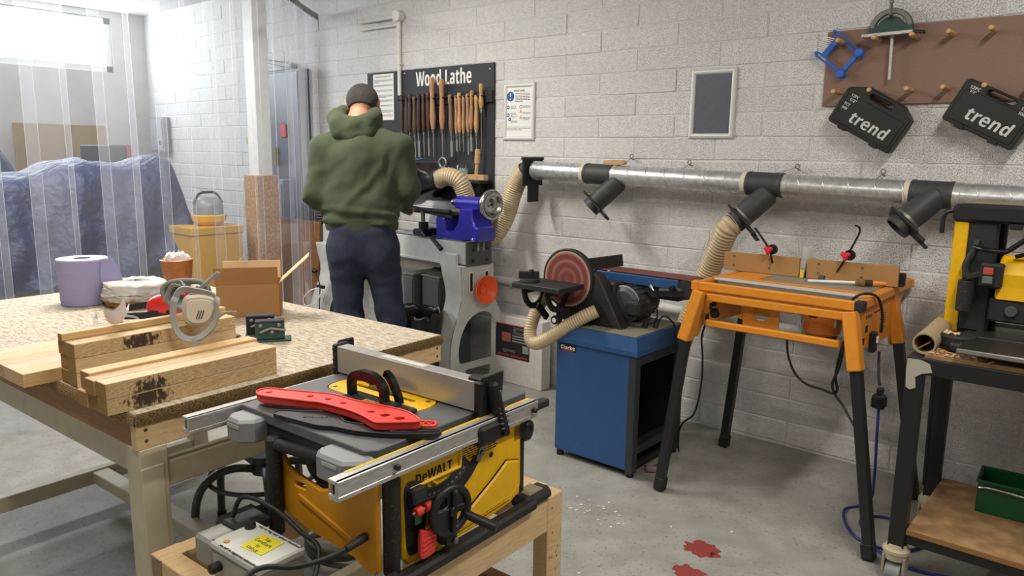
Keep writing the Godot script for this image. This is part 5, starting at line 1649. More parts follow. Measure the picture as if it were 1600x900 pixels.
	add.call("foot_pad", MB.new().box(V(0.475, 0.562, 0.018), V(0.055, 0.005, 0.04), 0.002), mat(C("8c7f66"), 0.9, 0, {"tex": M.grime, "tri": 9.0}), o)
	# rack knob and fence-side hardware
	add.call("rack_knob", MB.new().lathe(V(0.46, 0.715, 0.0), V(0.25, 0, 1), [Vector2(0, 0), Vector2(0.02, 0), Vector2(0.026, 0.006), Vector2(0.027, 0.016), Vector2(0.022, 0.024), Vector2(0.012, 0.024), Vector2(0.011, 0.02), Vector2(0, 0.02)], 26), M.black, o)
	add.call("rack_shaft", MB.new().cyl(V(0.30, 0.715, -0.004), V(0.46, 0.715, 0.0), 0.008).bx(V(0.40, 0.70, -0.01), V(0.45, 0.745, 0.022), 0.006), M.black, o)
	# mains lead
	add.call("strain_relief", MB.new().cyl(V(0.002, 0.625, -0.02), V(-0.05, 0.622, -0.015), 0.009, 0.007), M.rubber, o)
	# the fence rides on the rails but lifts off: a thing of its own
	var f := sthing("rip_fence", "tall aluminium rip fence with black clamps across the saw table", "fence", V(0.29, H, -0.22))
	part("fence_bar", MB.new().bx(V(0.0, 0.003, -0.235), V(0.036, 0.07, 0.222), 0.0015), M.alu, f)
	part("scale_label", MB.new().bx(V(0.008, 0.0702, -0.08), V(0.026, 0.0706, 0.06), 0.0), mat(C("cfc8bd"), 0.5), f)
	var hd := MB.new()
	hd.bx(V(-0.002, -0.014, 0.222), V(0.036, 0.072, 0.244), 0.004)
	hd.bx(V(0.004, 0.068, 0.2), V(0.032, 0.078, 0.24), 0.003)
	part("front_clamp", hd, M.black, f, "black front clamp")
	var pl := MB.new()
	pl.t = xf(V(0.02, 0.032, 0.24))
	pl.prism([Vector2(-0.03, -0.05), Vector2(0.045, -0.05), Vector2(0.052, 0.052), Vector2(-0.012, 0.05)], 0.006, 0.001)
	part("clamp_plate", pl, M.black, f)
	part("clamp_lever", MB.new().beam(V(0.022, 0.07, 0.252), V(0.04, -0.05, 0.275), 0.018, 0.034, 0.006, V(0, 0, 1)), M.black, f)
	for k in 5:
		part("lever_rib", MB.new().box(V(0.034, 0.016 - k * 0.011, 0.275 + k * 0.0022), V(0.026, 0.004, 0.004), 0.001), M.darkgrey, f)
	part("clamp_foot", MB.new().bx(V(-0.04, -0.055, 0.242), V(0.055, -0.012, 0.278), 0.006), M.black, f)
	part("spring_pin", MB.new().cyl(V(0.03, 0.046, 0.262), V(0.03, 0.046, 0.272), 0.008, -1, 14), M.steelrough, f)
	part("rear_clamp", MB.new().bx(V(-0.004, -0.01, -0.25), V(0.04, 0.074, -0.235), 0.003).bx(V(0.02, 0.05, -0.26), V(0.07, 0.078, -0.25), 0.003), M.black, f, "black rear clamp")
	for y2 in [0.062, 0.035, 0.012]:
		part("rear_screw", MB.new().cyl(V(-0.006, y2, -0.243), V(-0.002, y2, -0.243), 0.005), M.black, f)

func saw_things() -> void:
	var H := 0.8
	# red push stick
	var rs := sthing("push_stick", "bright red plastic push stick with a row of holes lying across the saw table", "push stick", V(0, H + 0.011, 0))
	var F := Basis(V(1, 0, 0), V(0, 0, -1), V(0, 1, 0))
	var outl := spline2([Vector2(0.028, 0.405), Vector2(0.05, 0.408), Vector2(0.062, 0.395), Vector2(0.085, 0.345), Vector2(0.118, 0.275), Vector2(0.125, 0.245), Vector2(0.128, 0.19), Vector2(0.145, 0.11), Vector2(0.15, 0.06), Vector2(0.14, 0.02), Vector2(0.125, -0.004), Vector2(0.10, 0.018), Vector2(0.07, 0.05), Vector2(0.066, 0.065), Vector2(0.075, 0.11), Vector2(0.078, 0.16), Vector2(0.07, 0.235), Vector2(0.06, 0.26), Vector2(0.03, 0.335), Vector2(0.016, 0.375)], 3)
	var holes := []
	for p in [[Vector2(0.042, 0.38), 0.006], [Vector2(0.085, 0.29), 0.0065], [Vector2(0.098, 0.245), 0.0065], [Vector2(0.102, 0.2), 0.0065], [Vector2(0.105, 0.115), 0.0075], [Vector2(0.11, 0.078), 0.010], [Vector2(0.116, 0.042), 0.0105]]:
		holes.append(circ(p[1], 14, p[0]))
	var sb := MB.new()
	sb.t = Transform3D(F, V(0, 0, 0))
	sb.prism(outl, 0.016, 0.002, holes)
	part("stick", sb, M.red, rs)
	var rim := []
	for p in outl:
		rim.append(V(p.x, 0.0165, -p.y))
	part("raised_rim", MB.new().tube(rim, 0.0022, 6, false, true), M.red, rs)
	var r2 := sthing("mesh_push_stick", "orange-red push stick with a latticed grip poking out under the red one", "push stick", V(0.15, H + 0.001, -0.03), deg_to_rad(-52))
	var lo := rrect(0.085, 0.034, 0.014, 4)
	var gb := MB.new()
	gb.t = Transform3D(F, V(0, 0, 0))
	gb.prism(lo, 0.0095, 0.001, [rrect(0.073, 0.023, 0.009, 4)])
	part("grip_frame", gb, mat(C("d8492c"), 0.45), r2)
	for k in 5:
		for s in [-1, 1]:
			part("lattice_bar", MB.new().beam(V(-0.03 + k * 0.014 - 0.008, 0.005, -0.011 * s), V(-0.03 + k * 0.014 + 0.008, 0.005, 0.011 * s), 0.0025, 0.007, 0.0005), mat(C("d8492c"), 0.45), r2)
	# black push stick underneath
	var bs := sthing("black_push_stick", "flat black plastic push stick lying under the red one on the saw table", "push stick", V(0, H + 0.0005, 0))
	var bo := spline2([Vector2(-0.003, 0.30), Vector2(0.02, 0.30), Vector2(0.04, 0.27), Vector2(0.075, 0.225), Vector2(0.075, 0.18), Vector2(0.062, 0.14), Vector2(0.09, 0.08), Vector2(0.12, 0.02), Vector2(0.15, -0.028), Vector2(0.148, -0.042), Vector2(0.13, -0.04), Vector2(0.1, -0.008), Vector2(0.07, 0.03), Vector2(0.04, 0.09), Vector2(0.028, 0.14), Vector2(0.012, 0.17), Vector2(0.004, 0.22), Vector2(-0.003, 0.27)], 3)
	var bb := MB.new()
	bb.t = Transform3D(F, V(0, 0, 0))
	bb.prism(bo, 0.0085, 0.0015)
	part("stick", bb, mat(C("26272a"), 0.55), bs)
	var br := []
	for p in bo:
		br.append(V(p.x, 0.009, -p.y))
	part("raised_rim", MB.new().tube(br, 0.002, 6, false, true), M.black, bs)
	part("embossed_name", MB.new().text("STANLEY", 0.009, Transform3D(Basis(V(0.62, 0, 0.78), V(0, 0, 0) + V(0.78, 0, -0.62), V(0, 1, 0)), V(0.042, 0.0088, -0.21)), 0.0008, true, true, -0.06), M.black, bs)
	var gp := []
	for p in spline2([Vector2(0.142, -0.032), Vector2(0.135, -0.03), Vector2(0.085, 0.035), Vector2(0.09, 0.04)], 4):
		gp.append(V(p.x, 0.0088, -p.y))
	part("grip_slot", MB.new().tube(gp, 0.0018, 6, false, true), M.blackgloss, bs)
	# push block with handle
	var pb := sthing("push_block", "black push block with a looped handle and yellow label beside the saw blade", "push block", V(0.168, H + 0.0008, -0.19))
	part("base", MB.new().bx(V(-0.036, 0.0, -0.085), V(0.03, 0.014, 0.088), 0.003), M.blackmatt, pb)
	part("step_plate", MB.new().bx(V(-0.02, 0.0, -0.04), V(0.046, 0.009, 0.1), 0.003), M.blackmatt, pb)
	part("rough_pad", MB.new().bx(V(-0.032, 0.014, -0.07), V(0.026, 0.019, 0.07), 0.004), mat(C("1d1d1e"), 0.9, 0, {"bump": M.pits, "bs": 0.3, "tri": 8.0}), pb)
	part("yellow_label", MB.new().box(V(-0.02, 0.0195, 0.03), V(0.03, 0.0006, 0.075), 0.0), mat(C("d9b63c"), 0.5), pb, "yellow warning label")
	var lr := MB.new()
	var rg := RandomNumberGenerator.new()
	rg.seed = 31
	lr.t = Transform3D(Basis(V(0, 0, 1), V(1, 0, 0), V(0, 1, 0)), V(-0.02, 0.0199, 0.03))
	print_rows(lr, -0.033, 0.03, 0.012, 5, 0.005, 0.002, rg)
	part("label_print", lr, M.ink, pb)
	var hp := smooth([V(0.0, 0.015, -0.06), V(0.001, 0.05, -0.062), V(0.0, 0.068, -0.045), V(0.0, 0.074, -0.01), V(0.0, 0.07, 0.02), V(0.0, 0.052, 0.042), V(0.0, 0.025, 0.045), V(0.0, 0.014, 0.052)], 6)
	part("handle", MB.new().strap(hp, V(1, 0, 0), 0.017, 0.015), M.blackgloss, pb, "glossy black handle")
	part("handle_inlay", MB.new().strap(smooth([V(0.0, 0.06, -0.05), V(0.0, 0.064, -0.015), V(0.0, 0.06, 0.012)], 5), V(1, 0, 0), 0.012, 0.012), mat(C("4a1a1c"), 0.5), pb)
	part("horn", MB.new().strap(smooth([V(0.034, 0.012, 0.055), V(0.034, 0.03, 0.05), V(0.034, 0.062, 0.03), V(0.034, 0.074, 0.012)], 5), V(1, 0, 0), 0.014, 0.014), M.blackgloss, pb, "second curved horn")
	# control box on the stand, with note
	var cb := sthing("control_box", "pale grey control box with a yellow handwritten note on the pine stand", "control box", V(-0.12, 0.5275, -0.196))
	var bm := mat(C("9d9e92"), 0.5)
	part("box_body", MB.new().bx(V(-0.05, 0.0, -0.08), V(0.051, 0.055, 0.081), 0.004), bm, cb)
	part("box_lid", MB.new().bx(V(-0.052, 0.055, -0.082), V(0.053, 0.0725, 0.083), 0.004), mat(C("c4c6c0"), 0.45), cb)
	part("end_box", MB.new().bx(V(-0.045, 0.0, -0.155), V(0.045, 0.06, -0.083), 0.006), mat(C("84867f"), 0.5), cb)
	part("black_lid", MB.new().bx(V(0.012, 0.045, -0.15), V(0.09, 0.068, -0.085), 0.004), M.blackmatt, cb)
	part("knob", MB.new().lathe(V(0.028, 0.0725, -0.066), Vector3.UP, [Vector2(0, 0), Vector2(0.011, 0), Vector2(0.0115, 0.006), Vector2(0.008, 0.013), Vector2(0, 0.0145)], 20), M.black, cb)
	part("indicator", MB.new().cyl(V(-0.034, 0.0725, -0.05), V(-0.034, 0.0745, -0.05), 0.006), mat(C("c9762c"), 0.4), cb, "orange indicator")
	for p in [V(-0.046, 0.0725, -0.076), V(-0.046, 0.0725, 0.077), V(0.047, 0.0725, 0.077)]:
		part("lid_screw", MB.new().cyl(p, p + V(0, 0.0008, 0), 0.0028, -1, 10), M.darkgrey, cb)
	var R := Basis(V(0.0, 0, 1), V(1, 0, 0), V(0, 1, 0))
	part("sticky_note", MB.new().box(V(0.004, 0.0731, 0.012), V(0.056, 0.0008, 0.062), 0.0, rot(Vector3.UP, 6)), mat(C("d8cc2e"), 0.7), cb, "yellow note")
	var nt := MB.new()
	nt.text("Tap", 0.008, xf(V(0.02, 0.0737, 0.008), R), 0.0004, false).text("Cordlock", 0.008, xf(V(0.008, 0.0737, 0.01), R), 0.0004, false, true, -0.05).text("to", 0.008, xf(V(-0.005, 0.0737, 0.012), R), 0.0004, false).text("Unlock", 0.008, xf(V(-0.018, 0.0737, 0.012), R), 0.0004, false)
	nt.text("tap to log out when finished", 0.006, xf(V(0.043, 0.0728, 0.01), R), 0.0004, true, true, -0.135)
	nt.text("you will be logged out automatically", 0.0055, xf(V(-0.048, 0.0728, 0.015), R), 0.0004, true, true, -0.13)
	part("handwriting", nt, M.ink, cb)
	part("gland", MB.new().cyl(V(-0.03, 0.022, 0.081), V(-0.03, 0.02, 0.1), 0.011), M.rubber, cb)
	part("gland", MB.new().cyl(V(-0.05, 0.03, -0.05), V(-0.072, 0.03, -0.05), 0.01), M.rubber, cb)
	var cab := MB.new()
	cab.tube(smooth([V(-0.05, 0.622, -0.015), V(-0.09, 0.614, -0.03), V(-0.13, 0.606, -0.06), V(-0.17, 0.608, -0.10), V(-0.21, 0.60, -0.10), V(-0.235, 0.56, -0.08), V(-0.24, 0.48, -0.06), V(-0.235, 0.35, -0.05)], 8), 0.005, 8)
	solo("saw_lead", cab, M.rubber, "black lead curving from the saw's yellow side across the control box", "cable", on_saw(V(0, 0, 0)), SYAW)
	var c2 := MB.new()
	c2.tube(smooth([V(-0.09, 0.60, -0.33), V(-0.075, 0.645, -0.31), V(-0.05, 0.632, -0.24), V(-0.045, 0.606, -0.16), V(-0.05, 0.60, -0.10), V(-0.075, 0.575, -0.07), V(-0.11, 0.55, -0.055), V(-0.16, 0.545, -0.06), V(-0.19, 0.52, -0.07)], 8), 0.005, 8)
	solo("control_lead", c2, M.rubber, "black lead looping off the control box in front of the saw", "cable", on_saw(V(0, 0, 0)), SYAW)
	# packing offcuts on the stand
	var oc := sthing("pine_offcut", "small pale pine offcut on the stand behind the control box", "offcut", V(-0.06, 0.5275, -0.33), 0.3)
	part("block", MB.new().bx(V(-0.05, 0, -0.03), V(0.05, 0.02, 0.03), 0.002), M.oak3, oc)
	# tubular stool base on the floor
	var st := thing("tubular_stool", "grey tubular steel stool base with a ring, on the floor behind the saw", "stool", V(0.72, 0, 2.09))
	var tm := mat(C("4b4e50"), 0.4, 0.5, {"tex": M.grime, "tri": 6.0})
	part("foot_ring", MB.new().tube(circ3(V(0, 0.235, 0), 0.185, 44, rot(Vector3.RIGHT, 90)), 0.008, 10, false, true), tm, st)
	for k in 5:
		var a := TAU * k / 5.0 + 3.3
		var pts := []
		for p in [Vector2(0.03, 0.255), Vector2(0.1, 0.275), Vector2(0.165, 0.268), Vector2(0.215, 0.23), Vector2(0.238, 0.16), Vector2(0.243, 0.02)]:
			pts.append(V(cos(a) * p.x, p.y, -sin(a) * p.x))
		part("leg", MB.new().tube(smooth(pts, 6), 0.014, 12), tm, st)
		part("foot", MB.new().cyl(V(cos(a) * 0.243, 0.0, -sin(a) * 0.243), V(cos(a) * 0.243, 0.024, -sin(a) * 0.243), 0.017), M.rubber, st)
	part("hub", MB.new().cyl(V(0, 0.235, 0), V(0, 0.30, 0), 0.04), tm, st)
	var coil := MB.new()
	var pts := []
	for i in 70:
		var a := TAU * i / 22.0
		pts.append(V(cos(a) * (0.13 + 0.012 * sin(i * 0.7)), 0.02 + i * 0.0009, -sin(a) * 0.09))
	coil.tube(smooth(pts, 2), 0.009, 8)
	solo("cable_coil", coil, mat(C("5c5b57"), 0.5), "loose coil of thick grey cable on the floor under the saw's left side", "cable", V(1.05, 0, 2.02))
func lathe_machine() -> void:
	var o := thing("wood_lathe", "grey and blue cast iron wood lathe on two splayed grey legs", "lathe", V(0.06, 0, 0.283), deg_to_rad(-4.0))
	# bed
	part("bed", MB.new().bx(V(-1.5, 0.722, -0.095), V(-0.002, 0.852, 0.095), 0.006), M.greypaint, o)
	part("bed_lip", MB.new().bx(V(-1.5, 0.71, -0.1), V(-0.12, 0.728, 0.1), 0.004), M.greypaint, o)
	for z in [-0.065, 0.065]:
		part("bed_way", MB.new().bx(V(-1.5, 0.852, z - 0.028), V(-0.002, 0.859, z + 0.028), 0.001), M.steel, o, "bright steel way")
	part("end_plate", MB.new().bx(V(-0.002, 0.716, -0.098), V(0.014, 0.852, 0.094), 0.003), M.darkgrey, o, "dark grey bolted end plate")
	for p in [V(0.014, 0.81, 0.05), V(0.014, 0.81, -0.06), V(0.014, 0.745, 0.05), V(0.014, 0.745, -0.06)]:
		part("bolt", MB.new().cyl(p, p + V(0.008, 0, 0), 0.009, -1, 12), M.black, o)
	for z in [0.012, -0.03]:
		part("stop_slot", MB.new().bx(V(0.012, 0.80, z - 0.008), V(0.02, 0.848, z + 0.008), 0.002), M.midgrey, o)
	# legs: side plate with arched window, front and rear flanges
	for k in 2:
		var lx := 0.0 if k == 0 else -1.36
		var left := spline2([Vector2(-0.123, 0.715), Vector2(-0.122, 0.66), Vector2(-0.114, 0.585), Vector2(-0.117, 0.53), Vector2(-0.135, 0.46), Vector2(-0.165, 0.39), Vector2(-0.195, 0.3), Vector2(-0.207, 0.2), Vector2(-0.207, 0.0)], 4, false)
		var right := spline2([Vector2(0.245, 0.0), Vector2(0.243, 0.2), Vector2(0.232, 0.31), Vector2(0.2, 0.4), Vector2(0.16, 0.47), Vector2(0.14, 0.53), Vector2(0.133, 0.6), Vector2(0.13, 0.66), Vector2(0.127, 0.715)], 4, false)
		var poly := left + [Vector2(-0.15, 0.0), Vector2(-0.15, 0.03), Vector2(0.16, 0.03), Vector2(0.16, 0.0)] + right
		var win := spline2([Vector2(0.06, 0.44), Vector2(0.115, 0.41), Vector2(0.16, 0.32), Vector2(0.185, 0.215), Vector2(0.175, 0.15), Vector2(0.05, 0.148), Vector2(-0.1, 0.146), Vector2(-0.145, 0.16), Vector2(-0.15, 0.25), Vector2(-0.12, 0.34), Vector2(-0.07, 0.405), Vector2(0.0, 0.438)], 3)
		var low := rrect(0.2, 0.06, 0.012, 3, Vector2(0.01, 0.075))
		var B := Basis(V(0, 0, -1), V(0, 1, 0), V(1, 0, 0))
		var b := MB.new()
		b.t = Transform3D(B, V(lx - 0.014, 0, 0))
		b.prism(poly, 0.014, 0.003, [win, low])
		var lg := part("leg", b, M.greypaint, o, "splayed cast leg with an arched window")
		# flanges
		var fl := MB.new()
		var rows := []
		for p in left:
			var wdt: float = lerpf(0.185, 0.145, clampf((0.715 - p.y) / 0.2, 0, 1)) if p.y > 0.45 else lerpf(0.145, 0.175, clampf((0.45 - p.y) / 0.3, 0, 1))
			rows.append([V(lx - wdt, p.y, -p.x), V(lx - 0.002, p.y, -p.x)])
		fl.sheet(rows, false, true)
		var rows2 := []
		for p in rows:
			rows2.append([p[0] + V(0, 0, -0.012), p[1] + V(0, 0, -0.012)])
		fl.sheet(rows2, false, false)
		for i in rows.size() - 1:
			fl.quad(rows[i][0], rows[i + 1][0], rows2[i + 1][0], rows2[i][0])
		part("front_flange", fl, M.greypaint, lg)
		var rf := MB.new()
		for i in right.size() - 1:
			rf.beam(V(lx - 0.03, right[i].y, -right[i].x + 0.004), V(lx - 0.03, right[i + 1].y, -right[i + 1].x + 0.004), 0.05, 0.01, 0.0, V(0, 0, 1))
		part("rear_flange", rf, M.greypaint, lg)
		# raised edge round the window
		var rim := []
		for p in win:
			rim.append(V(lx + 0.001, p.y, -p.x))
		part("window_rim", MB.new().tube(rim, 0.004, 6, false, true), M.greypaint, lg)
		part("top_block", MB.new().bx(V(lx - 0.2, 0.70, -0.118), V(lx - 0.003, 0.718, 0.118), 0.004), M.greypaint, lg)
		if k == 0:
			part("front_boss", MB.new().bx(V(-0.185, 0.70, 0.096), V(-0.05, 0.785, 0.118), 0.01), M.greypaint, lg)
			for z in [0.05, -0.07]:
				part("slot", MB.new().box(V(0.0005, 0.62, z), V(0.003, 0.105, 0.02), 0.001), M.ink, lg)
				var sl := []
				for p in rrect(0.026, 0.115, 0.0125, 4):
					sl.append(V(0.001, 0.62 + p.y, z + p.x))
				part("slot_rim", MB.new().tube(sl, 0.0028, 6, false, true), M.whitepaint, lg)
	# tailstock
	var ts := [Vector2(-0.275, 0.835), Vector2(-0.28, 0.975), Vector2(-0.27, 0.985), Vector2(-0.215, 0.985), Vector2(-0.2, 0.975), Vector2(-0.19, 0.905), Vector2(-0.165, 0.897), Vector2(-0.125, 0.91), Vector2(-0.095, 0.945), Vector2(-0.078, 0.985), Vector2(-0.07, 1.04), Vector2(0.035, 1.04), Vector2(0.04, 0.99), Vector2(0.062, 0.945), Vector2(0.085, 0.938), Vector2(0.09, 0.89), Vector2(0.078, 0.86), Vector2(0.02, 0.86), Vector2(-0.03, 0.857), Vector2(-0.13, 0.84)]
	var tb := MB.new()
	tb.t = xf(V(0, 0, -0.062))
	tb.prism(ts, 0.145, 0.008)
	var tl := part("tailstock", tb, M.bluepaint, o, "glossy dark blue tailstock casting")
	part("barrel", MB.new().cyl(V(-0.165, 1.068, 0.0), V(0.04, 1.068, 0.0), 0.038, -1, 28, 0.004).bx(V(-0.165, 1.035, -0.036), V(0.04, 1.07, 0.036), 0.006), M.bluepaint, tl)
	part("quill", MB.new().lathe(V(-0.245, 1.068, 0), V(1, 0, 0), [Vector2(0, 0), Vector2(0.018, 0.03), Vector2(0.02, 0.034), Vector2(0.02, 0.05), Vector2(0.015, 0.053), Vector2(0.015, 0.085)], 20), M.steel, tl)
	part("locking_lever", MB.new().cyl(V(-0.28, 0.862, 0.1), V(-0.245, 0.855, 0.125), 0.008).cyl(V(-0.27, 0.86, 0.12), V(-0.165, 0.802, 0.135), 0.011, 0.014), M.blackmatt, tl)
	part("saddle_nut", MB.new().cyl(V(0.05, 0.87, 0.07), V(0.05, 0.87, 0.095), 0.012, -1, 6), M.steel, tl)
	var wheel := MB.new()
	wheel.lathe(V(0.055, 1.068, 0), V(1, 0, 0), [Vector2(0.012, 0), Vector2(0.02, 0), Vector2(0.022, 0.03), Vector2(0.06, 0.042), Vector2(0.073, 0.036), Vector2(0.082, 0.04), Vector2(0.086, 0.05), Vector2(0.084, 0.064), Vector2(0.075, 0.068), Vector2(0.066, 0.062), Vector2(0.058, 0.05), Vector2(0.02, 0.045), Vector2(0.012, 0.055), Vector2(0.0, 0.055)], 36, false)
	part("handwheel", wheel, M.steel, o, "chromed dished handwheel")
	part("wheel_hole", MB.new().cyl(V(0.11, 1.068, 0), V(0.1118, 1.068, 0), 0.008), M.ink, o)
	part("wheel_handle", MB.new().cyl(V(0.115, 1.115, 0.02), V(0.135, 1.118, -0.04), 0.006), M.steel, o)
	# tool rest, banjo
	part("tool_rest", MB.new().bx(V(-0.5, 1.008, 0.07), V(-0.14, 1.028, 0.1), 0.005).beam(V(-0.5, 1.02, 0.085), V(-0.14, 0.99, 0.07), 0.012, 0.03, 0.004), M.dusty, o)
	part("rest_post", MB.new().cyl(V(-0.4, 0.89, 0.075), V(-0.4, 1.01, 0.08), 0.013), M.steelrough, o)
	part("banjo", MB.new().bx(V(-0.45, 0.86, -0.03), V(-0.35, 0.9, 0.125), 0.01).cyl(V(-0.4, 0.86, 0.075), V(-0.4, 0.94, 0.075), 0.03), M.black, o)
	part("banjo_lever", MB.new().cyl(V(-0.36, 0.885, 0.12), V(-0.29, 0.87, 0.15), 0.007), M.black, o)
	part("hood_post", MB.new().cyl(V(-0.2, 0.86, -0.06), V(-0.2, 1.06, -0.06), 0.009), M.steelrough, o)
	part("shavings_board", MB.new().bx(V(-0.62, 0.99, -0.09), V(-0.14, 1.0, 0.06), 0.003), M.dusty, o)
	# headstock
	part("headstock", MB.new().bx(V(-1.42, 0.86, -0.11), V(-1.08, 1.17, 0.11), 0.03), M.bluepaint, o)
	part("spindle_chuck", MB.new().cyl(V(-1.08, 1.068, 0), V(-1.02, 1.068, 0), 0.025).cyl(V(-1.02, 1.068, 0), V(-0.95, 1.068, 0), 0.05), M.steel, o)
	part("control_box", MB.new().bx(V(-1.0, 0.845, 0.098), V(-0.88, 0.93, 0.13), 0.006), M.black, o)
	var mw := part("motor_cover", MB.new().lathe(V(-1.7, 0.905, -0.05), V(0.35, 0.1, 0.93), [Vector2(0, 0), Vector2(0.085, 0), Vector2(0.088, 0.01), Vector2(0.088, 0.09), Vector2(0.08, 0.1), Vector2(0, 0.1)], 32), M.black, o, "round black motor cover with bright vents")
	var vents := MB.new()
	for k in 6:
		var h := -0.05 + 0.02 * k
		var l := sqrt(0.0052 - h * h)
		vents.beam(V(-1.55 - l * 0.93, 0.915 + h, 0.047 + l * 0.35), V(-1.55 + l * 0.93, 0.915 + h, 0.047 - l * 0.35), 0.006, 0.008, 0.001)
	part("vents", vents, M.steel, mw)
	# dust hood on its stand and the cut piece of turning stock
	var hd := thing("dust_hood", "black plastic dust hood behind the lathe joined to the beige hose", "dust hood", V(-0.25, 1.19, 0.29))
	var hb := MB.new()
	var rows := []
	for i in 9:
		var t := i / 8.0
		var row := []
		for j in 32:
			var a := TAU * j / 32
			var ci := V(0, sin(a) * 0.056, cos(a) * 0.056)
			var m := maxf(absf(cos(a)), absf(sin(a)))
			var sq := V(-0.30, -0.035 + sin(a) / m * 0.135, cos(a) / m * 0.145 - 0.02)
			var e := t * t * (3 - 2 * t)
			var p := ci.lerp(sq, e)
			p.x = lerpf(0.0, -0.30, t) + 0.1 * e * sin(a)
			row.append(p)
		rows.append(row)
	hb.sheet(rows, true, true)
	part("funnel", hb, mat(C("1a1a1c"), 0.35, 0, {"tex": M.grime, "tri": 5.0, "two": true}), hd)
	part("outlet_collar", MB.new().lathe(V(-0.03, 0, 0), V(1, 0.1, 0), [Vector2(0.056, 0), Vector2(0.06, 0.004), Vector2(0.06, 0.035), Vector2(0.052, 0.036)], 28), M.blackmatt, hd)
	part("lid", MB.new().beam(V(-0.235, 0.125, -0.06), V(-0.235, 0.098, 0.125), 0.11, 0.006, 0.002), mat(C("33577f"), 0.25), hd, "glossy blue lid")
	# orange funnel hung on the leg
	var fu := thing("orange_funnel", "bright orange plastic funnel hung on the grey lathe leg", "funnel", V(0.068, 0.572, 0.255))
	var fm := mat(C("ef5a22"), 0.4, 0, {"back": Color(0.3, 0.1, 0.04)})
	part("dish", MB.new().lathe(V(0, 0, 0), V(1, 0.05, 0.1), [Vector2(0.02, 0.0), Vector2(0.024, 0.002), Vector2(0.05, 0.018), Vector2(0.074, 0.03), Vector2(0.083, 0.042), Vector2(0.084, 0.047), Vector2(0.08, 0.047), Vector2(0.07, 0.034), Vector2(0.044, 0.022), Vector2(0.028, 0.012), Vector2(0.02, 0.01), Vector2(0.0, 0.01)], 40, false), fm, fu)
	part("throat", MB.new().tube(circ3(V(0.016, 0.001, 0.0016), 0.03, 24, rot(Vector3.UP, 90)), 0.004, 6, false, true), fm, fu)
	# things under the bed
	var bm := mat(C("5d6060"), 0.7, 0, {"tex": M.grime, "tri": 6.0})
	for q in [[-0.54, 0.105, 0.22, "narrow grey metal cabinet under the lathe bed, nearer the man's leg"], [-0.40, 0.17, 0.19, "wide grey metal cabinet under the lathe bed, nearer the grey leg"]]:
		var g := thing("grey_cabinet", q[3], "cabinet", V(q[0], 0.0, q[2]), deg_to_rad(-4), "grey cabinets under the lathe")
		part("body", MB.new().bx(V(0, 0.0, -0.16), V(q[1], 0.60, 0.1), 0.006), bm, g)
		part("lid", MB.new().bx(V(-0.004, 0.60, -0.164), V(q[1] + 0.004, 0.612, 0.104), 0.004), mat(C("75786f"), 0.6), g)
		part("door_line", MB.new().bx(V(q[1] - 0.012, 0.02, 0.1), V(q[1] - 0.008, 0.58, 0.1015), 0.0), M.ink, g)
	var rag := thing("dusty_rag", "crumpled dusty grey rag lying on the wide grey cabinet under the lathe bed", "rag", V(-0.33, 0.612, 0.2))
	var rs := []
	var nz := noise(6.0, 91, 3)
	for i in 12:
		var row := []
		for j in 16:
			var x := (j / 15.0 - 0.5)
			var z := (i / 11.0 - 0.5)
			var e := maxf(0.0, 1.0 - 4.0 * (x * x + z * z))
			row.append(V(x * 0.22, 0.003 + e * (0.03 + 0.03 * nz.get_noise_2d(x * 3, z * 3)), -z * 0.13))
		rs.append(row)
	part("cloth", MB.new().sheet(rs), mat(C("6b685d"), 0.9, 0, {"two": true}), rag)
	var bin := thing("waste_bin", "open black waste bin with a crumpled black liner beside the man", "bin", V(-0.20, 0, 0.55))
	var br := []
	var bz := noise(1.2, 92, 3)
	for i in 14:
		var row := []
		for j in 40:
			var a := TAU * j / 40
			var t := i / 13.0
			var y := 0.02 + t * 0.43
			var r := 0.15 + 0.025 * t + 0.012 * bz.get_noise_3d(cos(a) * 2, sin(a) * 2, t * 4.0)
			if i == 13:
				y += 0.03 * bz.get_noise_2d(cos(a) * 3, sin(a) * 3)
			row.append(V(cos(a) * r, y, -sin(a) * r))
		br.append(row)
	for i in 6:
		var row := []
		for j in 40:
			var a := TAU * j / 40
			var t := (i + 1) / 6.0
			row.append(V(cos(a) * (0.168 - 0.03 * t), br[13][j].y - 0.06 * t * t * 4.0, -sin(a) * (0.168 - 0.03 * t)))
		br.append(row)
	part("liner", MB.new().sheet(br, true), mat(C("131315"), 0.28, 0, {"two": true}), bin, "shiny black liner")
	part("bin_base", MB.new().cyl(V(0, 0.0, 0), V(0, 0.03, 0), 0.15), M.blackmatt, bin)
	# printed carton against the wall
	var bx := thing("printed_carton", "white carton with a black and red printed panel standing against the wall", "carton", V(0.27, 0, 0.09))
	part("carton", MB.new().bx(V(-0.24, 0.0, -0.038), V(0.155, 0.405, 0.042), 0.003), mat(C("d3cfca"), 0.7, 0, {"tex": M.grime, "tri": 4.0}), bx)
	part("printed_panel", MB.new().bx(V(-0.2, 0.155, 0.0422), V(0.062, 0.36, 0.0428), 0.0), M.ink, bx)
	var pr := MB.new()
	pr.bx(V(-0.2, 0.355, 0.0429), V(0.062, 0.36, 0.0433), 0.0)
	pr.text("BENCH GRINDER", 0.011, xf(V(-0.07, 0.17, 0.0429)), 0.0004, true, true, -0.23)
	part("red_print", pr, M.red, bx, "red print")
	var wp := MB.new()
	var rg := RandomNumberGenerator.new()
	rg.seed = 8
	print_rows(wp, -0.06, 0.05, 0.345, 5, 0.009, 0.003, rg, 0.0429)
	print_rows(wp, -0.14, -0.04, 0.205, 3, 0.008, 0.003, rg, 0.0429)
	part("white_print", wp, M.midgrey, bx)
	var pic := MB.new()
	pic.t = xf(V(-0.115, 0.28, 0.0429))
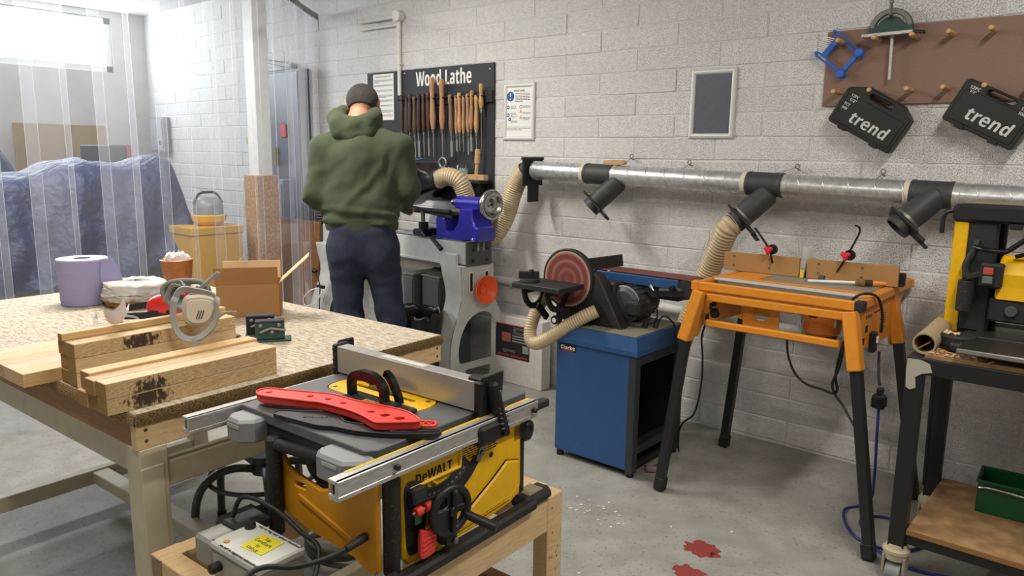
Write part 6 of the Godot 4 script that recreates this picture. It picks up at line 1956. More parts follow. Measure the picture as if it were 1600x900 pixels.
	pic.prism(rrect(0.07, 0.055, 0.012, 4), 0.0005)
	part("picture", pic, mat(C("9a5149"), 0.6), bx, "picture of a red tool")
	for k in 3:
		part("picture", MB.new().bx(V(-0.07, 0.29 - k * 0.016, 0.0429), V(0.055, 0.297 - k * 0.016, 0.0434), 0.0), M.midgrey, bx)
	part("picture", MB.new().bx(V(0.01, 0.20, 0.0429), V(0.055, 0.245, 0.0433), 0.0).cyl(V(0.032, 0.222, 0.0432), V(0.032, 0.222, 0.0437), 0.014), M.midgrey, bx)
	part("tape_flap", MB.new().bx(V(0.1, 0.0, 0.042), V(0.101, 0.405, 0.0425), 0.0), M.midgrey, bx)
# ------------------------------------------------------------------ strip curtain and the store behind it
func curtain() -> void:
	var path := [V(-0.97, 0, 3.0), V(-1.0, 0, 2.4), V(-1.04, 0, 1.7), V(-1.12, 0, 1.1), V(-1.24, 0, 0.66), V(-1.52, 0, 0.32), V(-1.74, 0, 0.05)]
	path = smooth(path, 10)
	var rail := thing("curtain_rail", "zigzag steel hanging rail holding the clear strip curtain", "rail", V(0, 2.3, 0))
	var rp := []
	for p in path:
		rp.append(V(p.x, 0.0, p.z))
	part("channel", MB.new().strap(rp, V(0, 1, 0), 0.03, 0.014), M.midgrey, rail)
	var zig := []
	var k := 0
	for i in range(0, path.size() - 1):
		var p: Vector3 = path[i]
		var q: Vector3 = path[i + 1]
		var n := maxi(2, int(p.distance_to(q) / 0.018))
		for j in n:
			zig.append(p.lerp(q, float(j) / n) + V(0.012, -0.022 + (0.008 if k % 2 == 0 else -0.008), 0))
			k += 1
	part("hook_strip", MB.new().tube(zig, 0.0035, 6), M.steel, rail)
	var pvc := []
	for i in 3:
		var m := mat(Color(0.93, 0.95, 1.0), [0.13, 0.16, 0.2][i], 0, {"alpha": [0.05, 0.08, 0.12][i], "back": Color(0.07, 0.07, 0.075)})
		pvc.append(m)
	var edge_m := mat(Color(0.9, 0.92, 0.95), 0.15, 0, {"alpha": 0.45})
	var rng := RandomNumberGenerator.new()
	rng.seed = 17
	# arc length table
	var s := [0.0]
	for i in path.size() - 1:
		s.append(s[-1] + path[i].distance_to(path[i + 1]))
	var at := func(d: float) -> Vector3:
		for i in path.size() - 1:
			if d <= s[i + 1]:
				return path[i].lerp(path[i + 1], (d - s[i]) / maxf(s[i + 1] - s[i], 1e-6))
		return path[path.size() - 1]
	var total: float = s[-1]
	var d := 0.02
	var idx := 0
	var seen := 0
	while d < total - 0.19:
		var w := 0.2
		var side := 0.012 if idx % 2 == 0 else -0.012
		var a0: Vector3 = at.call(d)
		var a1: Vector3 = at.call(d + w)
		var u := (a1 - a0).normalized()
		var nrm := V(-u.z, 0, u.x)
		if nrm.x < 0: nrm = -nrm
		var lean := rng.randf_range(-0.012, 0.012)
		var bow := rng.randf_range(0.004, 0.016) * (1 if rng.randf() > 0.4 else -1)
		var rows := []
		var rowb := []
		for i in 13:
			var t := i / 12.0
			var y := 2.275 - t * 2.262
			var row := []
			var rb := []
			for j in 7:
				var e := j / 6.0
				var p := a0.lerp(a1, e) + nrm * (side + bow * (4 * e * (1 - e)) * (0.4 + 0.6 * sin(t * 2.6 + idx)) + 0.004 * sin(t * 5.0 + idx * 1.7)) + u * lean * t
				p.y = y
				row.append(p)
				rb.append(p - nrm * 0.0018)
			rows.append(row)
			rowb.append(rb)
		var b := MB.new()
		b.sheet(rows)
		var mid: Vector3 = a0.lerp(a1, 0.5)
		var lab := "clear PVC curtain strip outside the left edge of the view"
		var grp := "clear curtain strips out of view"
		if mid.z < 2.26:
			var z := mid.z
			var names := ["at the left edge of the view, over the blue covers", "second from the left edge, over the blue covers", "third from the left edge, over the tan board", "fourth from the left edge, left of the paper roll's far side", "fifth from the left edge, above the paper roll", "over the peak of the blue tarpaulin", "over the left half of the yellow crate", "over the right half of the yellow crate", "just left of the white post", "over the white post", "over the dark cabinet, right of the white post", "over the dark cabinet's red sign", "over the dark cabinet's right edge", "bunched by the lathe's far end, last but one before the wall", "bunched by the lathe's far end, against the wall"]
			lab = "clear PVC curtain strip " + names[mini(seen, names.size() - 1)]
			grp = "clear curtain strips hung in view"
			seen += 1
		var o := thing("curtain_strip", lab, "curtain strip", Vector3.ZERO, 0, grp)
		part("sheet", b, pvc[rng.randi() % 3], o)
		for j in [0, 6]:
			var c := []
			for i in 13:
				c.append(rows[i][j])
			part("cut_edge", MB.new().tube(c, 0.0011, 5), edge_m, o)
		d += 0.158
		idx += 1

func store() -> void:
	var tarp := mat(C("14204a"), 0.55, 0, {"tex": M.grime, "bump": ntex(0.02, 111, 4, 256), "bs": 1.2, "tri": 2.2, "two": true})
	# tarpaulin-covered machine
	var o := thing("covered_machine", "long machine hidden under a crumpled dark blue tarpaulin behind the curtain", "covered machine", V(-2.35, 0, 1.45))
	var nz := noise(2.2, 112, 4)
	var top := [[-0.66, 0.62], [-0.60, 0.84], [-0.53, 1.25], [-0.47, 1.325], [-0.40, 1.30], [-0.26, 1.26], [-0.12, 1.262], [0.02, 1.29], [0.18, 1.27], [0.36, 1.20], [0.6, 1.19], [0.9, 1.18], [1.1, 1.12]]
	var rows := []
	for i in 49:
		var z := -0.66 + 1.76 * i / 48.0
		var h := 1.0
		for k in top.size() - 1:
			if z >= top[k][0] - 1e-6 and z <= top[k + 1][0] + 1e-6:
				h = lerpf(top[k][1], top[k + 1][1], smoothstep(top[k][0], top[k + 1][0], z))
		var row := []
		for j in 25:
			var t := j / 24.0
			var x := 0.0
			var y := 0.0
			var low := 0.52 + 0.1 * nz.get_noise_2d(z * 1.4, 3.0)
			if t < 0.25:
				x = -0.38
				y = lerpf(low, h - 0.05, t / 0.25)
			elif t < 0.5:
				var q := (t - 0.25) / 0.25
				x = lerpf(-0.36, 0.12, q)
				y = h - 0.05 * (2 * q - 1) * (2 * q - 1)
			else:
				var q := (t - 0.5) / 0.5
				x = 0.14 + 0.13 * sqrt(q) + 0.07 * q
				y = lerpf(h - 0.05, low, q)
			var fold := 0.045 * nz.get_noise_3d(z * 3.4, y * 1.2, x * 2.0) + 0.03 * sin(z * 16.0 + y * 5.0 + 3.0 * nz.get_noise_2d(z, y)) * smoothstep(1.25, 0.8, y)
			row.append(V(x + fold * (1.0 if t > 0.4 else 0.3), y + fold * 0.25, z))
		rows.append(row)
	part("tarpaulin", MB.new().sheet(rows, false, true), tarp, o, "crumpled dark blue tarpaulin")
	part("green_drape", MB.new().bx(V(-0.3, 0.3, -0.62), V(0.2, 0.62, 0.75), 0.03), mat(C("35382a"), 0.85, 0, {"tex": M.grime, "tri": 4.0}), o, "dull olive lower cover")
	part("machine_base", MB.new().bx(V(-0.28, 0.0, -0.5), V(0.16, 0.32, 0.3), 0.01), M.blackmatt, o)
	part("grey_base", MB.new().bx(V(-0.28, 0.0, 0.32), V(0.22, 0.52, 0.9), 0.01), mat(C("7d817c"), 0.6, 0, {"tex": M.grime, "tri": 3.0}), o, "pale grey base cabinet")
	part("crank", MB.new().cyl(V(0.24, 0.6, 0.78), V(0.36, 0.6, 0.8), 0.012).cyl(V(0.3, 0.6, 0.78), V(0.3, 0.72, 0.84), 0.01), M.steelrough, o)
	var o2 := thing("covered_drum", "rounded machine under a second blue cover at the left edge behind the curtain", "covered machine", V(-3.0, 0, 2.0))
	var r2 := []
	for i in 17:
		var t := i / 16.0
		var row := []
		for j in 33:
			var a := TAU * j / 33
			var r := 0.46 * sqrt(maxf(0.0, 1.0 - pow(t, 2.6))) + 0.02 * nz.get_noise_3d(cos(a) * 2, sin(a) * 2, t * 3)
			row.append(V(cos(a) * r, 0.02 + t * 1.5, -sin(a) * r))
		r2.append(row)
	part("cover", MB.new().sheet(r2, true), tarp, o2)
	# tan board, dark crate on the far wall
	var tb := thing("leaning_board", "tan sheet of board standing against the far wall behind the blue covers", "board", V(-4.55, 0, 0.5))
	part("board", MB.new().box(V(0.04, 0.78, 0.33), V(0.02, 1.56, 0.75), 0.003, rot(Vector3.BACK, 1.0)), mat(C("a98d62"), 0.8, 0, {"tex": M.grime, "tri": 2.0}), tb)
	var dc := thing("dark_case", "dark case with a red edge on top of the far stack behind the curtain", "case", V(-3.6, 0, 0.83))
	part("stack", MB.new().bx(V(-0.2, 0, -0.2), V(0.2, 1.22, 0.2), 0.01), mat(C("5d5a55"), 0.8), dc)
	part("case_body", MB.new().box(V(0.0, 1.3, 0.0), V(0.3, 0.16, 0.22), 0.01, rot(Vector3.UP, 30)), mat(C("35343a"), 0.6), dc)
	part("red_edge", MB.new().box(V(0.125, 1.3, -0.14), V(0.02, 0.17, 0.06), 0.004, rot(Vector3.UP, 30)), mat(C("b03038"), 0.5), dc, "red edge")
	# wall cabinets
	var el := thing("electrical_panel", "small grey electrical panel on the block wall behind the curtain", "panel", V(-4.3, 1.32, 0.0))
	part("panel_box", MB.new().bx(V(-0.16, 0.0, 0.003), V(0.12, 0.33, 0.07), 0.006), mat(C("8d9196"), 0.5), el)
	part("panel_door", MB.new().bx(V(-0.14, 0.02, 0.07), V(0.1, 0.31, 0.078), 0.004), mat(C("a3a7ab"), 0.5), el)
	var lk := MB.new().tube(circ3(V(0.06, 0.09, 0.08), 0.018, 16), 0.004, 6, false, true)
	part("latch", lk, M.darkgrey, el)
	var cb := thing("tall_cabinet", "tall dark grey cabinet against the block wall beside the white post", "cabinet", V(-2.1, 0, 0.01))
	part("body", MB.new().bx(V(-0.21, 0.0, 0), V(0.20, 1.95, 0.10), 0.006), mat(C("50525c"), 0.5), cb)
	part("door", MB.new().bx(V(-0.20, 0.02, 0.10), V(0.19, 1.93, 0.112), 0.004), mat(C("565963"), 0.45), cb)
	part("top_tray", MB.new().beam(V(-0.2, 2.02, 0.06), V(0.1, 1.97, 0.06), 0.1, 0.03, 0.004), M.midgrey, cb)
	part("door_handle", MB.new().cyl(V(-0.11, 1.24, 0.125), V(-0.11, 1.38, 0.125), 0.012), mat(C("a38b3f"), 0.4, 0.6), cb)
	part("alarm_sign", MB.new().box(V(0.0, 1.50, 0.118), V(0.07, 0.1, 0.014), 0.01), mat(C("c53a3c"), 0.5), cb, "red sign")
	var lw := thing("low_cupboard", "pale grey cupboard standing in front of the tall dark cabinet", "cupboard", V(-2.03, 0, 0.14))
	part("body", MB.new().bx(V(-0.07, 0.0, 0.0), V(0.06, 1.14, 0.1), 0.005), mat(C("8f9296"), 0.5), lw)
	part("door", MB.new().bx(V(-0.06, 0.03, 0.1), V(0.05, 1.11, 0.11), 0.003), mat(C("989ba0"), 0.5), lw)
	var bp := thing("brown_panel", "brown timber panel leaning by the lathe's far end behind the curtain", "board", V(-1.77, 0, 0.285))
	part("board", MB.new().box(V(0, 0.43, 0), V(0.56, 0.86, 0.018), 0.002, rot(Vector3.RIGHT, -4)), mat(C("8d6138"), 0.7, 0, {"tex": M.t_grain, "tri": Vector3(2, 2, 2)}), bp)
	# square post, white above and clad in board below
	var ps := thing("square_post", "square white post clad in bare chipboard on its lower part", "post", V(-1.81, 0, 0.51))
	part("upper_post", MB.new().bx(V(-0.06, 1.16, -0.055), V(0.06, 2.6, 0.055), 0.003), M.whitepaint, ps, "white painted upper post")
	part("cladding", MB.new().bx(V(-0.085, 0.0, -0.09), V(0.085, 1.18, 0.085), 0.003), M.osb, ps, "bare chipboard cladding")
	part("fixing_plate", MB.new().bx(V(-0.13, 1.4, 0.0), V(-0.06, 1.45, 0.03), 0.004), mat(C("b5a66a"), 0.5), ps)
	# yellow crate with the grinder
	var yb := thing("yellow_crate", "large mustard yellow lidded crate behind the curtain", "crate", V(-1.95, 0, 0.86))
	var ym := mat(C("c9971f"), 0.6, 0, {"tex": M.grime, "tri": 3.0})
	part("body", MB.new().bx(V(-0.15, 0.0, -0.18), V(0.15, 0.79, 0.18), 0.004), ym, yb)
	part("lid", MB.new().bx(V(-0.158, 0.79, -0.188), V(0.158, 0.842, 0.188), 0.004), ym, yb)
	part("lid_shadow_gap", MB.new().bx(V(-0.152, 0.787, -0.182), V(0.152, 0.791, 0.182), 0.0), M.ink, yb)
	var gr := thing("shop_vacuum", "round grey and yellow vacuum head standing on the yellow crate", "vacuum", V(-1.93, 0.842, 0.85))
	part("yellow_bowl", MB.new().lathe(V(0, 0, 0), Vector3.UP, [Vector2(0, 0), Vector2(0.07, 0), Vector2(0.105, 0.03), Vector2(0.118, 0.07), Vector2(0.11, 0.075), Vector2(0, 0.075)], 32), M.yellow, gr)
	part("grey_drum", MB.new().lathe(V(0, 0.07, 0), Vector3.UP, [Vector2(0.1, 0), Vector2(0.098, 0.06), Vector2(0.085, 0.10), Vector2(0.05, 0.122), Vector2(0, 0.126)], 32, false), mat(C("7f8288"), 0.4), gr)
	part("handle", MB.new().tube(smooth([V(0.0, 0.15, 0.105), V(0.0, 0.215, 0.06), V(0.0, 0.225, 0.0), V(0.0, 0.215, -0.06), V(0.0, 0.15, -0.105)], 6), 0.009, 8), M.blackmatt, gr)
	# white pull cord by the window
	var pc := thing("pull_cord", "white pull cord hanging from the ceiling behind the curtain", "cord", V(-2.35, 2.6, 1.55))
	part("cord", MB.new().tube(smooth([V(0, 0, 0), V(0.005, -0.2, 0.01), V(0.02, -0.36, -0.02), V(0.02, -0.5, -0.025)], 6), 0.006, 8), M.white, pc)
	part("pull", MB.new().cyl(V(0.02, -0.58, -0.025), V(0.02, -0.5, -0.025), 0.012, 0.008), M.white, pc)
	# small lamp and lead by the lathe's far leg
	var lm := thing("clip_lamp", "small black gooseneck lamp with a looped white lead by the man's hip", "lamp", V(-1.30, 0, 0.42))
	part("stem", MB.new().tube(smooth([V(0.0, 0.0, 0), V(0.0, 0.3, 0), V(0.012, 0.45, 0.0), V(-0.02, 0.53, 0.01)], 6), 0.004, 8), M.black, lm)
	part("head", MB.new().ball(V(-0.022, 0.545, 0.012), V(0.022, 0.018, 0.022), 14, 8), M.black, lm)
	part("base", MB.new().cyl(V(0, 0, 0), V(0, 0.02, 0), 0.05), M.black, lm)
	part("clip", MB.new().bx(V(-0.015, 0.43, -0.012), V(0.06, 0.45, 0.012), 0.003), M.black, lm)
	part("lead", MB.new().tube(smooth([V(0.05, 0.44, 0), V(-0.05, 0.41, 0.03), V(-0.11, 0.35, 0.05), V(-0.09, 0.3, 0.05), V(0.0, 0.33, 0.03), V(0.06, 0.41, 0.02)], 6), 0.004, 6), M.white, lm)
func sander() -> void:
	var o := thing("belt_disc_sander", "blue and black belt and disc sander on its own blue cabinet stand", "sander", V(1.245, 0, 0.61))
	var slate := mat(C("2b3036"), 0.5, 0, {"tex": M.grime, "tri": 3.0})
	# stand
	part("front_panel", MB.new().bx(V(-0.205, 0.03, 0.192), V(0.2, 0.535, 0.205), 0.003), M.blue, o, "plain blue front panel")
	var shell := MB.new()
	shell.bx(V(-0.205, 0.03, -0.205), V(-0.195, 0.535, 0.195), 0.002)
	shell.bx(V(-0.2, 0.03, -0.205), V(0.2, 0.535, -0.195), 0.002)
	shell.bx(V(-0.2, 0.03, -0.2), V(0.19, 0.045, 0.195), 0.002)
	part("inner_shell", shell, M.blackmatt, o)
	var fr := MB.new()
	for z in [-0.188, 0.188]:
		fr.bx(V(0.172, 0.02, z - 0.02), V(0.207, 0.535, z + 0.02), 0.002)
	fr.bx(V(0.18, 0.49, -0.19), V(0.206, 0.535, 0.19), 0.002)
	fr.bx(V(0.15, 0.1, -0.19), V(0.206, 0.135, 0.19), 0.002)
	part("side_frame", fr, slate, o)
	for x in [-0.185, 0.185]:
		for z in [-0.185, 0.185]:
			part("foot", MB.new().cyl(V(x, 0, z), V(x, 0.03, z), 0.017), M.rubber, o)
	# cast blue cap with dusty top
	var cap := MB.new()
	var a := [V(-0.215, 0.535, 0.215), V(0.215, 0.535, 0.215), V(0.215, 0.535, -0.215), V(-0.215, 0.535, -0.215)]
	var b := [V(-0.215, 0.555, 0.215), V(0.215, 0.555, 0.215), V(0.215, 0.555, -0.215), V(-0.215, 0.555, -0.215)]
	var c := [V(-0.2, 0.61, 0.2), V(0.2, 0.61, 0.2), V(0.2, 0.61, -0.2), V(-0.2, 0.61, -0.2)]
	for k in 4:
		var l := (k + 1) % 4
		cap.quad(a[k], a[l], b[l], b[k])
		cap.quad(b[k], b[l], c[l], c[k])
	cap.quad(a[3], a[2], a[1], a[0])
	cap.quad(c[0], c[1], c[2], c[3])
	var capn := part("stand_cap", cap, M.blue, o)
	part("dusty_tray", MB.new().bx(V(-0.19, 0.609, -0.19), V(0.19, 0.614, 0.19), 0.002), mat(C("7d7a68"), 0.85, 0, {"tex": M.grime, "tri": 6.0}), capn, "dust-covered top")
	part("maker_badge", MB.new().bx(V(-0.188, 0.497, 0.2052), V(-0.1, 0.535, 0.2062), 0.0), M.ink, o, "black badge")
	part("lettering", MB.new().text("Clarke", 0.016, xf(V(-0.143, 0.513, 0.2063)), 0.0006, true, true, -0.076), M.white, o)
	part("red_line", MB.new().text("WOODWORKER", 0.006, xf(V(-0.143, 0.501, 0.2063)), 0.0006, true, true, -0.072), M.red, o)
	# disc: housing, sanding disc, table
	var dc := V(-0.21, 0.803, 0.09)
	var hb := MB.new()
	hb.lathe(dc, V(0, 0, 1), [Vector2(0, 0), Vector2(0.118, 0), Vector2(0.134, 0.012), Vector2(0.136, 0.03), Vector2(0.136, 0.04), Vector2(0.129, 0.042), Vector2(0.127, 0.034), Vector2(0, 0.034)], 48)
	part("disc_housing", hb, M.dusty, o)
	var sandtex := paint(256, 256, func(x, y):
		var r: float = Vector2(x - 128, y - 128).length() / 128.0
		var w := 0.5 + 0.5 * sin(r * 21.0 + 0.6)
		var g := noise_dust.get_noise_2d(x * 3.0, y * 3.0)
		var cc := C("7c3a34").lerp(C("b98d78"), clampf(pow(w, 2.2) * (0.25 + r * 0.7), 0, 1))
		if r > 0.93: cc = C("c9a48c")
		return cc.lerp(C("5b2f2b"), clampf(0.25 + g * 0.6, 0, 0.4)))
	part("sanding_disc", MB.new().lathe(dc + V(0, 0, 0.034), V(0, 0, 1), [Vector2(0.125, 0), Vector2(0.125, 0.008), Vector2(0.124, 0.009), Vector2(0, 0.009)], 48), mat(Color(1, 1, 1), 0.85, 0, {"tex": sandtex, "bump": M.fine, "bs": 0.02, "uvs": Vector3(3.96, 3.96, 1), "uvo": Vector3(0.5, 0.5, 0)}), o, "worn reddish sanding disc")
	var tb := MB.new()
	tb.bx(V(-0.365, 0.772, 0.155), V(-0.1, 0.795, 0.335), 0.003)
	var tbl := part("disc_table", tb, M.dusty, o)
	part("mitre_slot", MB.new().bx(V(-0.365, 0.7945, 0.262), V(-0.1, 0.7956, 0.274), 0.0), M.ink, tbl)
	var mt := MB.new()
	mt.cyl(V(-0.315, 0.796, 0.268), V(-0.315, 0.808, 0.268), 0.045, 0.042)
	mt.beam(V(-0.365, 0.822, 0.285), V(-0.295, 0.822, 0.225), 0.022, 0.032, 0.003)
	mt.cyl(V(-0.32, 0.82, 0.25), V(-0.32, 0.846, 0.25), 0.011)
	solo("sander_mitre_gauge", mt, M.blackmatt, "small black mitre gauge sitting on the sander's disc table", "mitre gauge", V(1.245, 0, 0.61))
	for x in [-0.33, -0.2]:
		var bb := MB.new()
		bb.t = xf(V(x, 0.772, 0.19), rot(Vector3.UP, -90))
		var arc := []
		for i in 13:
			var t := PI * i / 12.0
			arc.append(Vector2(0.02 + cos(t) * 0.085, -sin(t) * 0.11))
		var arc2 := []
		for i in 11:
			var t := PI * (0.1 + 0.8 * i / 10.0)
			arc2.append(Vector2(0.02 + cos(t) * 0.055, -0.008 - sin(t) * 0.075))
		bb.prism(arc, 0.012, 0.002, [arc2])
		part("table_trunnion", bb, M.blackmatt, o)
		part("support_arm", MB.new().beam(V(x + 0.006, 0.68, 0.2), V(x + 0.01, 0.61, 0.13), 0.018, 0.03, 0.003), M.blackmatt, o)
	part("trunnion_knob", MB.new().cyl(V(-0.2, 0.632, 0.2), V(-0.2, 0.632, 0.235), 0.02), M.black, o)
	part("knob_cap", MB.new().cyl(V(-0.2, 0.632, 0.234), V(-0.2, 0.632, 0.238), 0.011), M.white, o)
	part("yellow_label", MB.new().bx(V(-0.165, 0.728, 0.1245), V(-0.105, 0.748, 0.1255), 0.0), mat(C("c9a43a"), 0.6), o, "yellow warning label")
	# column, belt cover, motor
	var col := MB.new()
	col.bx(V(-0.28, 0.61, -0.06), V(-0.09, 0.75, 0.124), 0.01)
	col.beam(V(-0.06, 0.61, 0.03), V(-0.06, 0.80, 0.02), 0.12, 0.09, 0.01)
	part("body_casting", col, M.dusty, o)
	var cv := MB.new()
	cv.t = xf(V(-0.04, 0.69, 0.06), rot(Vector3.BACK, 30))
	cv.prism(rrect(0.125, 0.33, 0.055, 6), 0.065, 0.006)
	part("belt_cover", cv, M.dusty, o, "dusty slanted drive belt cover")
	var mo := MB.new()
	mo.lathe(V(0.03, 0.708, 0.05), V(0, 0, -1), [Vector2(0, 0), Vector2(0.06, 0), Vector2(0.078, 0.012), Vector2(0.08, 0.022), Vector2(0.074, 0.026), Vector2(0.074, 0.19), Vector2(0.066, 0.215), Vector2(0.03, 0.225), Vector2(0, 0.225)], 30)
	var mot := part("motor", mo, M.darkgrey, o)
	part("motor_ring", MB.new().lathe(V(0.03, 0.708, 0.04), V(0, 0, -1), [Vector2(0.079, 0), Vector2(0.083, 0.002), Vector2(0.083, 0.012), Vector2(0.079, 0.014)], 30), M.steelrough, mot)
	var fins := MB.new()
	for k in 18:
		var an := TAU * k / 18.0
		fins.box(V(0.03 + cos(an) * 0.077, 0.708 + sin(an) * 0.077, -0.06), V(0.012, 0.003, 0.15), 0.0, rot(Vector3.BACK, rad_to_deg(an)))
	part("motor_fins", fins, M.darkgrey, mot)
	part("motor_box", MB.new().bx(V(0.06, 0.665, -0.01), V(0.13, 0.735, 0.075), 0.012), M.blackmatt, o)
	part("motor_foot", MB.new().bx(V(-0.05, 0.612, -0.12), V(0.12, 0.632, 0.04), 0.004), M.darkgrey, o)
	# belt unit
	part("belt_bed", MB.new().bx(V(-0.17, 0.735, -0.185), V(0.25, 0.815, -0.05), 0.006), M.blackmatt, o)
	part("side_plate", MB.new().bx(V(-0.17, 0.787, -0.05), V(0.248, 0.829, -0.038), 0.003), M.blue, o, "scuffed blue side plate")
	var belt := MB.new()
	var pr := []
	for i in 13:
		var t := PI / 2 + PI * i / 12.0
		pr.append(V(-0.165 + cos(t) * 0.043, 0.79 + sin(t) * 0.043, 0))
	for i in 13:
		var t := -PI / 2 + PI * i / 12.0
		pr.append(V(0.275 + cos(t) * 0.043, 0.79 + sin(t) * 0.043, 0))
	var r0 := []
	var r1 := []
	for p in pr:
		r0.append(p + V(0, 0, -0.052))
		r1.append(p + V(0, 0, -0.185))
	belt.sheet([r0, r1], true)
	part("sanding_belt", belt, mat(C("76453f"), 0.9, 0, {"tex": ntex(0.1, 72, 3, 256, FastNoiseLite.TYPE_SIMPLEX_SMOOTH, Color(0.75, 0.72, 0.7), Color(1.15, 1.1, 1.05)), "bump": M.fine, "bs": 0.03, "tri": Vector3(3, 9, 9), "two": true}), o, "worn reddish sanding belt")
	part("idler_roller", MB.new().cyl(V(0.275, 0.79, -0.18), V(0.275, 0.79, -0.042), 0.041), M.blackmatt, o)
	part("roller_guard", MB.new().beam(V(0.15, 0.762, -0.044), V(0.275, 0.775, -0.044), 0.03, 0.05, 0.012), M.black, o)
	part("tension_lever", MB.new().cyl(V(0.13, 0.792, -0.036), V(0.13, 0.792, -0.012), 0.008).beam(V(0.13, 0.798, -0.014), V(0.145, 0.775, -0.014), 0.008, 0.008), M.steel, o)
	part("tracking_knob", MB.new().cyl(V(0.225, 0.795, -0.036), V(0.225, 0.795, -0.018), 0.012), M.black, o)
	part("belt_stop", MB.new().beam(V(-0.22, 0.85, -0.03), V(-0.1, 0.872, -0.15), 0.012, 0.055, 0.003), M.dusty, o)
	part("support_rod", MB.new().cyl(V(0.05, 0.612, -0.01), V(0.05, 0.765, -0.01), 0.0085), M.steelrough, o, "plain steel support rod")
	part("rod_base", MB.new().cyl(V(0.05, 0.61, -0.01), V(0.05, 0.622, -0.01), 0.016, -1, 6), M.darkgrey, o)
	# mains leads
	part("lead", MB.new().tube(smooth([V(0.13, 0.614, 0.02), V(0.14, 0.65, 0.01), V(0.15, 0.705, -0.01), V(0.165, 0.69, -0.02), V(0.16, 0.63, -0.02), V(0.15, 0.615, -0.02)], 6), 0.004, 8), M.rubber, o)
	part("lead", MB.new().tube(smooth([V(0.16, 0.62, -0.03), V(0.175, 0.66, -0.05), V(0.2, 0.65, -0.07), V(0.222, 0.58, -0.09), V(0.226, 0.3, -0.08), V(0.25, 0.05, -0.05), V(0.22, 0.01, 0.02), V(0.19, 0.012, 0.07)], 6), 0.004, 8), M.rubber, o)
	part("lead_gland", MB.new().cyl(V(0.13, 0.613, 0.02), V(0.135, 0.64, 0.012), 0.011).cyl(V(0.16, 0.613, -0.02), V(0.16, 0.64, -0.03), 0.011), M.rubber, o)
	# dust hose loop
	var h := MB.new()
	hose(h, [V(-0.035, 0.685, 0.15), V(-0.075, 0.660, 0.178), V(-0.155, 0.605, 0.205), V(-0.235, 0.545, 0.222), V(-0.3, 0.508, 0.226), V(-0.345, 0.520, 0.218), V(-0.358, 0.575, 0.2), V(-0.352, 0.645, 0.165), V(-0.335, 0.70, 0.13), V(-0.29, 0.725, 0.09)], 0.031, 0.0115, 0.004, 20)
	solo("sander_hose", h, M.hose, "short beige ribbed hose looping from the sander's belt cover to its disc", "hose", V(1.245, 0, 0.61))
	solo("floor_plug", MB.new().box(V(0, 0.014, 0), V(0.05, 0.026, 0.03), 0.006, rot(Vector3.UP, 30)), mat(C("8d6f72"), 0.6), "small dusty pink plug lying on the floor beside the blue stand", "plug", V(1.475, 0, 0.69))

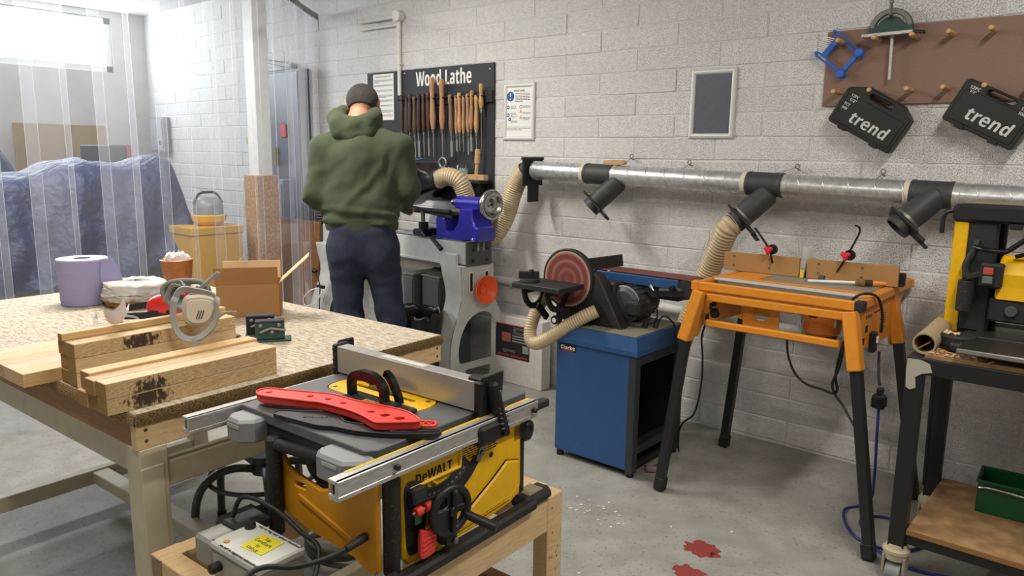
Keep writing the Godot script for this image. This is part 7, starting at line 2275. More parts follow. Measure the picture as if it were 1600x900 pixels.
# ------------------------------------------------------------------ router table
func router_table() -> void:
	var o := thing("router_table", "orange steel router table on four splayed black legs", "router table", V(1.965, 0, 0.4))
	var dirt := mat(C("d98a2b"), 0.5, 0, {"tex": M.grime, "tri": 4.0})
	# frame rails round the top
	part("front_rail", MB.new().bx(V(-0.325, 0.832, 0.315), V(0.315, 0.866, 0.338), 0.004), M.orange, o)
	part("back_rail", MB.new().bx(V(-0.325, 0.832, -0.37), V(0.315, 0.866, -0.35), 0.004), M.orange, o)
	for s in [-1, 1]:
		part("side_rail", MB.new().bx(V(0.295 * s - 0.016 - 0.005, 0.832, -0.37), V(0.295 * s + 0.016 - 0.005 + 0.004 * s, 0.866, 0.33), 0.004), dirt, o)
		part("end_cap", MB.new().bx(V(0.292 * s - 0.005, 0.831, 0.3), V(0.322 * s - 0.004, 0.8675, 0.342), 0.003), M.blackmatt if s > 0 else M.orange, o)
	part("sliding_rail", MB.new().bx(V(-0.285, 0.83, 0.18), V(0.275, 0.868, 0.195), 0.002).bx(V(-0.285, 0.862, 0.195), V(0.275, 0.868, 0.225), 0.001).bx(V(-0.285, 0.832, 0.195), V(0.275, 0.838, 0.225), 0.001), M.alumatt, o, "long aluminium rail")
	part("rail_strip", MB.new().bx(V(-0.285, 0.856, 0.13), V(0.275, 0.87, 0.165), 0.002), dirt, o)
	part("table_plate", MB.new().bx(V(-0.27, 0.858, -0.33), V(0.275, 0.868, 0.13), 0.002), mat(C("a9a59a"), 0.5, 0.6, {"tex": M.grime, "tri": 5.0}), o, "dusty steel table plate")
	part("insert_strip", MB.new().bx(V(-0.272, 0.8682, -0.02), V(-0.14, 0.8695, 0.125), 0.0005), dirt, o, "worn orange strip")
	# lower rails and cross bar
	part("apron_rail", MB.new().bx(V(-0.255, 0.797, 0.335), V(0.265, 0.826, 0.35), 0.003).bx(V(-0.255, 0.82, 0.3), V(0.265, 0.826, 0.345), 0.002), M.orange, o)
	part("cross_bar", MB.new().bx(V(-0.25, 0.698, 0.335), V(0.255, 0.724, 0.358), 0.004), M.orange, o)
	part("back_cross_bar", MB.new().bx(V(-0.27, 0.72, -0.2), V(0.27, 0.76, -0.185), 0.004), dirt, o)
	# pressed end panels with folded corner posts
	for s in [-1, 1]:
		var x: float = 0.3 * s - 0.005
		var ep := MB.new()
		ep.t = Transform3D(Basis(V(0, 0, -1), V(0, 1, 0), V(1, 0, 0)), V(x - 0.002, 0, 0))
		var poly := [Vector2(-0.335, 0.832), Vector2(-0.335, 0.70), Vector2(-0.355, 0.64), Vector2(-0.3, 0.64), Vector2(-0.26, 0.685), Vector2(0.12, 0.665), Vector2(0.15, 0.625), Vector2(0.205, 0.615), Vector2(0.19, 0.72), Vector2(0.3, 0.832)]
		poly.reverse()
		ep.prism(poly, 0.004)
		for q in [V(0, 0.748, 0.2), V(0, 0.706, 0.23)]:
			part("panel_slot", MB.new().box(V(x, q.y, q.z), V(0.0055, 0.026, 0.03), 0.0), M.ink, o)
		var pn := part("end_panel", ep, dirt, o)
		if s > 0:
			var tx := MB.new()
			var B := Basis(V(0, 0, -1), V(0, 1, 0), V(1, 0, 0))
			tx.text("triton", 0.017, xf(V(x + 0.0022, 0.793, 0.185), B), 0.0006, true, true, -0.075)
			tx.text("WORKCENTRE", 0.007, xf(V(x + 0.0022, 0.795, 0.08), B), 0.0006, true, true, -0.07)
			part("lettering", tx, M.ink, pn)
			var pr := MB.new()
			pr.t = xf(V(x + 0.0022, 0.0, 0.05), B)
			var rg := RandomNumberGenerator.new()
			rg.seed = 5
			print_rows(pr, 0.02, 0.09, 0.775, 8, 0.009, 0.003, rg)
			print_rows(pr, -0.1, -0.02, 0.72, 4, 0.009, 0.003, rg)
			part("small_print", pr, M.ink, pn)
			part("switch", MB.new().bx(V(x + 0.002, 0.655, 0.125), V(x + 0.025, 0.73, 0.16), 0.004), M.black, o)
			part("rocker", MB.new().bx(V(x + 0.024, 0.69, 0.134), V(x + 0.03, 0.715, 0.15), 0.002), M.white, o)
		for zf in [1, -1]:
			var z0: float = 0.35 if zf > 0 else -0.15
			var post := MB.new()
			var xb: float = (0.03 if s < 0 else 0.0)
			post.beam(V(0.3 * s - 0.02 * s + xb * 0.0, 0.832, z0), V(0.323 * s, 0.635, z0 + 0.028 * zf), 0.045, 0.055, 0.004, V(0, 0, 1))
			part("leg_socket", post, M.orange, o)
			if zf > 0:
				for q in [0.79, 0.66]:
					part("bolt", MB.new().cyl(V(0.29 * s + (0.8 - q) * 0.12 * s, q, z0 + 0.018 + (0.8 - q) * 0.14), V(0.29 * s + (0.8 - q) * 0.12 * s, q, z0 + 0.03 + (0.8 - q) * 0.14), 0.008, -1, 12), M.screw, o)
			var foot := V(-0.375, 0.0, 0.425)
			if s > 0 and zf > 0: foot = V(0.435, 0.0, 0.425)
			if s < 0 and zf < 0: foot = V(-0.385, 0.0, -0.2)
			if s > 0 and zf < 0: foot = V(0.43, 0.0, -0.2)
			var top := V(0.318 * s, 0.665, z0 + 0.02 * zf)
			var lg := MB.new()
			lg.beam(top, foot + V(0, 0.02, 0), 0.036, 0.04, 0.004, V(0, 0, 1))
			part("leg", lg, M.darkpaint, o, "black square leg")
			part("leg_foot", MB.new().beam(foot + (top - foot).normalized() * 0.06, foot + V(0, 0.003, 0), 0.042, 0.046, 0.005, V(0, 0, 1)), M.rubber, o)
	# router hanging underneath
	var ro := thing("router", "orange plunge router hanging under the router table", "router", V(2.06, 0.86, 0.45))
	part("base_plate", MB.new().cyl(V(0, -0.012, 0), V(0, -0.003, 0), 0.085), M.steelrough, ro)
	part("body", MB.new().lathe(V(0, -0.19, 0), Vector3.UP, [Vector2(0, 0), Vector2(0.055, 0.0), Vector2(0.068, 0.012), Vector2(0.072, 0.05), Vector2(0.072, 0.11), Vector2(0.06, 0.13), Vector2(0.05, 0.178), Vector2(0, 0.178)], 28), mat(C("d9781d"), 0.4, 0, {"tex": M.grime, "tri": 6.0}), ro)
	part("collar", MB.new().lathe(V(0, -0.085, 0), Vector3.UP, [Vector2(0.074, 0), Vector2(0.078, 0.002), Vector2(0.078, 0.02), Vector2(0.074, 0.022)], 28), M.steelrough, ro)
	part("end_cap", MB.new().lathe(V(0, -0.215, 0), Vector3.UP, [Vector2(0, 0), Vector2(0.045, 0), Vector2(0.056, 0.01), Vector2(0.058, 0.026), Vector2(0, 0.026)], 24), M.blackmatt, ro)
	for s in [-1, 1]:
		part("grip", MB.new().ball(V(0.1 * s, -0.085, 0.05), V(0.028, 0.03, 0.03), 16, 10), M.blackmatt, ro)
		part("grip_cap", MB.new().cyl(V(0.122 * s, -0.085, 0.052), V(0.13 * s, -0.085, 0.053), 0.017), mat(C("d9781d"), 0.4), ro)
		part("plunge_post", MB.new().cyl(V(0.06 * s, -0.15, 0.035), V(0.06 * s, -0.01, 0.035), 0.009), M.steel, ro)
	part("badge", MB.new().bx(V(-0.03, -0.115, 0.0722), V(0.0, -0.098, 0.0735), 0.0), M.ink, ro)
	# pressed panel with a round hole
	var hp := MB.new()
	hp.t = xf(V(-0.055, 0.77, 0.29))
	hp.prism(rrect(0.14, 0.115, 0.006, 2), 0.004, 0.0, [circ(0.034, 24, Vector2(0.0, 0.002))])
	part("holed_panel", hp, dirt, o)
	part("bracket_plate", MB.new().bx(V(-0.25, 0.70, 0.02), V(-0.12, 0.83, 0.026), 0.001), dirt, o)
	part("lock_knob", MB.new().cyl(V(-0.235, 0.735, 0.3), V(-0.235, 0.755, 0.315), 0.018).cyl(V(-0.245, 0.77, 0.3), V(-0.235, 0.81, 0.3), 0.009), M.black, o)
	# MDF fence in two halves
	var fe := thing("router_fence", "two-piece MDF router fence standing across the orange table", "fence", V(1.955, 0.869, 0.345), deg_to_rad(3.5))
	for q in [[-0.352, -0.035], [-0.006, 0.332]]:
		var fb := MB.new()
		fb.t = xf(V(0, 0, -0.009))
		var holes := []
		for hx in [0.14, 0.62]:
			for hy in [0.022, 0.06]:
				holes.append(circ(0.0055, 12, Vector2(lerpf(q[0], q[1], hx), hy)))
		fb.prism([Vector2(q[0], 0.0), Vector2(q[1], 0.0), Vector2(q[1], 0.078), Vector2(q[0], 0.078)], 0.018, 0.001, holes)
		var hf := part("fence_half", fb, M.mdf, fe)
		for hx in [0.14, 0.62]:
			for hy in [0.022, 0.06]:
				part("screw", MB.new().cyl(V(lerpf(q[0], q[1], hx), hy, 0.002), V(lerpf(q[0], q[1], hx), hy, 0.0065), 0.0053, -1, 10), M.screw, hf)
	part("backing_rail", MB.new().bx(V(-0.3, 0.0, -0.05), V(0.35, 0.05, -0.03), 0.003).bx(V(-0.3, 0.0, -0.04), V(0.35, 0.008, -0.008), 0.001), M.blackmatt, fe)
	var clear := mat(Color(0.85, 0.86, 0.84), 0.12, 0, {"alpha": 0.3})
	part("dust_port", MB.new().lathe(V(-0.021, 0.03, -0.035), Vector3.UP, [Vector2(0.021, 0), Vector2(0.021, 0.092), Vector2(0.019, 0.092), Vector2(0.019, 0.0)], 24), clear, fe, "clear plastic tube")
	part("bit_guard", MB.new().bx(V(-0.032, 0.02, 0.006), V(-0.01, 0.07, 0.012), 0.003), clear, fe)
	part("cutter", MB.new().cyl(V(-0.021, 0.0, 0.0), V(-0.021, 0.042, 0.0), 0.009), M.steelrough, fe)
	part("guard_tab", MB.new().bx(V(-0.029, 0.0, 0.012), V(-0.014, 0.032, 0.016), 0.001), mat(C("e5c63a"), 0.5), fe, "yellow tab")
	# hold-down clamps
	for q in [[V(1.803, 0.972, 0.375), V(-0.075, 0.085, -0.01), V(0.013, -0.055, 0.0), "black rod hold-down with red knob on the left half of the MDF fence", false], [V(2.103, 0.975, 0.355), V(0.036, 0.095, -0.008), V(-0.034, -0.068, 0.0), "black hooked rod hold-down with red knob on the right half of the MDF fence", true]]:
		var cp := thing("hold_down", q[3], "clamp", q[0], 0, "hold-downs on the router fence")
		var pts := [q[2], V(0, 0, 0), q[1]]
		if q[4]:
			pts = [q[2], V(0, 0, 0), V(0.032, 0.078, 0), V(0.038, 0.102, 0), V(0.032, 0.115, 0.0), V(0.018, 0.12, 0)]
			pts = [pts[0], pts[1]] + smooth(pts.slice(2), 4)
		var st := MB.new()
		for i in pts.size() - 1:
			st.beam(pts[i], pts[i + 1], 0.006, 0.012, 0.001, V(0, 0, 1))
		part("rod", st, M.blackgloss, cp)
		part("clamp_disc", MB.new().cyl(V(0.006, 0.002, -0.016), V(0.006, 0.002, -0.004), 0.021), M.black, cp)
		var kn := MB.new()
		kn.t = xf(V(-0.004, 0, 0.006))
		kn.lathe(V(0, 0, 0), V(0, 0, 1), [Vector2(0, 0), Vector2(0.012, 0), Vector2(0.014, 0.004), Vector2(0.011, 0.016), Vector2(0, 0.018)], 10)
		for k in 3:
			kn.ball(V(cos(k * 2.1 + 0.5) * 0.012, sin(k * 2.1 + 0.5) * 0.012, 0.008), V(0.009, 0.009, 0.008), 10, 6)
		part("knob", kn, mat(C("d42a45"), 0.35), cp, "red three-lobed knob")
	# loose things on the table
	var br := thing("glue_brush", "white rod with a brown taped collar and orange handle lying on the router table", "brush", V(2.0, 0.878, 0.475))
	var d := V(0.235, 0.004, -0.105)
	part("rod", MB.new().cyl(V(0, 0, 0), d * 0.68, 0.0055), M.white, br)
	part("collar", MB.new().lathe(d * 0.66, d, [Vector2(0, 0), Vector2(0.012, 0), Vector2(0.0155, 0.006), Vector2(0.013, 0.014), Vector2(0.016, 0.024), Vector2(0.013, 0.034), Vector2(0, 0.036)], 14), mat(C("7a5c38"), 0.8), br, "brown taped collar")
	part("grip", MB.new().cyl(d * 0.8, d * 0.9, 0.012), M.blackmatt, br)
	part("handle", MB.new().cyl(d * 0.89, d * 1.08, 0.0115, 0.008), M.orange, br)
	var rb := thing("router_bit", "small dark steel cutter lying against the MDF fence", "router bit", V(2.03, 0.869, 0.40))
	part("head", MB.new().cyl(V(-0.014, 0.013, 0), V(0.008, 0.013, 0), 0.0125), M.darkgrey, rb)
	part("shank", MB.new().cyl(V(0.008, 0.013, 0), V(0.03, 0.013, 0.004), 0.005), M.steel, rb)
	# leads
	var ld := MB.new()
	ld.tube(smooth([V(2.20, 0.83, 0.62), V(2.235, 0.872, 0.67), V(2.265, 0.884, 0.645), V(2.285, 0.862, 0.58), V(2.296, 0.80, 0.545), V(2.297, 0.73, 0.54)], 7), 0.0048, 8)
	ld.tube(smooth([V(2.297, 0.66, 0.54), V(2.30, 0.62, 0.545), V(2.312, 0.57, 0.57), V(2.32, 0.545, 0.58)], 7), 0.0048, 8)
	solo("router_lead", ld, M.rubber, "black lead draped over the orange end panel down to a plug", "cable")
	var pg := thing("mains_plug", "black mains plug hanging below the router table's right end", "plug", V(2.325, 0.49, 0.585))
	part("body", MB.new().box(V(0, 0, 0), V(0.05, 0.052, 0.026), 0.01).box(V(0, 0.035, 0), V(0.022, 0.03, 0.02), 0.005), M.black, pg)
	part("socket_face", MB.new().box(V(0, -0.004, 0.016), V(0.046, 0.044, 0.012), 0.008), M.blackgloss, pg)
	var bc := MB.new()
	bc.tube(smooth([V(2.325, 0.465, 0.585), V(2.332, 0.36, 0.60), V(2.328, 0.2, 0.56), V(2.30, 0.06, 0.46), V(2.25, 0.006, 0.44), V(2.222, 0.006, 0.50), V(2.25, 0.006, 0.60), V(2.316, 0.006, 0.70), V(2.375, 0.006, 0.72), V(2.43, 0.006, 0.72), V(2.5, 0.006, 0.66), V(2.52, 0.006, 0.55), V(2.45, 0.006, 0.47), V(2.35, 0.006, 0.47), V(2.30, 0.006, 0.52), V(2.31, 0.006, 0.60), V(2.42, 0.006, 0.76), V(2.55, 0.006, 0.80), V(2.75, 0.006, 0.72), V(2.95, 0.006, 0.60)], 8), 0.0052, 8)
	solo("blue_cable", bc, mat(C("23307a"), 0.45), "dark blue cable dropping from the plug and coiling on the floor", "cable")
	var lc := MB.new()
	lc.tube(smooth([V(1.99, 0.695, 0.62), V(1.99, 0.655, 0.62), V(2.0, 0.60, 0.62), V(2.03, 0.54, 0.62), V(2.075, 0.508, 0.62), V(2.13, 0.5, 0.62), V(2.175, 0.495, 0.625), V(2.19, 0.515, 0.63), V(2.18, 0.56, 0.63), V(2.19, 0.64, 0.64), V(2.20, 0.70, 0.64)], 8), 0.0048, 8)
	lc.tube(smooth([V(2.21, 0.70, 0.66), V(2.195, 0.60, 0.65), V(2.175, 0.54, 0.64), V(2.185, 0.50, 0.64), V(2.22, 0.465, 0.65), V(2.27, 0.42, 0.69), V(2.30, 0.40, 0.72)], 8), 0.0048, 8)
	solo("router_cable", lc, M.rubber, "black cable sagging in loops under the router table", "cable")
	var l2 := MB.new()
	l2.tube(smooth([V(1.64, 0.68, 0.58), V(1.60, 0.60, 0.54), V(1.59, 0.50, 0.5), V(1.593, 0.41, 0.5), V(1.582, 0.30, 0.5), V(1.55, 0.22, 0.48), V(1.50, 0.17, 0.47), V(1.47, 0.10, 0.45), V(1.46, 0.01, 0.42)], 8), 0.0042, 8)
	solo("thin_cable", l2, M.rubber, "thin black cable hanging beside the router table's left front leg", "cable")

# ------------------------------------------------------------------ welded bench with the planer
func planer_bench() -> void:
	var o := thing("steel_bench", "black welded steel bench on castors with a plywood lower shelf", "bench", V(2.47, 0, 0.92))
	var bm := mat(C("171719"), 0.45, 0, {"tex": ntex(0.2, 81, 3, 256, FastNoiseLite.TYPE_SIMPLEX, Color(1, 1, 1), Color(4, 4, 4), null, 0.74, 0.9), "tri": 5.0})
	var W := 0.9
	for q in [[0.024, -0.025], [W - 0.024, -0.025], [0.024, -0.5], [W - 0.024, -0.5]]:
		part("leg", MB.new().bx(V(q[0] - 0.024, 0.115, q[1] - 0.024), V(q[0] + 0.024, 0.70, q[1] + 0.024), 0.003), bm, o)
	part("front_beam", MB.new().bx(V(0, 0.70, -0.05), V(W, 0.752, 0), 0.003), bm, o)
	part("back_beam", MB.new().bx(V(0, 0.70, -0.525), V(W, 0.752, -0.477), 0.003), bm, o)
	part("side_beam", MB.new().bx(V(0, 0.70, -0.48), V(0.048, 0.752, -0.05), 0.003), bm, o)
	part("side_beam", MB.new().bx(V(W - 0.048, 0.70, -0.48), V(W, 0.752, -0.05), 0.003), bm, o)
	part("bench_top", MB.new().bx(V(0.045, 0.745, -0.52), V(W, 0.765, -0.012), 0.002), M.ply, o, "dusty plywood top")
	part("brace", MB.new().beam(V(0.012, 0.19, -0.42), V(0.012, 0.70, -0.36), 0.01, 0.03, 0.002), bm, o)
	for z in [-0.03, -0.5]:
		part("shelf_rail", MB.new().bx(V(0.02, 0.135, z - 0.015), V(W, 0.172, z + 0.015), 0.003), bm, o)
	part("shelf", MB.new().bx(V(0.05, 0.172, -0.53), V(W, 0.19, -0.005), 0.002), M.ply, o, "stained plywood lower shelf")
	part("shelf_edge", MB.new().bx(V(0.05, 0.173, -0.006), V(W, 0.189, -0.003), 0.0), M.plyedge, o)
	var tp := MB.new()
	tp.t = xf(V(0, 0, 0.0005))
	var nz := noise(2.0, 82, 3)
	var poly := []
	for p in [Vector2(0.002, 0.748), Vector2(0.002, 0.72), Vector2(0.003, 0.685), Vector2(0.004, 0.655), Vector2(0.02, 0.65), Vector2(0.032, 0.66), Vector2(0.03, 0.69), Vector2(0.045, 0.706), Vector2(0.07, 0.715), Vector2(0.066, 0.738), Vector2(0.04, 0.747)]:
		poly.append(p + Vector2(nz.get_noise_2d(p.x * 90, p.y * 90), nz.get_noise_2d(p.y * 90, 4)) * 0.006)
	tp.prism(poly, 0.0015)
	part("masking_tape", tp, mat(C("a9a698"), 0.8, 0, {"tex": M.grime, "tri": 20.0}), o, "torn grey tape on the corner")
	for q in [[0.024, -0.025], [W - 0.024, -0.025], [0.024, -0.5], [W - 0.024, -0.5]]:
		var c := V(q[0], 0, q[1])
		var cs := part("castor", MB.new().lathe(c + V(0, 0.075, 0), Vector3.UP, [Vector2(0, 0), Vector2(0.035, 0.0), Vector2(0.037, 0.02), Vector2(0.041, 0.024), Vector2(0.041, 0.034), Vector2(0.034, 0.04), Vector2(0.03, 0.052), Vector2(0, 0.052)], 24), mat(C("b3a98f"), 0.6), o, "dusty cream castor")
		for sx in [-0.03, 0.03]:
			part("fork_cheek", MB.new().bx(c + V(sx - 0.004, 0.03, -0.03), c + V(sx + 0.004, 0.09, 0.03), 0.004), mat(C("a29a84"), 0.5), cs)
		part("wheel", MB.new().cyl(c + V(-0.022, 0.032, 0.005), c + V(0.022, 0.032, 0.005), 0.032), M.midgrey, cs)
	# planer / thicknesser
	var p := thing("thickness_planer", "yellow and black thickness planer standing on the steel bench", "planer", V(2.54, 0.765, 0.6))
	part("base_casting", MB.new().bx(V(0.02, 0.0, -0.22), V(0.75, 0.03, 0.24), 0.008), M.dusty, p)
	var ft := MB.new()
	ft.lathe(V(0.03, 0.0, 0.16), Vector3.UP, [Vector2(0, 0), Vector2(0.05, 0), Vector2(0.055, 0.005), Vector2(0.055, 0.04), Vector2(0.05, 0.045), Vector2(0, 0.045)], 28)
	part("corner_foot", ft, M.dusty, p)
	part("bed", MB.new().bx(V(0.06, 0.028, -0.1), V(0.75, 0.036, 0.325), 0.002), mat(C("55544e"), 0.3, 0.75, {"tex": M.grime, "tri": 5.0}), p, "dusty steel bed")
	part("bed_edge", MB.new().bx(V(0.06, 0.022, 0.325), V(0.75, 0.037, 0.335), 0.003), M.steel, p, "bright front edge")
	part("bed_joint", MB.new().bx(V(0.07, 0.036, 0.11), V(0.75, 0.0375, 0.118), 0.0), M.steel, p)
	for z in [-0.02, -0.2]:
		var cl := MB.new()
		cl.bx(V(0.0, 0.03, z - 0.025), V(0.085, 0.40, z + 0.025), 0.006)
		part("column", cl, M.blackmatt, p)
	part("side_panel", MB.new().bx(V(-0.038, 0.02, -0.02), V(0.003, 0.388, 0.008), 0.003), M.yellow, p, "tall yellow corner panel")
	part("side_cover", MB.new().bx(V(-0.03, 0.02, -0.24), V(0.003, 0.39, -0.02), 0.004), M.yellow, p)
	var tf := MB.new()
	tf.bx(V(-0.045, 0.386, -0.25), V(0.75, 0.444, 0.02), 0.01)
	part("top_frame", tf, M.black, p)
	part("top_dust", MB.new().bx(V(-0.02, 0.4445, -0.2), V(0.75, 0.448, -0.02), 0.001), mat(C("7d7564"), 0.9, 0, {"tex": M.grime, "tri": 8.0}), p)
	part("cutter_head_housing", MB.new().bx(V(0.085, 0.075, -0.18), V(0.75, 0.15, 0.03), 0.006), M.blackmatt, p)
	var yc := MB.new()
	yc.t = xf(V(0.1, 0, 0), Basis(V(0, 0, -1), V(0, 1, 0), V(1, 0, 0)))
	yc.prism([Vector2(-0.035, 0.15), Vector2(0.15, 0.15), Vector2(0.15, 0.25), Vector2(0.03, 0.285), Vector2(-0.01, 0.265), Vector2(-0.03, 0.23), Vector2(-0.03, 0.19)], 0.65, 0.006)
	part("motor_cover", yc, M.yellow, p, "ribbed yellow cover")
	part("cover_recess", MB.new().bx(V(0.215, 0.25, -0.06), V(0.4, 0.285, -0.02), 0.004), M.blackmatt, p)
	part("switch_box", MB.new().bx(V(0.055, 0.185, 0.005), V(0.118, 0.262, 0.06), 0.006), M.blackmatt, p)
	part("switch_plate", MB.new().bx(V(0.06, 0.192, 0.059), V(0.1, 0.258, 0.064), 0.003), M.black, p)
	part("off_button", MB.new().bx(V(0.066, 0.228, 0.063), V(0.094, 0.251, 0.068), 0.002), mat(C("b2453c"), 0.5), p, "red off button")
	part("on_button", MB.new().bx(V(0.066, 0.2, 0.063), V(0.094, 0.223, 0.067), 0.002), mat(C("5d6a5f"), 0.5), p)
	part("carriage_knob", MB.new().cyl(V(0.15, 0.115, 0.028), V(0.15, 0.115, 0.042), 0.017), M.darkgrey, p)
	part("pointer", MB.new().bx(V(0.262, 0.08, 0.03), V(0.272, 0.115, 0.036), 0.001), mat(C("cfe03a"), 0.5), p, "lime depth pointer")
	part("depth_scale", MB.new().bx(V(0.235, 0.1, 0.03), V(0.4, 0.104, 0.034), 0.0), M.darkgrey, p)
	part("handle_bar", MB.new().tube(smooth([V(0.03, 0.31, 0.03), V(0.06, 0.305, 0.05), V(0.11, 0.304, 0.06), V(0.125, 0.308, 0.06), V(0.165, 0.343, 0.06), V(0.19, 0.352, 0.06), V(0.4, 0.352, 0.06)], 5), 0.008, 10), M.blackgloss, p)
	part("handle_bar", MB.new().tube(smooth([V(0.14, 0.285, 0.0), V(0.2, 0.305, 0.01), V(0.28, 0.315, 0.01), V(0.4, 0.315, 0.01)], 5), 0.007, 10), M.blackgloss, p)
	var cb := MB.new()
	cb.tube(smooth([V(0.02, 0.21, 0.04), V(0.012, 0.25, 0.035), V(0.03, 0.3, 0.03), V(0.035, 0.33, 0.02)], 5), 0.011, 8)
	cb.cyl(V(0.02, 0.1, 0.04), V(0.02, 0.2, 0.04), 0.024)
	cb.beam(V(0.02, 0.21, 0.04), V(0.08, 0.235, 0.045), 0.03, 0.02, 0.004)
	part("crank_assembly", cb, M.dusty, p)
	part("crank_handle", MB.new().tube(smooth([V(-0.045, 0.42, 0.0), V(-0.065, 0.415, 0.01), V(-0.072, 0.395, 0.012), V(-0.072, 0.345, 0.012)], 5), 0.008, 8), M.black, p)
	part("frame_hook", MB.new().bx(V(0.115, 0.37, 0.0), V(0.15, 0.388, 0.018), 0.002), M.black, p)
	var chips := MB.new()
	var rng := RandomNumberGenerator.new()
	rng.seed = 12
	for k in 130:
		var q := V(2.535 + rng.randf_range(-0.02, 0.16), 0.7665 + rng.randf() * 0.004, 0.82 + rng.randf_range(-0.12, 0.09))
		if k > 100:
			q = V(2.535 + rng.randf_range(0.0, 0.04), 0.812, 0.76 + rng.randf_range(-0.02, 0.02))
		chips.box(q, V(rng.randf_range(0.004, 0.011), 0.0015, 0.006), 0.0, rot(V(rng.randf() - 0.5, 1, rng.randf() - 0.5).normalized(), rng.randf() * 360))
	var sh := solo("wood_shavings", chips, mat(C("d8b68a"), 0.8), "loose pale shavings heaped round the planer's corner foot", "shavings")
	sh.set_meta("kind", "stuff")
	# cardboard tube and tray
	var ct := thing("cardboard_tube", "grey-brown cardboard tube lying along the left end of the steel bench", "tube", V(2.506, 0.79, 0.885), deg_to_rad(2.0))
	var tube := MB.new()
	tube.lathe(V(0, 0, 0), V(0, 0.0, -1), [Vector2(0.0285, 0.4), Vector2(0.0285, 0.0), Vector2(0.0335, 0.0), Vector2(0.0335, 0.44), Vector2(0.0285, 0.44)], 30)
	part("tube_wall", tube, mat(C("a3906f"), 0.8, 0, {"tex": M.grime, "tri": 6.0, "two": true}), ct)
	part("card_liner", MB.new().box(V(0, -0.006, -0.1), V(0.038, 0.002, 0.19), 0.0, rot(Vector3.BACK, 38)), M.card, ct)
	var tr := thing("green_tray", "dark green plastic tray with a bright bail handle on the lower shelf", "tray", V(2.66, 0.19, 0.62), deg_to_rad(3))
	var gm := mat(C("12532f"), 0.35)
	var w := 0.3
	part("tray_body", MB.new().bx(V(0, 0.0, -0.14), V(w, 0.004, 0.0), 0.001).bx(V(0, 0.0, -0.004), V(w, 0.11, 0.0), 0.0015).bx(V(0, 0.0, -0.14), V(w, 0.11, -0.136), 0.0015).bx(V(0, 0.0, -0.14), V(0.004, 0.11, 0), 0.0015).bx(V(w - 0.004, 0.0, -0.14), V(w, 0.11, 0), 0.0015), gm, tr)
	part("rim", MB.new().bx(V(-0.005, 0.105, 0.0), V(w + 0.005, 0.114, 0.006), 0.002).bx(V(-0.005, 0.105, -0.146), V(w + 0.005, 0.114, -0.14), 0.002).bx(V(-0.006, 0.105, -0.146), V(0.0, 0.114, 0.006), 0.002), gm, tr)
	part("bail_handle", MB.new().tube(smooth([V(0.004, 0.085, 0.004), V(0.03, 0.093, 0.008), V(0.1, 0.092, 0.01), V(0.2, 0.082, 0.01), V(0.29, 0.07, 0.008)], 6), 0.005, 8), M.steel, tr)
# ------------------------------------------------------------------ the man at the lathe
# tapered capsule distance
func cap_d(p: Vector3, a: Vector3, b: Vector3, ra: float, rb: float) -> float:
	var ab := b - a
	var l := ab.length_squared()
	var t := clampf((p - a).dot(ab) / l, 0.0, 1.0) if l > 1e-10 else 0.0
	return p.distance_to(a + ab * t) - lerpf(ra, rb, t)
func field(p: Vector3, bones: Array, k: float) -> float:
	var s := 0.0
	for q in bones:
		s += exp(-cap_d(p, q[0], q[1], q[2], q[3]) / k)
	return -k * log(maxf(s, 1e-30))
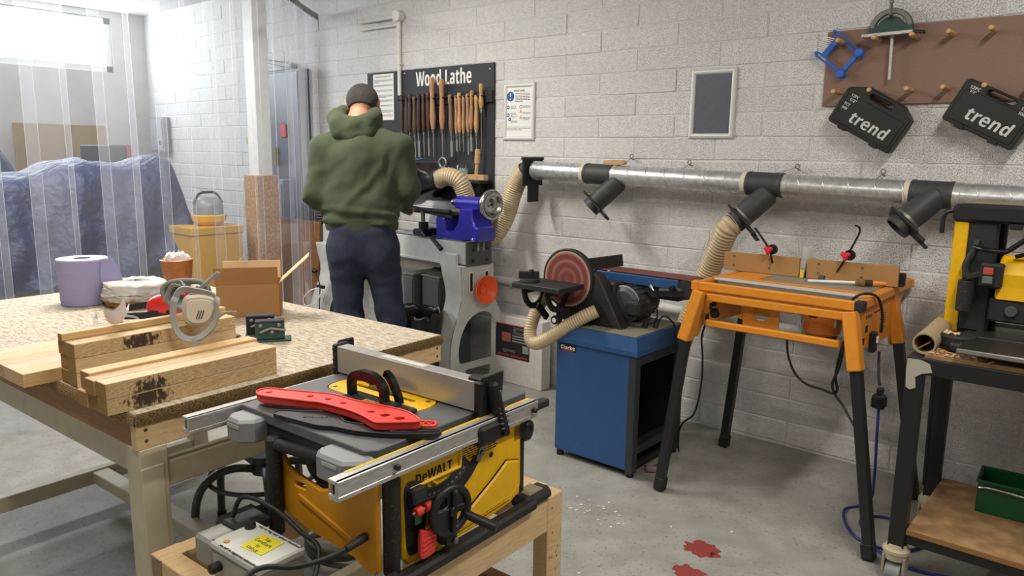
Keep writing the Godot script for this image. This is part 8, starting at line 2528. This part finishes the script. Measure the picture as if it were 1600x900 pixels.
# surface nets over bones [a, b, radius a, radius b]; shape(p, d) may bend or cut the field
func nets(bones: Array, cell: float, k: float, shape = null) -> MB:
	var lo := Vector3(1e9, 1e9, 1e9)
	var hi := -lo
	for q in bones:
		var r := Vector3.ONE * (maxf(q[2], q[3]) + 3.0 * cell + k)
		lo = lo.min(q[0] - r).min(q[1] - r)
		hi = hi.max(q[0] + r).max(q[1] + r)
	var nx := int((hi.x - lo.x) / cell) + 2
	var ny := int((hi.y - lo.y) / cell) + 2
	var nz := int((hi.z - lo.z) / cell) + 2
	var acc := PackedFloat32Array()
	acc.resize(nx * ny * nz)
	for q in bones:
		var a: Vector3 = q[0]
		var b: Vector3 = q[1]
		var ra: float = q[2]
		var rb: float = q[3]
		var m := maxf(ra, rb) + 2.5 * cell + 2.0 * k
		var l := (a.min(b) - Vector3.ONE * m - lo) / cell
		var h := (a.max(b) + Vector3.ONE * m - lo) / cell
		for z in range(maxi(0, int(l.z)), mini(nz, int(h.z) + 1)):
			for y in range(maxi(0, int(l.y)), mini(ny, int(h.y) + 1)):
				var row := (z * ny + y) * nx
				for x in range(maxi(0, int(l.x)), mini(nx, int(h.x) + 1)):
					var d := cap_d(lo + Vector3(x, y, z) * cell, a, b, ra, rb)
					if d < m:
						acc[row + x] += exp(-d / k)
	for z in nz:
		for y in ny:
			for x in nx:
				var i := (z * ny + y) * nx + x
				if acc[i] > 0.0:
					var d := -k * log(acc[i])
					if shape != null and absf(d) < 0.06:
						d = shape.call(lo + Vector3(x, y, z) * cell, d)
					elif shape != null and d <= -0.06:
						d = maxf(d, shape.call(lo + Vector3(x, y, z) * cell, d))
					acc[i] = d
				else:
					acc[i] = 1.0
	var id := PackedInt32Array()
	id.resize(nx * ny * nz)
	id.fill(-1)
	var P := PackedVector3Array()
	var off := [0, 1, nx, nx + 1, nx * ny, nx * ny + 1, nx * ny + nx, nx * ny + nx + 1]
	var ed := [[0, 1], [2, 3], [4, 5], [6, 7], [0, 2], [1, 3], [4, 6], [5, 7], [0, 4], [1, 5], [2, 6], [3, 7]]
	for z in nz - 1:
		for y in ny - 1:
			for x in nx - 1:
				var i := (z * ny + y) * nx + x
				var neg := 0
				for o in off:
					if acc[i + o] < 0.0:
						neg += 1
				if neg == 0 or neg == 8:
					continue
				var c := Vector3.ZERO
				var n := 0
				for e in ed:
					var u := acc[i + off[e[0]]]
					var w := acc[i + off[e[1]]]
					if (u < 0.0) != (w < 0.0):
						var t := u / (u - w)
						var A := Vector3(e[0] & 1, (e[0] >> 1) & 1, e[0] >> 2)
						var B := Vector3(e[1] & 1, (e[1] >> 1) & 1, e[1] >> 2)
						c += A.lerp(B, t)
						n += 1
				id[i] = P.size()
				P.append(lo + (Vector3(x, y, z) + c / n) * cell)
	var F := PackedInt32Array()
	var N := PackedVector3Array()
	N.resize(P.size())
	var st := [1, nx, nx * ny]
	for z in range(1, nz - 1):
		for y in range(1, ny - 1):
			for x in range(1, nx - 1):
				var i := (z * ny + y) * nx + x
				for ax in 3:
					var s0 := acc[i] < 0.0
					if s0 == (acc[i + st[ax]] < 0.0):
						continue
					var u: int = st[(ax + 1) % 3]
					var w: int = st[(ax + 2) % 3]
					var q := [id[i - u - w], id[i - w], id[i], id[i - u]]
					if q.min() < 0:
						continue
					if not s0:
						q.reverse()
					var f := (P[q[2]] - P[q[0]]).cross(P[q[3]] - P[q[1]])
					for j in q:
						N[j] += f
						F.append(j)
	var mb := MB.new()
	for j in range(0, F.size(), 4):
		mb.squad(P[F[j]], P[F[j + 1]], P[F[j + 2]], P[F[j + 3]], N[F[j]].normalized(), N[F[j + 1]].normalized(), N[F[j + 2]].normalized(), N[F[j + 3]].normalized())
	return mb

func hand(bones: Array, wrist: Vector3, dir: Vector3, thumb: Vector3, curl: float) -> void:
	# dir: along the palm; thumb: towards the thumb side; fingers curl towards dir x thumb
	dir = dir.normalized()
	thumb = (thumb - dir * thumb.dot(dir)).normalized()
	var palm := dir.cross(thumb).normalized()
	for q in [[-0.026, 0.078], [-0.009, 0.084], [0.009, 0.085], [0.026, 0.08]]:
		bones.append([wrist + dir * 0.012 + thumb * q[0] * 0.6, wrist + dir * q[1] + thumb * q[0], 0.015, 0.0115])
	var ln := [0.066, 0.082, 0.088, 0.08]
	for i in 4:
		var o: float = [-0.029, -0.01, 0.01, 0.029][i]
		var p := wrist + dir * (0.082 + 0.004 * (1 - absf(i - 2))) + thumb * o
		var d := dir
		for s in 3:
			d = (d * cos(curl) + palm * sin(curl)).normalized()
			var e: Vector3 = p + d * ln[i] * [0.45, 0.32, 0.23][s]
			bones.append([p, e, 0.0095 - 0.0008 * s, 0.0088 - 0.0008 * s])
			p = e
	var t0 := wrist + dir * 0.02 + thumb * 0.022
	var t1 := t0 + (thumb * 0.6 + dir * 0.7 + palm * 0.35).normalized() * 0.042
	var t2 := t1 + (thumb * 0.15 + dir * 0.85 + palm * 0.5).normalized() * 0.032
	bones.append([t0, t1, 0.016, 0.0115])
	bones.append([t1, t2, 0.011, 0.0095])
	bones.append([t2, t2 + (dir * 0.8 + palm * 0.6).normalized() * 0.024, 0.0095, 0.008])

func man() -> void:
	var o := thing("person", "man in a dark green hoodie and dark jeans, seen from behind, bending over the lathe", "person", V(-0.10, 0, 0.97))
	var base := o.position
	var R := V(0.73, 0, -0.68).normalized()
	var Fw := V(-0.68, 0, -0.73).normalized()
	var U := Vector3.UP
	var L := func(r: float, y: float, f: float) -> Vector3: return R * r + U * y + Fw * f
	var W := func(x: float, y: float, z: float) -> Vector3: return V(x, y, z) - base
	var shL: Vector3 = W.call(-0.365, 1.365, 1.018)
	var shR: Vector3 = W.call(-0.058, 1.375, 0.757)
	var elL: Vector3 = W.call(-0.372, 1.125, 1.075)
	var elR: Vector3 = W.call(-0.028, 1.165, 0.728)
	var wrL: Vector3 = W.call(-0.50, 1.015, 0.87)
	var wrR: Vector3 = W.call(-0.195, 1.052, 0.60)
	var c7: Vector3 = W.call(-0.262, 1.50, 0.865)
	var chest: Vector3 = W.call(-0.225, 1.30, 0.878)
	var waist: Vector3 = W.call(-0.19, 1.05, 0.915)
	var hips: Vector3 = W.call(-0.165, 0.87, 0.93)
	var hipL: Vector3 = hips + R * -0.088 + U * -0.02
	var hipR: Vector3 = hips + R * 0.088 + U * -0.02
	var knL: Vector3 = W.call(-0.185, 0.47, 1.02)
	var knR: Vector3 = W.call(-0.02, 0.47, 0.865)
	var anL: Vector3 = W.call(-0.165, 0.085, 1.075)
	var anR: Vector3 = W.call(0.045, 0.085, 0.93)
	# head
	var hc: Vector3 = W.call(-0.318, 1.596, 0.79)
	var hf := (Fw * cos(0.62) - U * sin(0.62)).normalized()
	var hu := R.cross(hf).normalized()
	var H := func(x: float, y: float, z: float) -> Vector3: return hc + R * x + hu * y + hf * z
	var skull := [[H.call(0, 0.022, -0.022), H.call(0, 0.028, 0.03), 0.076, 0.074], [H.call(0, -0.01, -0.03), H.call(0, -0.02, 0.03), 0.070, 0.066]]
	var head := skull + [[H.call(0, -0.02, 0.045), H.call(0, -0.075, 0.052), 0.055, 0.046], [H.call(-0.03, -0.07, 0.02), H.call(0.0, -0.1, 0.06), 0.034, 0.028], [H.call(0.03, -0.07, 0.02), H.call(0.0, -0.1, 0.06), 0.034, 0.028],
		[H.call(0, 0.005, 0.096), H.call(0, -0.036, 0.114), 0.010, 0.014], [H.call(-0.012, -0.04, 0.102), H.call(0.012, -0.04, 0.102), 0.010, 0.010], [H.call(-0.035, 0.015, 0.088), H.call(0.035, 0.015, 0.088), 0.012, 0.012], [H.call(-0.02, -0.068, 0.092), H.call(0.02, -0.068, 0.092), 0.008, 0.008], [H.call(-0.017, -0.078, 0.09), H.call(0.017, -0.078, 0.09), 0.0085, 0.0085],
		[H.call(-0.076, 0.012, -0.012), H.call(-0.080, -0.028, -0.004), 0.013, 0.009], [H.call(0.076, 0.012, -0.012), H.call(0.080, -0.028, -0.004), 0.013, 0.009], [H.call(-0.084, 0.018, -0.02), H.call(-0.085, -0.012, -0.02), 0.007, 0.006], [H.call(0.084, 0.018, -0.02), H.call(0.085, -0.012, -0.02), 0.007, 0.006]]
	var neck := [[c7 + Fw * 0.015, H.call(0, -0.05, -0.02), 0.062, 0.056]]
	var skin := mat(C("c08a70"), 0.55, 0, {"tex": ntex(0.05, 121, 3, 256, FastNoiseLite.TYPE_SIMPLEX_SMOOTH, Color(0.9, 0.88, 0.86), Color(1, 1, 1)), "tri": 6.0})
	# one continuous body under the clothes
	var body := neck + [[c7, chest, 0.056, 0.075], [chest + R * -0.07, waist + R * -0.06, 0.07, 0.066], [chest + R * 0.07, waist + R * 0.06, 0.07, 0.066], [waist + Fw * 0.015, hips + Fw * 0.02, 0.07, 0.065], [c7 - U * 0.05, shL, 0.06, 0.052], [c7 - U * 0.05, shR, 0.06, 0.052], [shL, elL, 0.046, 0.038], [shR, elR, 0.046, 0.038], [elL, wrL, 0.036, 0.024], [elR, wrR, 0.036, 0.024],
		[hips + Fw * 0.02, hipL + Fw * 0.01, 0.062, 0.06], [hips + Fw * 0.02, hipR + Fw * 0.01, 0.062, 0.06], [hipL, knL, 0.075, 0.05], [hipR, knR, 0.075, 0.05], [knL, anL, 0.048, 0.035], [knR, anR, 0.048, 0.035], [anL, anL + Fw * 0.13 - U * 0.05, 0.034, 0.026], [anR, anR + Fw * 0.13 - U * 0.05, 0.034, 0.026], [hc, hc, 0.06, 0.06]]
	var bm := nets(body, 0.0135, 0.012)
	bm.add(nets(head + [[c7.lerp(hc, 0.3), H.call(0, -0.05, -0.02), 0.058, 0.056]], 0.0048, 0.006))
	var hl := [[elL.lerp(wrL, 0.8), wrL, 0.026, 0.024]]
	hand(hl, wrL, (wrL - elL) + Fw * 0.1, R + U * 0.4, 0.55)
	bm.add(nets(hl, 0.0045, 0.004))
	var hr := [[elR.lerp(wrR, 0.8), wrR, 0.026, 0.024]]
	hand(hr, wrR, (wrR - elR) + Fw * 0.05, -R + U * 0.5, 0.6)
	bm.add(nets(hr, 0.0045, 0.004))
	part("body", bm, skin, o)
	var ey := mat(C("e9e6e0"), 0.2)
	for s in [-1, 1]:
		var eye := part("eye", MB.new().ball(H.call(0.031 * s, 0.0, 0.083), V(0.0115, 0.0115, 0.0115), 14, 10), ey, o)
		part("iris", MB.new().ball(H.call(0.031 * s, 0.0, 0.0925), V(0.0045, 0.0045, 0.0045), 10, 8), mat(C("4a3524"), 0.2), eye)
	# short dark hair, cut round the ears and nape
	var hz := noise(60.0, 122, 2)
	var hb := []
	for q in skull:
		hb.append([q[0], q[1], q[2] + 0.008, q[3] + 0.008])
	var hairm := mat(Color(1, 1, 1), 0.7, 0, {"tex": ntex(0.3, 123, 3, 256, FastNoiseLite.TYPE_SIMPLEX_SMOOTH, C("1c1916"), C("5b5650")), "bump": M.fine, "bs": 0.35, "tri": 14.0})
	part("hair", nets(hb, 0.005, 0.008, func(p: Vector3, d: float) -> float:
		var q := p - hc
		var x := q.dot(R)
		var y := q.dot(hu)
		var z := q.dot(hf)
		var line := -0.052 + 0.035 * smoothstep(0.0, 0.05, z) + 0.06 * smoothstep(0.05, 0.09, z)
		if absf(x) > 0.055 and absf(z + 0.005) < 0.03: line = maxf(line, 0.012)
		return maxf(d + 0.0018 * hz.get_noise_3dv(p), line - y)), hairm, o, "short dark greying hair")
	# hoodie
	var tz := noise(3.2, 124, 3)
	var cloth := mat(C("414a36"), 0.9, 0, {"tex": ntex(0.25, 125, 3, 256, FastNoiseLite.TYPE_SIMPLEX_SMOOTH, Color(0.8, 0.82, 0.78), Color(1.05, 1.05, 1.0)), "bump": M.fine, "bs": 0.05, "tri": 9.0, "rim": 0.4})
	var hemy := 0.975
	var hood_b := [[c7 - U * 0.06, chest, 0.085, 0.115], [chest + R * -0.085, waist + R * -0.078 - U * 0.03, 0.112, 0.103], [chest + R * 0.085, waist + R * 0.078 - U * 0.03, 0.112, 0.103], [waist + R * -0.08, waist + R * -0.086 - U * 0.09, 0.104, 0.107], [waist + R * 0.08, waist + R * 0.086 - U * 0.09, 0.104, 0.107], [chest - Fw * 0.03 + U * 0.05, waist - Fw * 0.02, 0.10, 0.09],
		[c7 - U * 0.05, shL, 0.07, 0.062], [c7 - U * 0.05, shR, 0.07, 0.062], [shL, elL, 0.065, 0.058], [shR, elR, 0.065, 0.058], [elL, wrL, 0.058, 0.04], [elR, wrR, 0.058, 0.04]]
	part("hoodie", nets(hood_b, 0.0095, 0.016, func(p: Vector3, d: float) -> float:
		var q := p - waist
		var x := q.dot(R)
		var y: float = p.y
		var fold := 0.0045 * tz.get_noise_3d(p.x * 3.0, p.y * 1.6, p.z * 3.0)
		fold += 0.0035 * sin((x * 0.85 - y * 0.55) * 62.0 + 5.0 * tz.get_noise_3dv(p)) * smoothstep(1.42, 1.22, y) * smoothstep(0.98, 1.05, y)
		fold += 0.006 * sin(y * 95.0 + x * 9.0 + 3.0 * tz.get_noise_3dv(p * 1.5)) * smoothstep(1.10, 1.03, y)
		return maxf(d + fold, hemy - y if absf(x) < 0.25 and y < 1.0 and q.dot(Fw) < 0.17 else -1.0)), cloth, o, "dark green hooded sweatshirt")
	var hood := []
	var hp := [L.call(-0.098, 0.05, 0.075), L.call(-0.115, 0.02, -0.005), L.call(-0.088, -0.01, -0.068), L.call(-0.015, -0.03, -0.088), L.call(0.06, -0.01, -0.07), L.call(0.094, 0.022, -0.01), L.call(0.085, 0.05, 0.07)]
	var hr2 := [0.026, 0.031, 0.035, 0.037, 0.034, 0.03, 0.026]
	for i in 6:
		hood.append([c7 + hp[i] + R * -0.01, c7 + hp[i + 1] + R * -0.01, hr2[i], hr2[i + 1]])
		hood.append([c7 + hp[i] * 0.93 + U * 0.02, c7 + hp[i + 1] * 0.93 + U * 0.02, 0.03, 0.03])
		if i > 0 and i < 5:
			hood.append([c7 + hp[i] * 0.98 - U * 0.045 - Fw * 0.01, c7 + hp[i + 1] * 0.98 - U * 0.045 - Fw * 0.01, 0.035, 0.035])
	part("hood", nets(hood, 0.007, 0.01, func(p: Vector3, d: float) -> float:
		return d + 0.004 * tz.get_noise_3d(p.x * 6.0, p.y * 5.0, p.z * 6.0)), cloth, o, "folded-down hood")
	# ribbed hem and cuffs
	var ribm := mat(C("3b4430"), 0.9, 0, {"bump": ntex(0.4, 126, 2, 128), "bs": 0.08, "tri": Vector3(12, 2, 12)})
	var rows := []
	for i in 5:
		var t := i / 4.0
		var row := []
		for j in 48:
			var a := TAU * j / 48
			row.append(waist.lerp(hips, 0.3) * V(1, 0, 1) + U * (0.945 + 0.055 * t) + R * cos(a) * (0.186 + 0.006 * sin(t * 3.0)) + Fw * (sin(a) * 0.112 - 0.004))
		rows.append(row)
	part("hem_band", MB.new().sheet(rows, true, true), ribm, o, "ribbed green hem")
	for q in [[elL, wrL], [elR, wrR]]:
		var d: Vector3 = (q[1] - q[0]).normalized()
		part("cuff", MB.new().lathe(q[1] - d * 0.05, d, [Vector2(0.036, 0), Vector2(0.038, 0.01), Vector2(0.036, 0.05), Vector2(0.03, 0.055)], 24), ribm, o)
	# jeans
	var dz := noise(5.0, 127, 3)
	var denim := mat(C("1d2537"), 0.85, 0, {"tex": ntex(0.05, 128, 4, 256, FastNoiseLite.TYPE_SIMPLEX_SMOOTH, Color(0.7, 0.72, 0.75), Color(1.25, 1.25, 1.3)), "bump": ntex(0.35, 129, 2, 256), "bs": 0.06, "tri": 5.0})
	var jb := [[hips + U * 0.06 + R * -0.075, hips + U * -0.01 + R * -0.08, 0.096, 0.106], [hips + U * 0.06 + R * 0.075, hips + U * -0.01 + R * 0.08, 0.096, 0.106], [hips + U * 0.05, hips - U * 0.06, 0.098, 0.095], [hipL - Fw * 0.035 - U * 0.05, hipL - Fw * 0.03 - U * 0.09, 0.082, 0.08], [hipR - Fw * 0.035 - U * 0.05, hipR - Fw * 0.03 - U * 0.09, 0.082, 0.08], [hipL, knL, 0.098, 0.072], [hipR, knR, 0.098, 0.072], [knL, anL, 0.07, 0.062], [knR, anR, 0.07, 0.062]]
	var jsh := func(p: Vector3, d: float) -> float:
		var fold := 0.004 * dz.get_noise_3d(p.x * 2.0, p.y * 1.4, p.z * 2.0)
		fold += 0.0045 * sin(p.y * 70.0 + 6.0 * dz.get_noise_3dv(p * 0.8)) * (smoothstep(0.62, 0.5, p.y) * smoothstep(0.3, 0.42, p.y) + smoothstep(0.26, 0.14, p.y) + 0.5 * smoothstep(0.84, 0.76, p.y) * smoothstep(0.6, 0.68, p.y))
		return maxf(d + fold, maxf(p.y - 0.972, 0.055 - p.y))
	var jn := part("jeans", nets(jb, 0.0105, 0.012, jsh), denim, o, "dark blue jeans")
	# stitched back pockets, centre seam, loops: laid on the cloth
	var onto := func(r: float, y: float) -> Vector3:
		var p: Vector3 = hips * V(1, 0, 1) + R * r + U * y - Fw * 0.3
		for i in 40:
			p += Fw * maxf(jsh.call(p, field(p, jb, 0.012)) * 0.8, 0.0005)
		return p - Fw * 0.0005
	var stitch := mat(C("5a6478"), 0.8)
	for s in [-1, 1]:
		var pk := []
		for q in [Vector2(0.035, 0.885), Vector2(0.155, 0.90), Vector2(0.155, 0.80), Vector2(0.10, 0.765), Vector2(0.052, 0.79)]:
			for t in 1:
				pk.append(q)
		var line := []
		for i in pk.size():
			var a: Vector2 = pk[i]
			var b: Vector2 = pk[(i + 1) % pk.size()]
			for t in 8:
				var q := a.lerp(b, t / 8.0)
				line.append(onto.call(q.x * s, q.y))
		part("back_pocket", MB.new().tube(line, 0.0026, 5, false, true), stitch, jn, "stitched back pocket")
		part("belt_loop", MB.new().strap([onto.call(0.06 * s, 0.935), onto.call(0.06 * s, 0.965)], R, 0.011, 0.006), denim, jn)
	var seam := []
	for i in 14:
		seam.append(onto.call(0.0, lerpf(0.945, 0.74, i / 13.0)))
	part("seat_seam", MB.new().tube(seam, 0.0016, 5), stitch, jn)
	# shoes
	for q in [anL, anR]:
		var sh := [[q + V(0, -0.02, 0) - Fw * 0.025, q + Fw * 0.09 - U * 0.035, 0.045, 0.04], [q + Fw * 0.09 - U * 0.04, q + Fw * 0.17 - U * 0.045, 0.042, 0.034], [q - Fw * 0.03 - U * 0.05, q + Fw * 0.02 - U * 0.05, 0.038, 0.038]]
		var s := part("shoe", nets(sh, 0.008, 0.012, func(p: Vector3, d: float) -> float: return maxf(d, 0.012 - p.y)), mat(C("2a2725"), 0.6), o, "dark shoe")
		part("sole", MB.new().beam(q * V(1, 0, 1) - Fw * 0.06 + U * 0.009, q * V(1, 0, 1) + Fw * 0.2 + U * 0.009, 0.085, 0.018, 0.008), M.rubber, s)
func _ready() -> void:
	materials()
	stage()
	room()
	tool_wall()
	peg_wall()
	duct()
	workbench()
	bench_things()
	saw_stand()
	table_saw()
	saw_things()
	curtain()
	store()
	lathe_machine()
	sander()
	man()
	router_table()
	planer_bench()
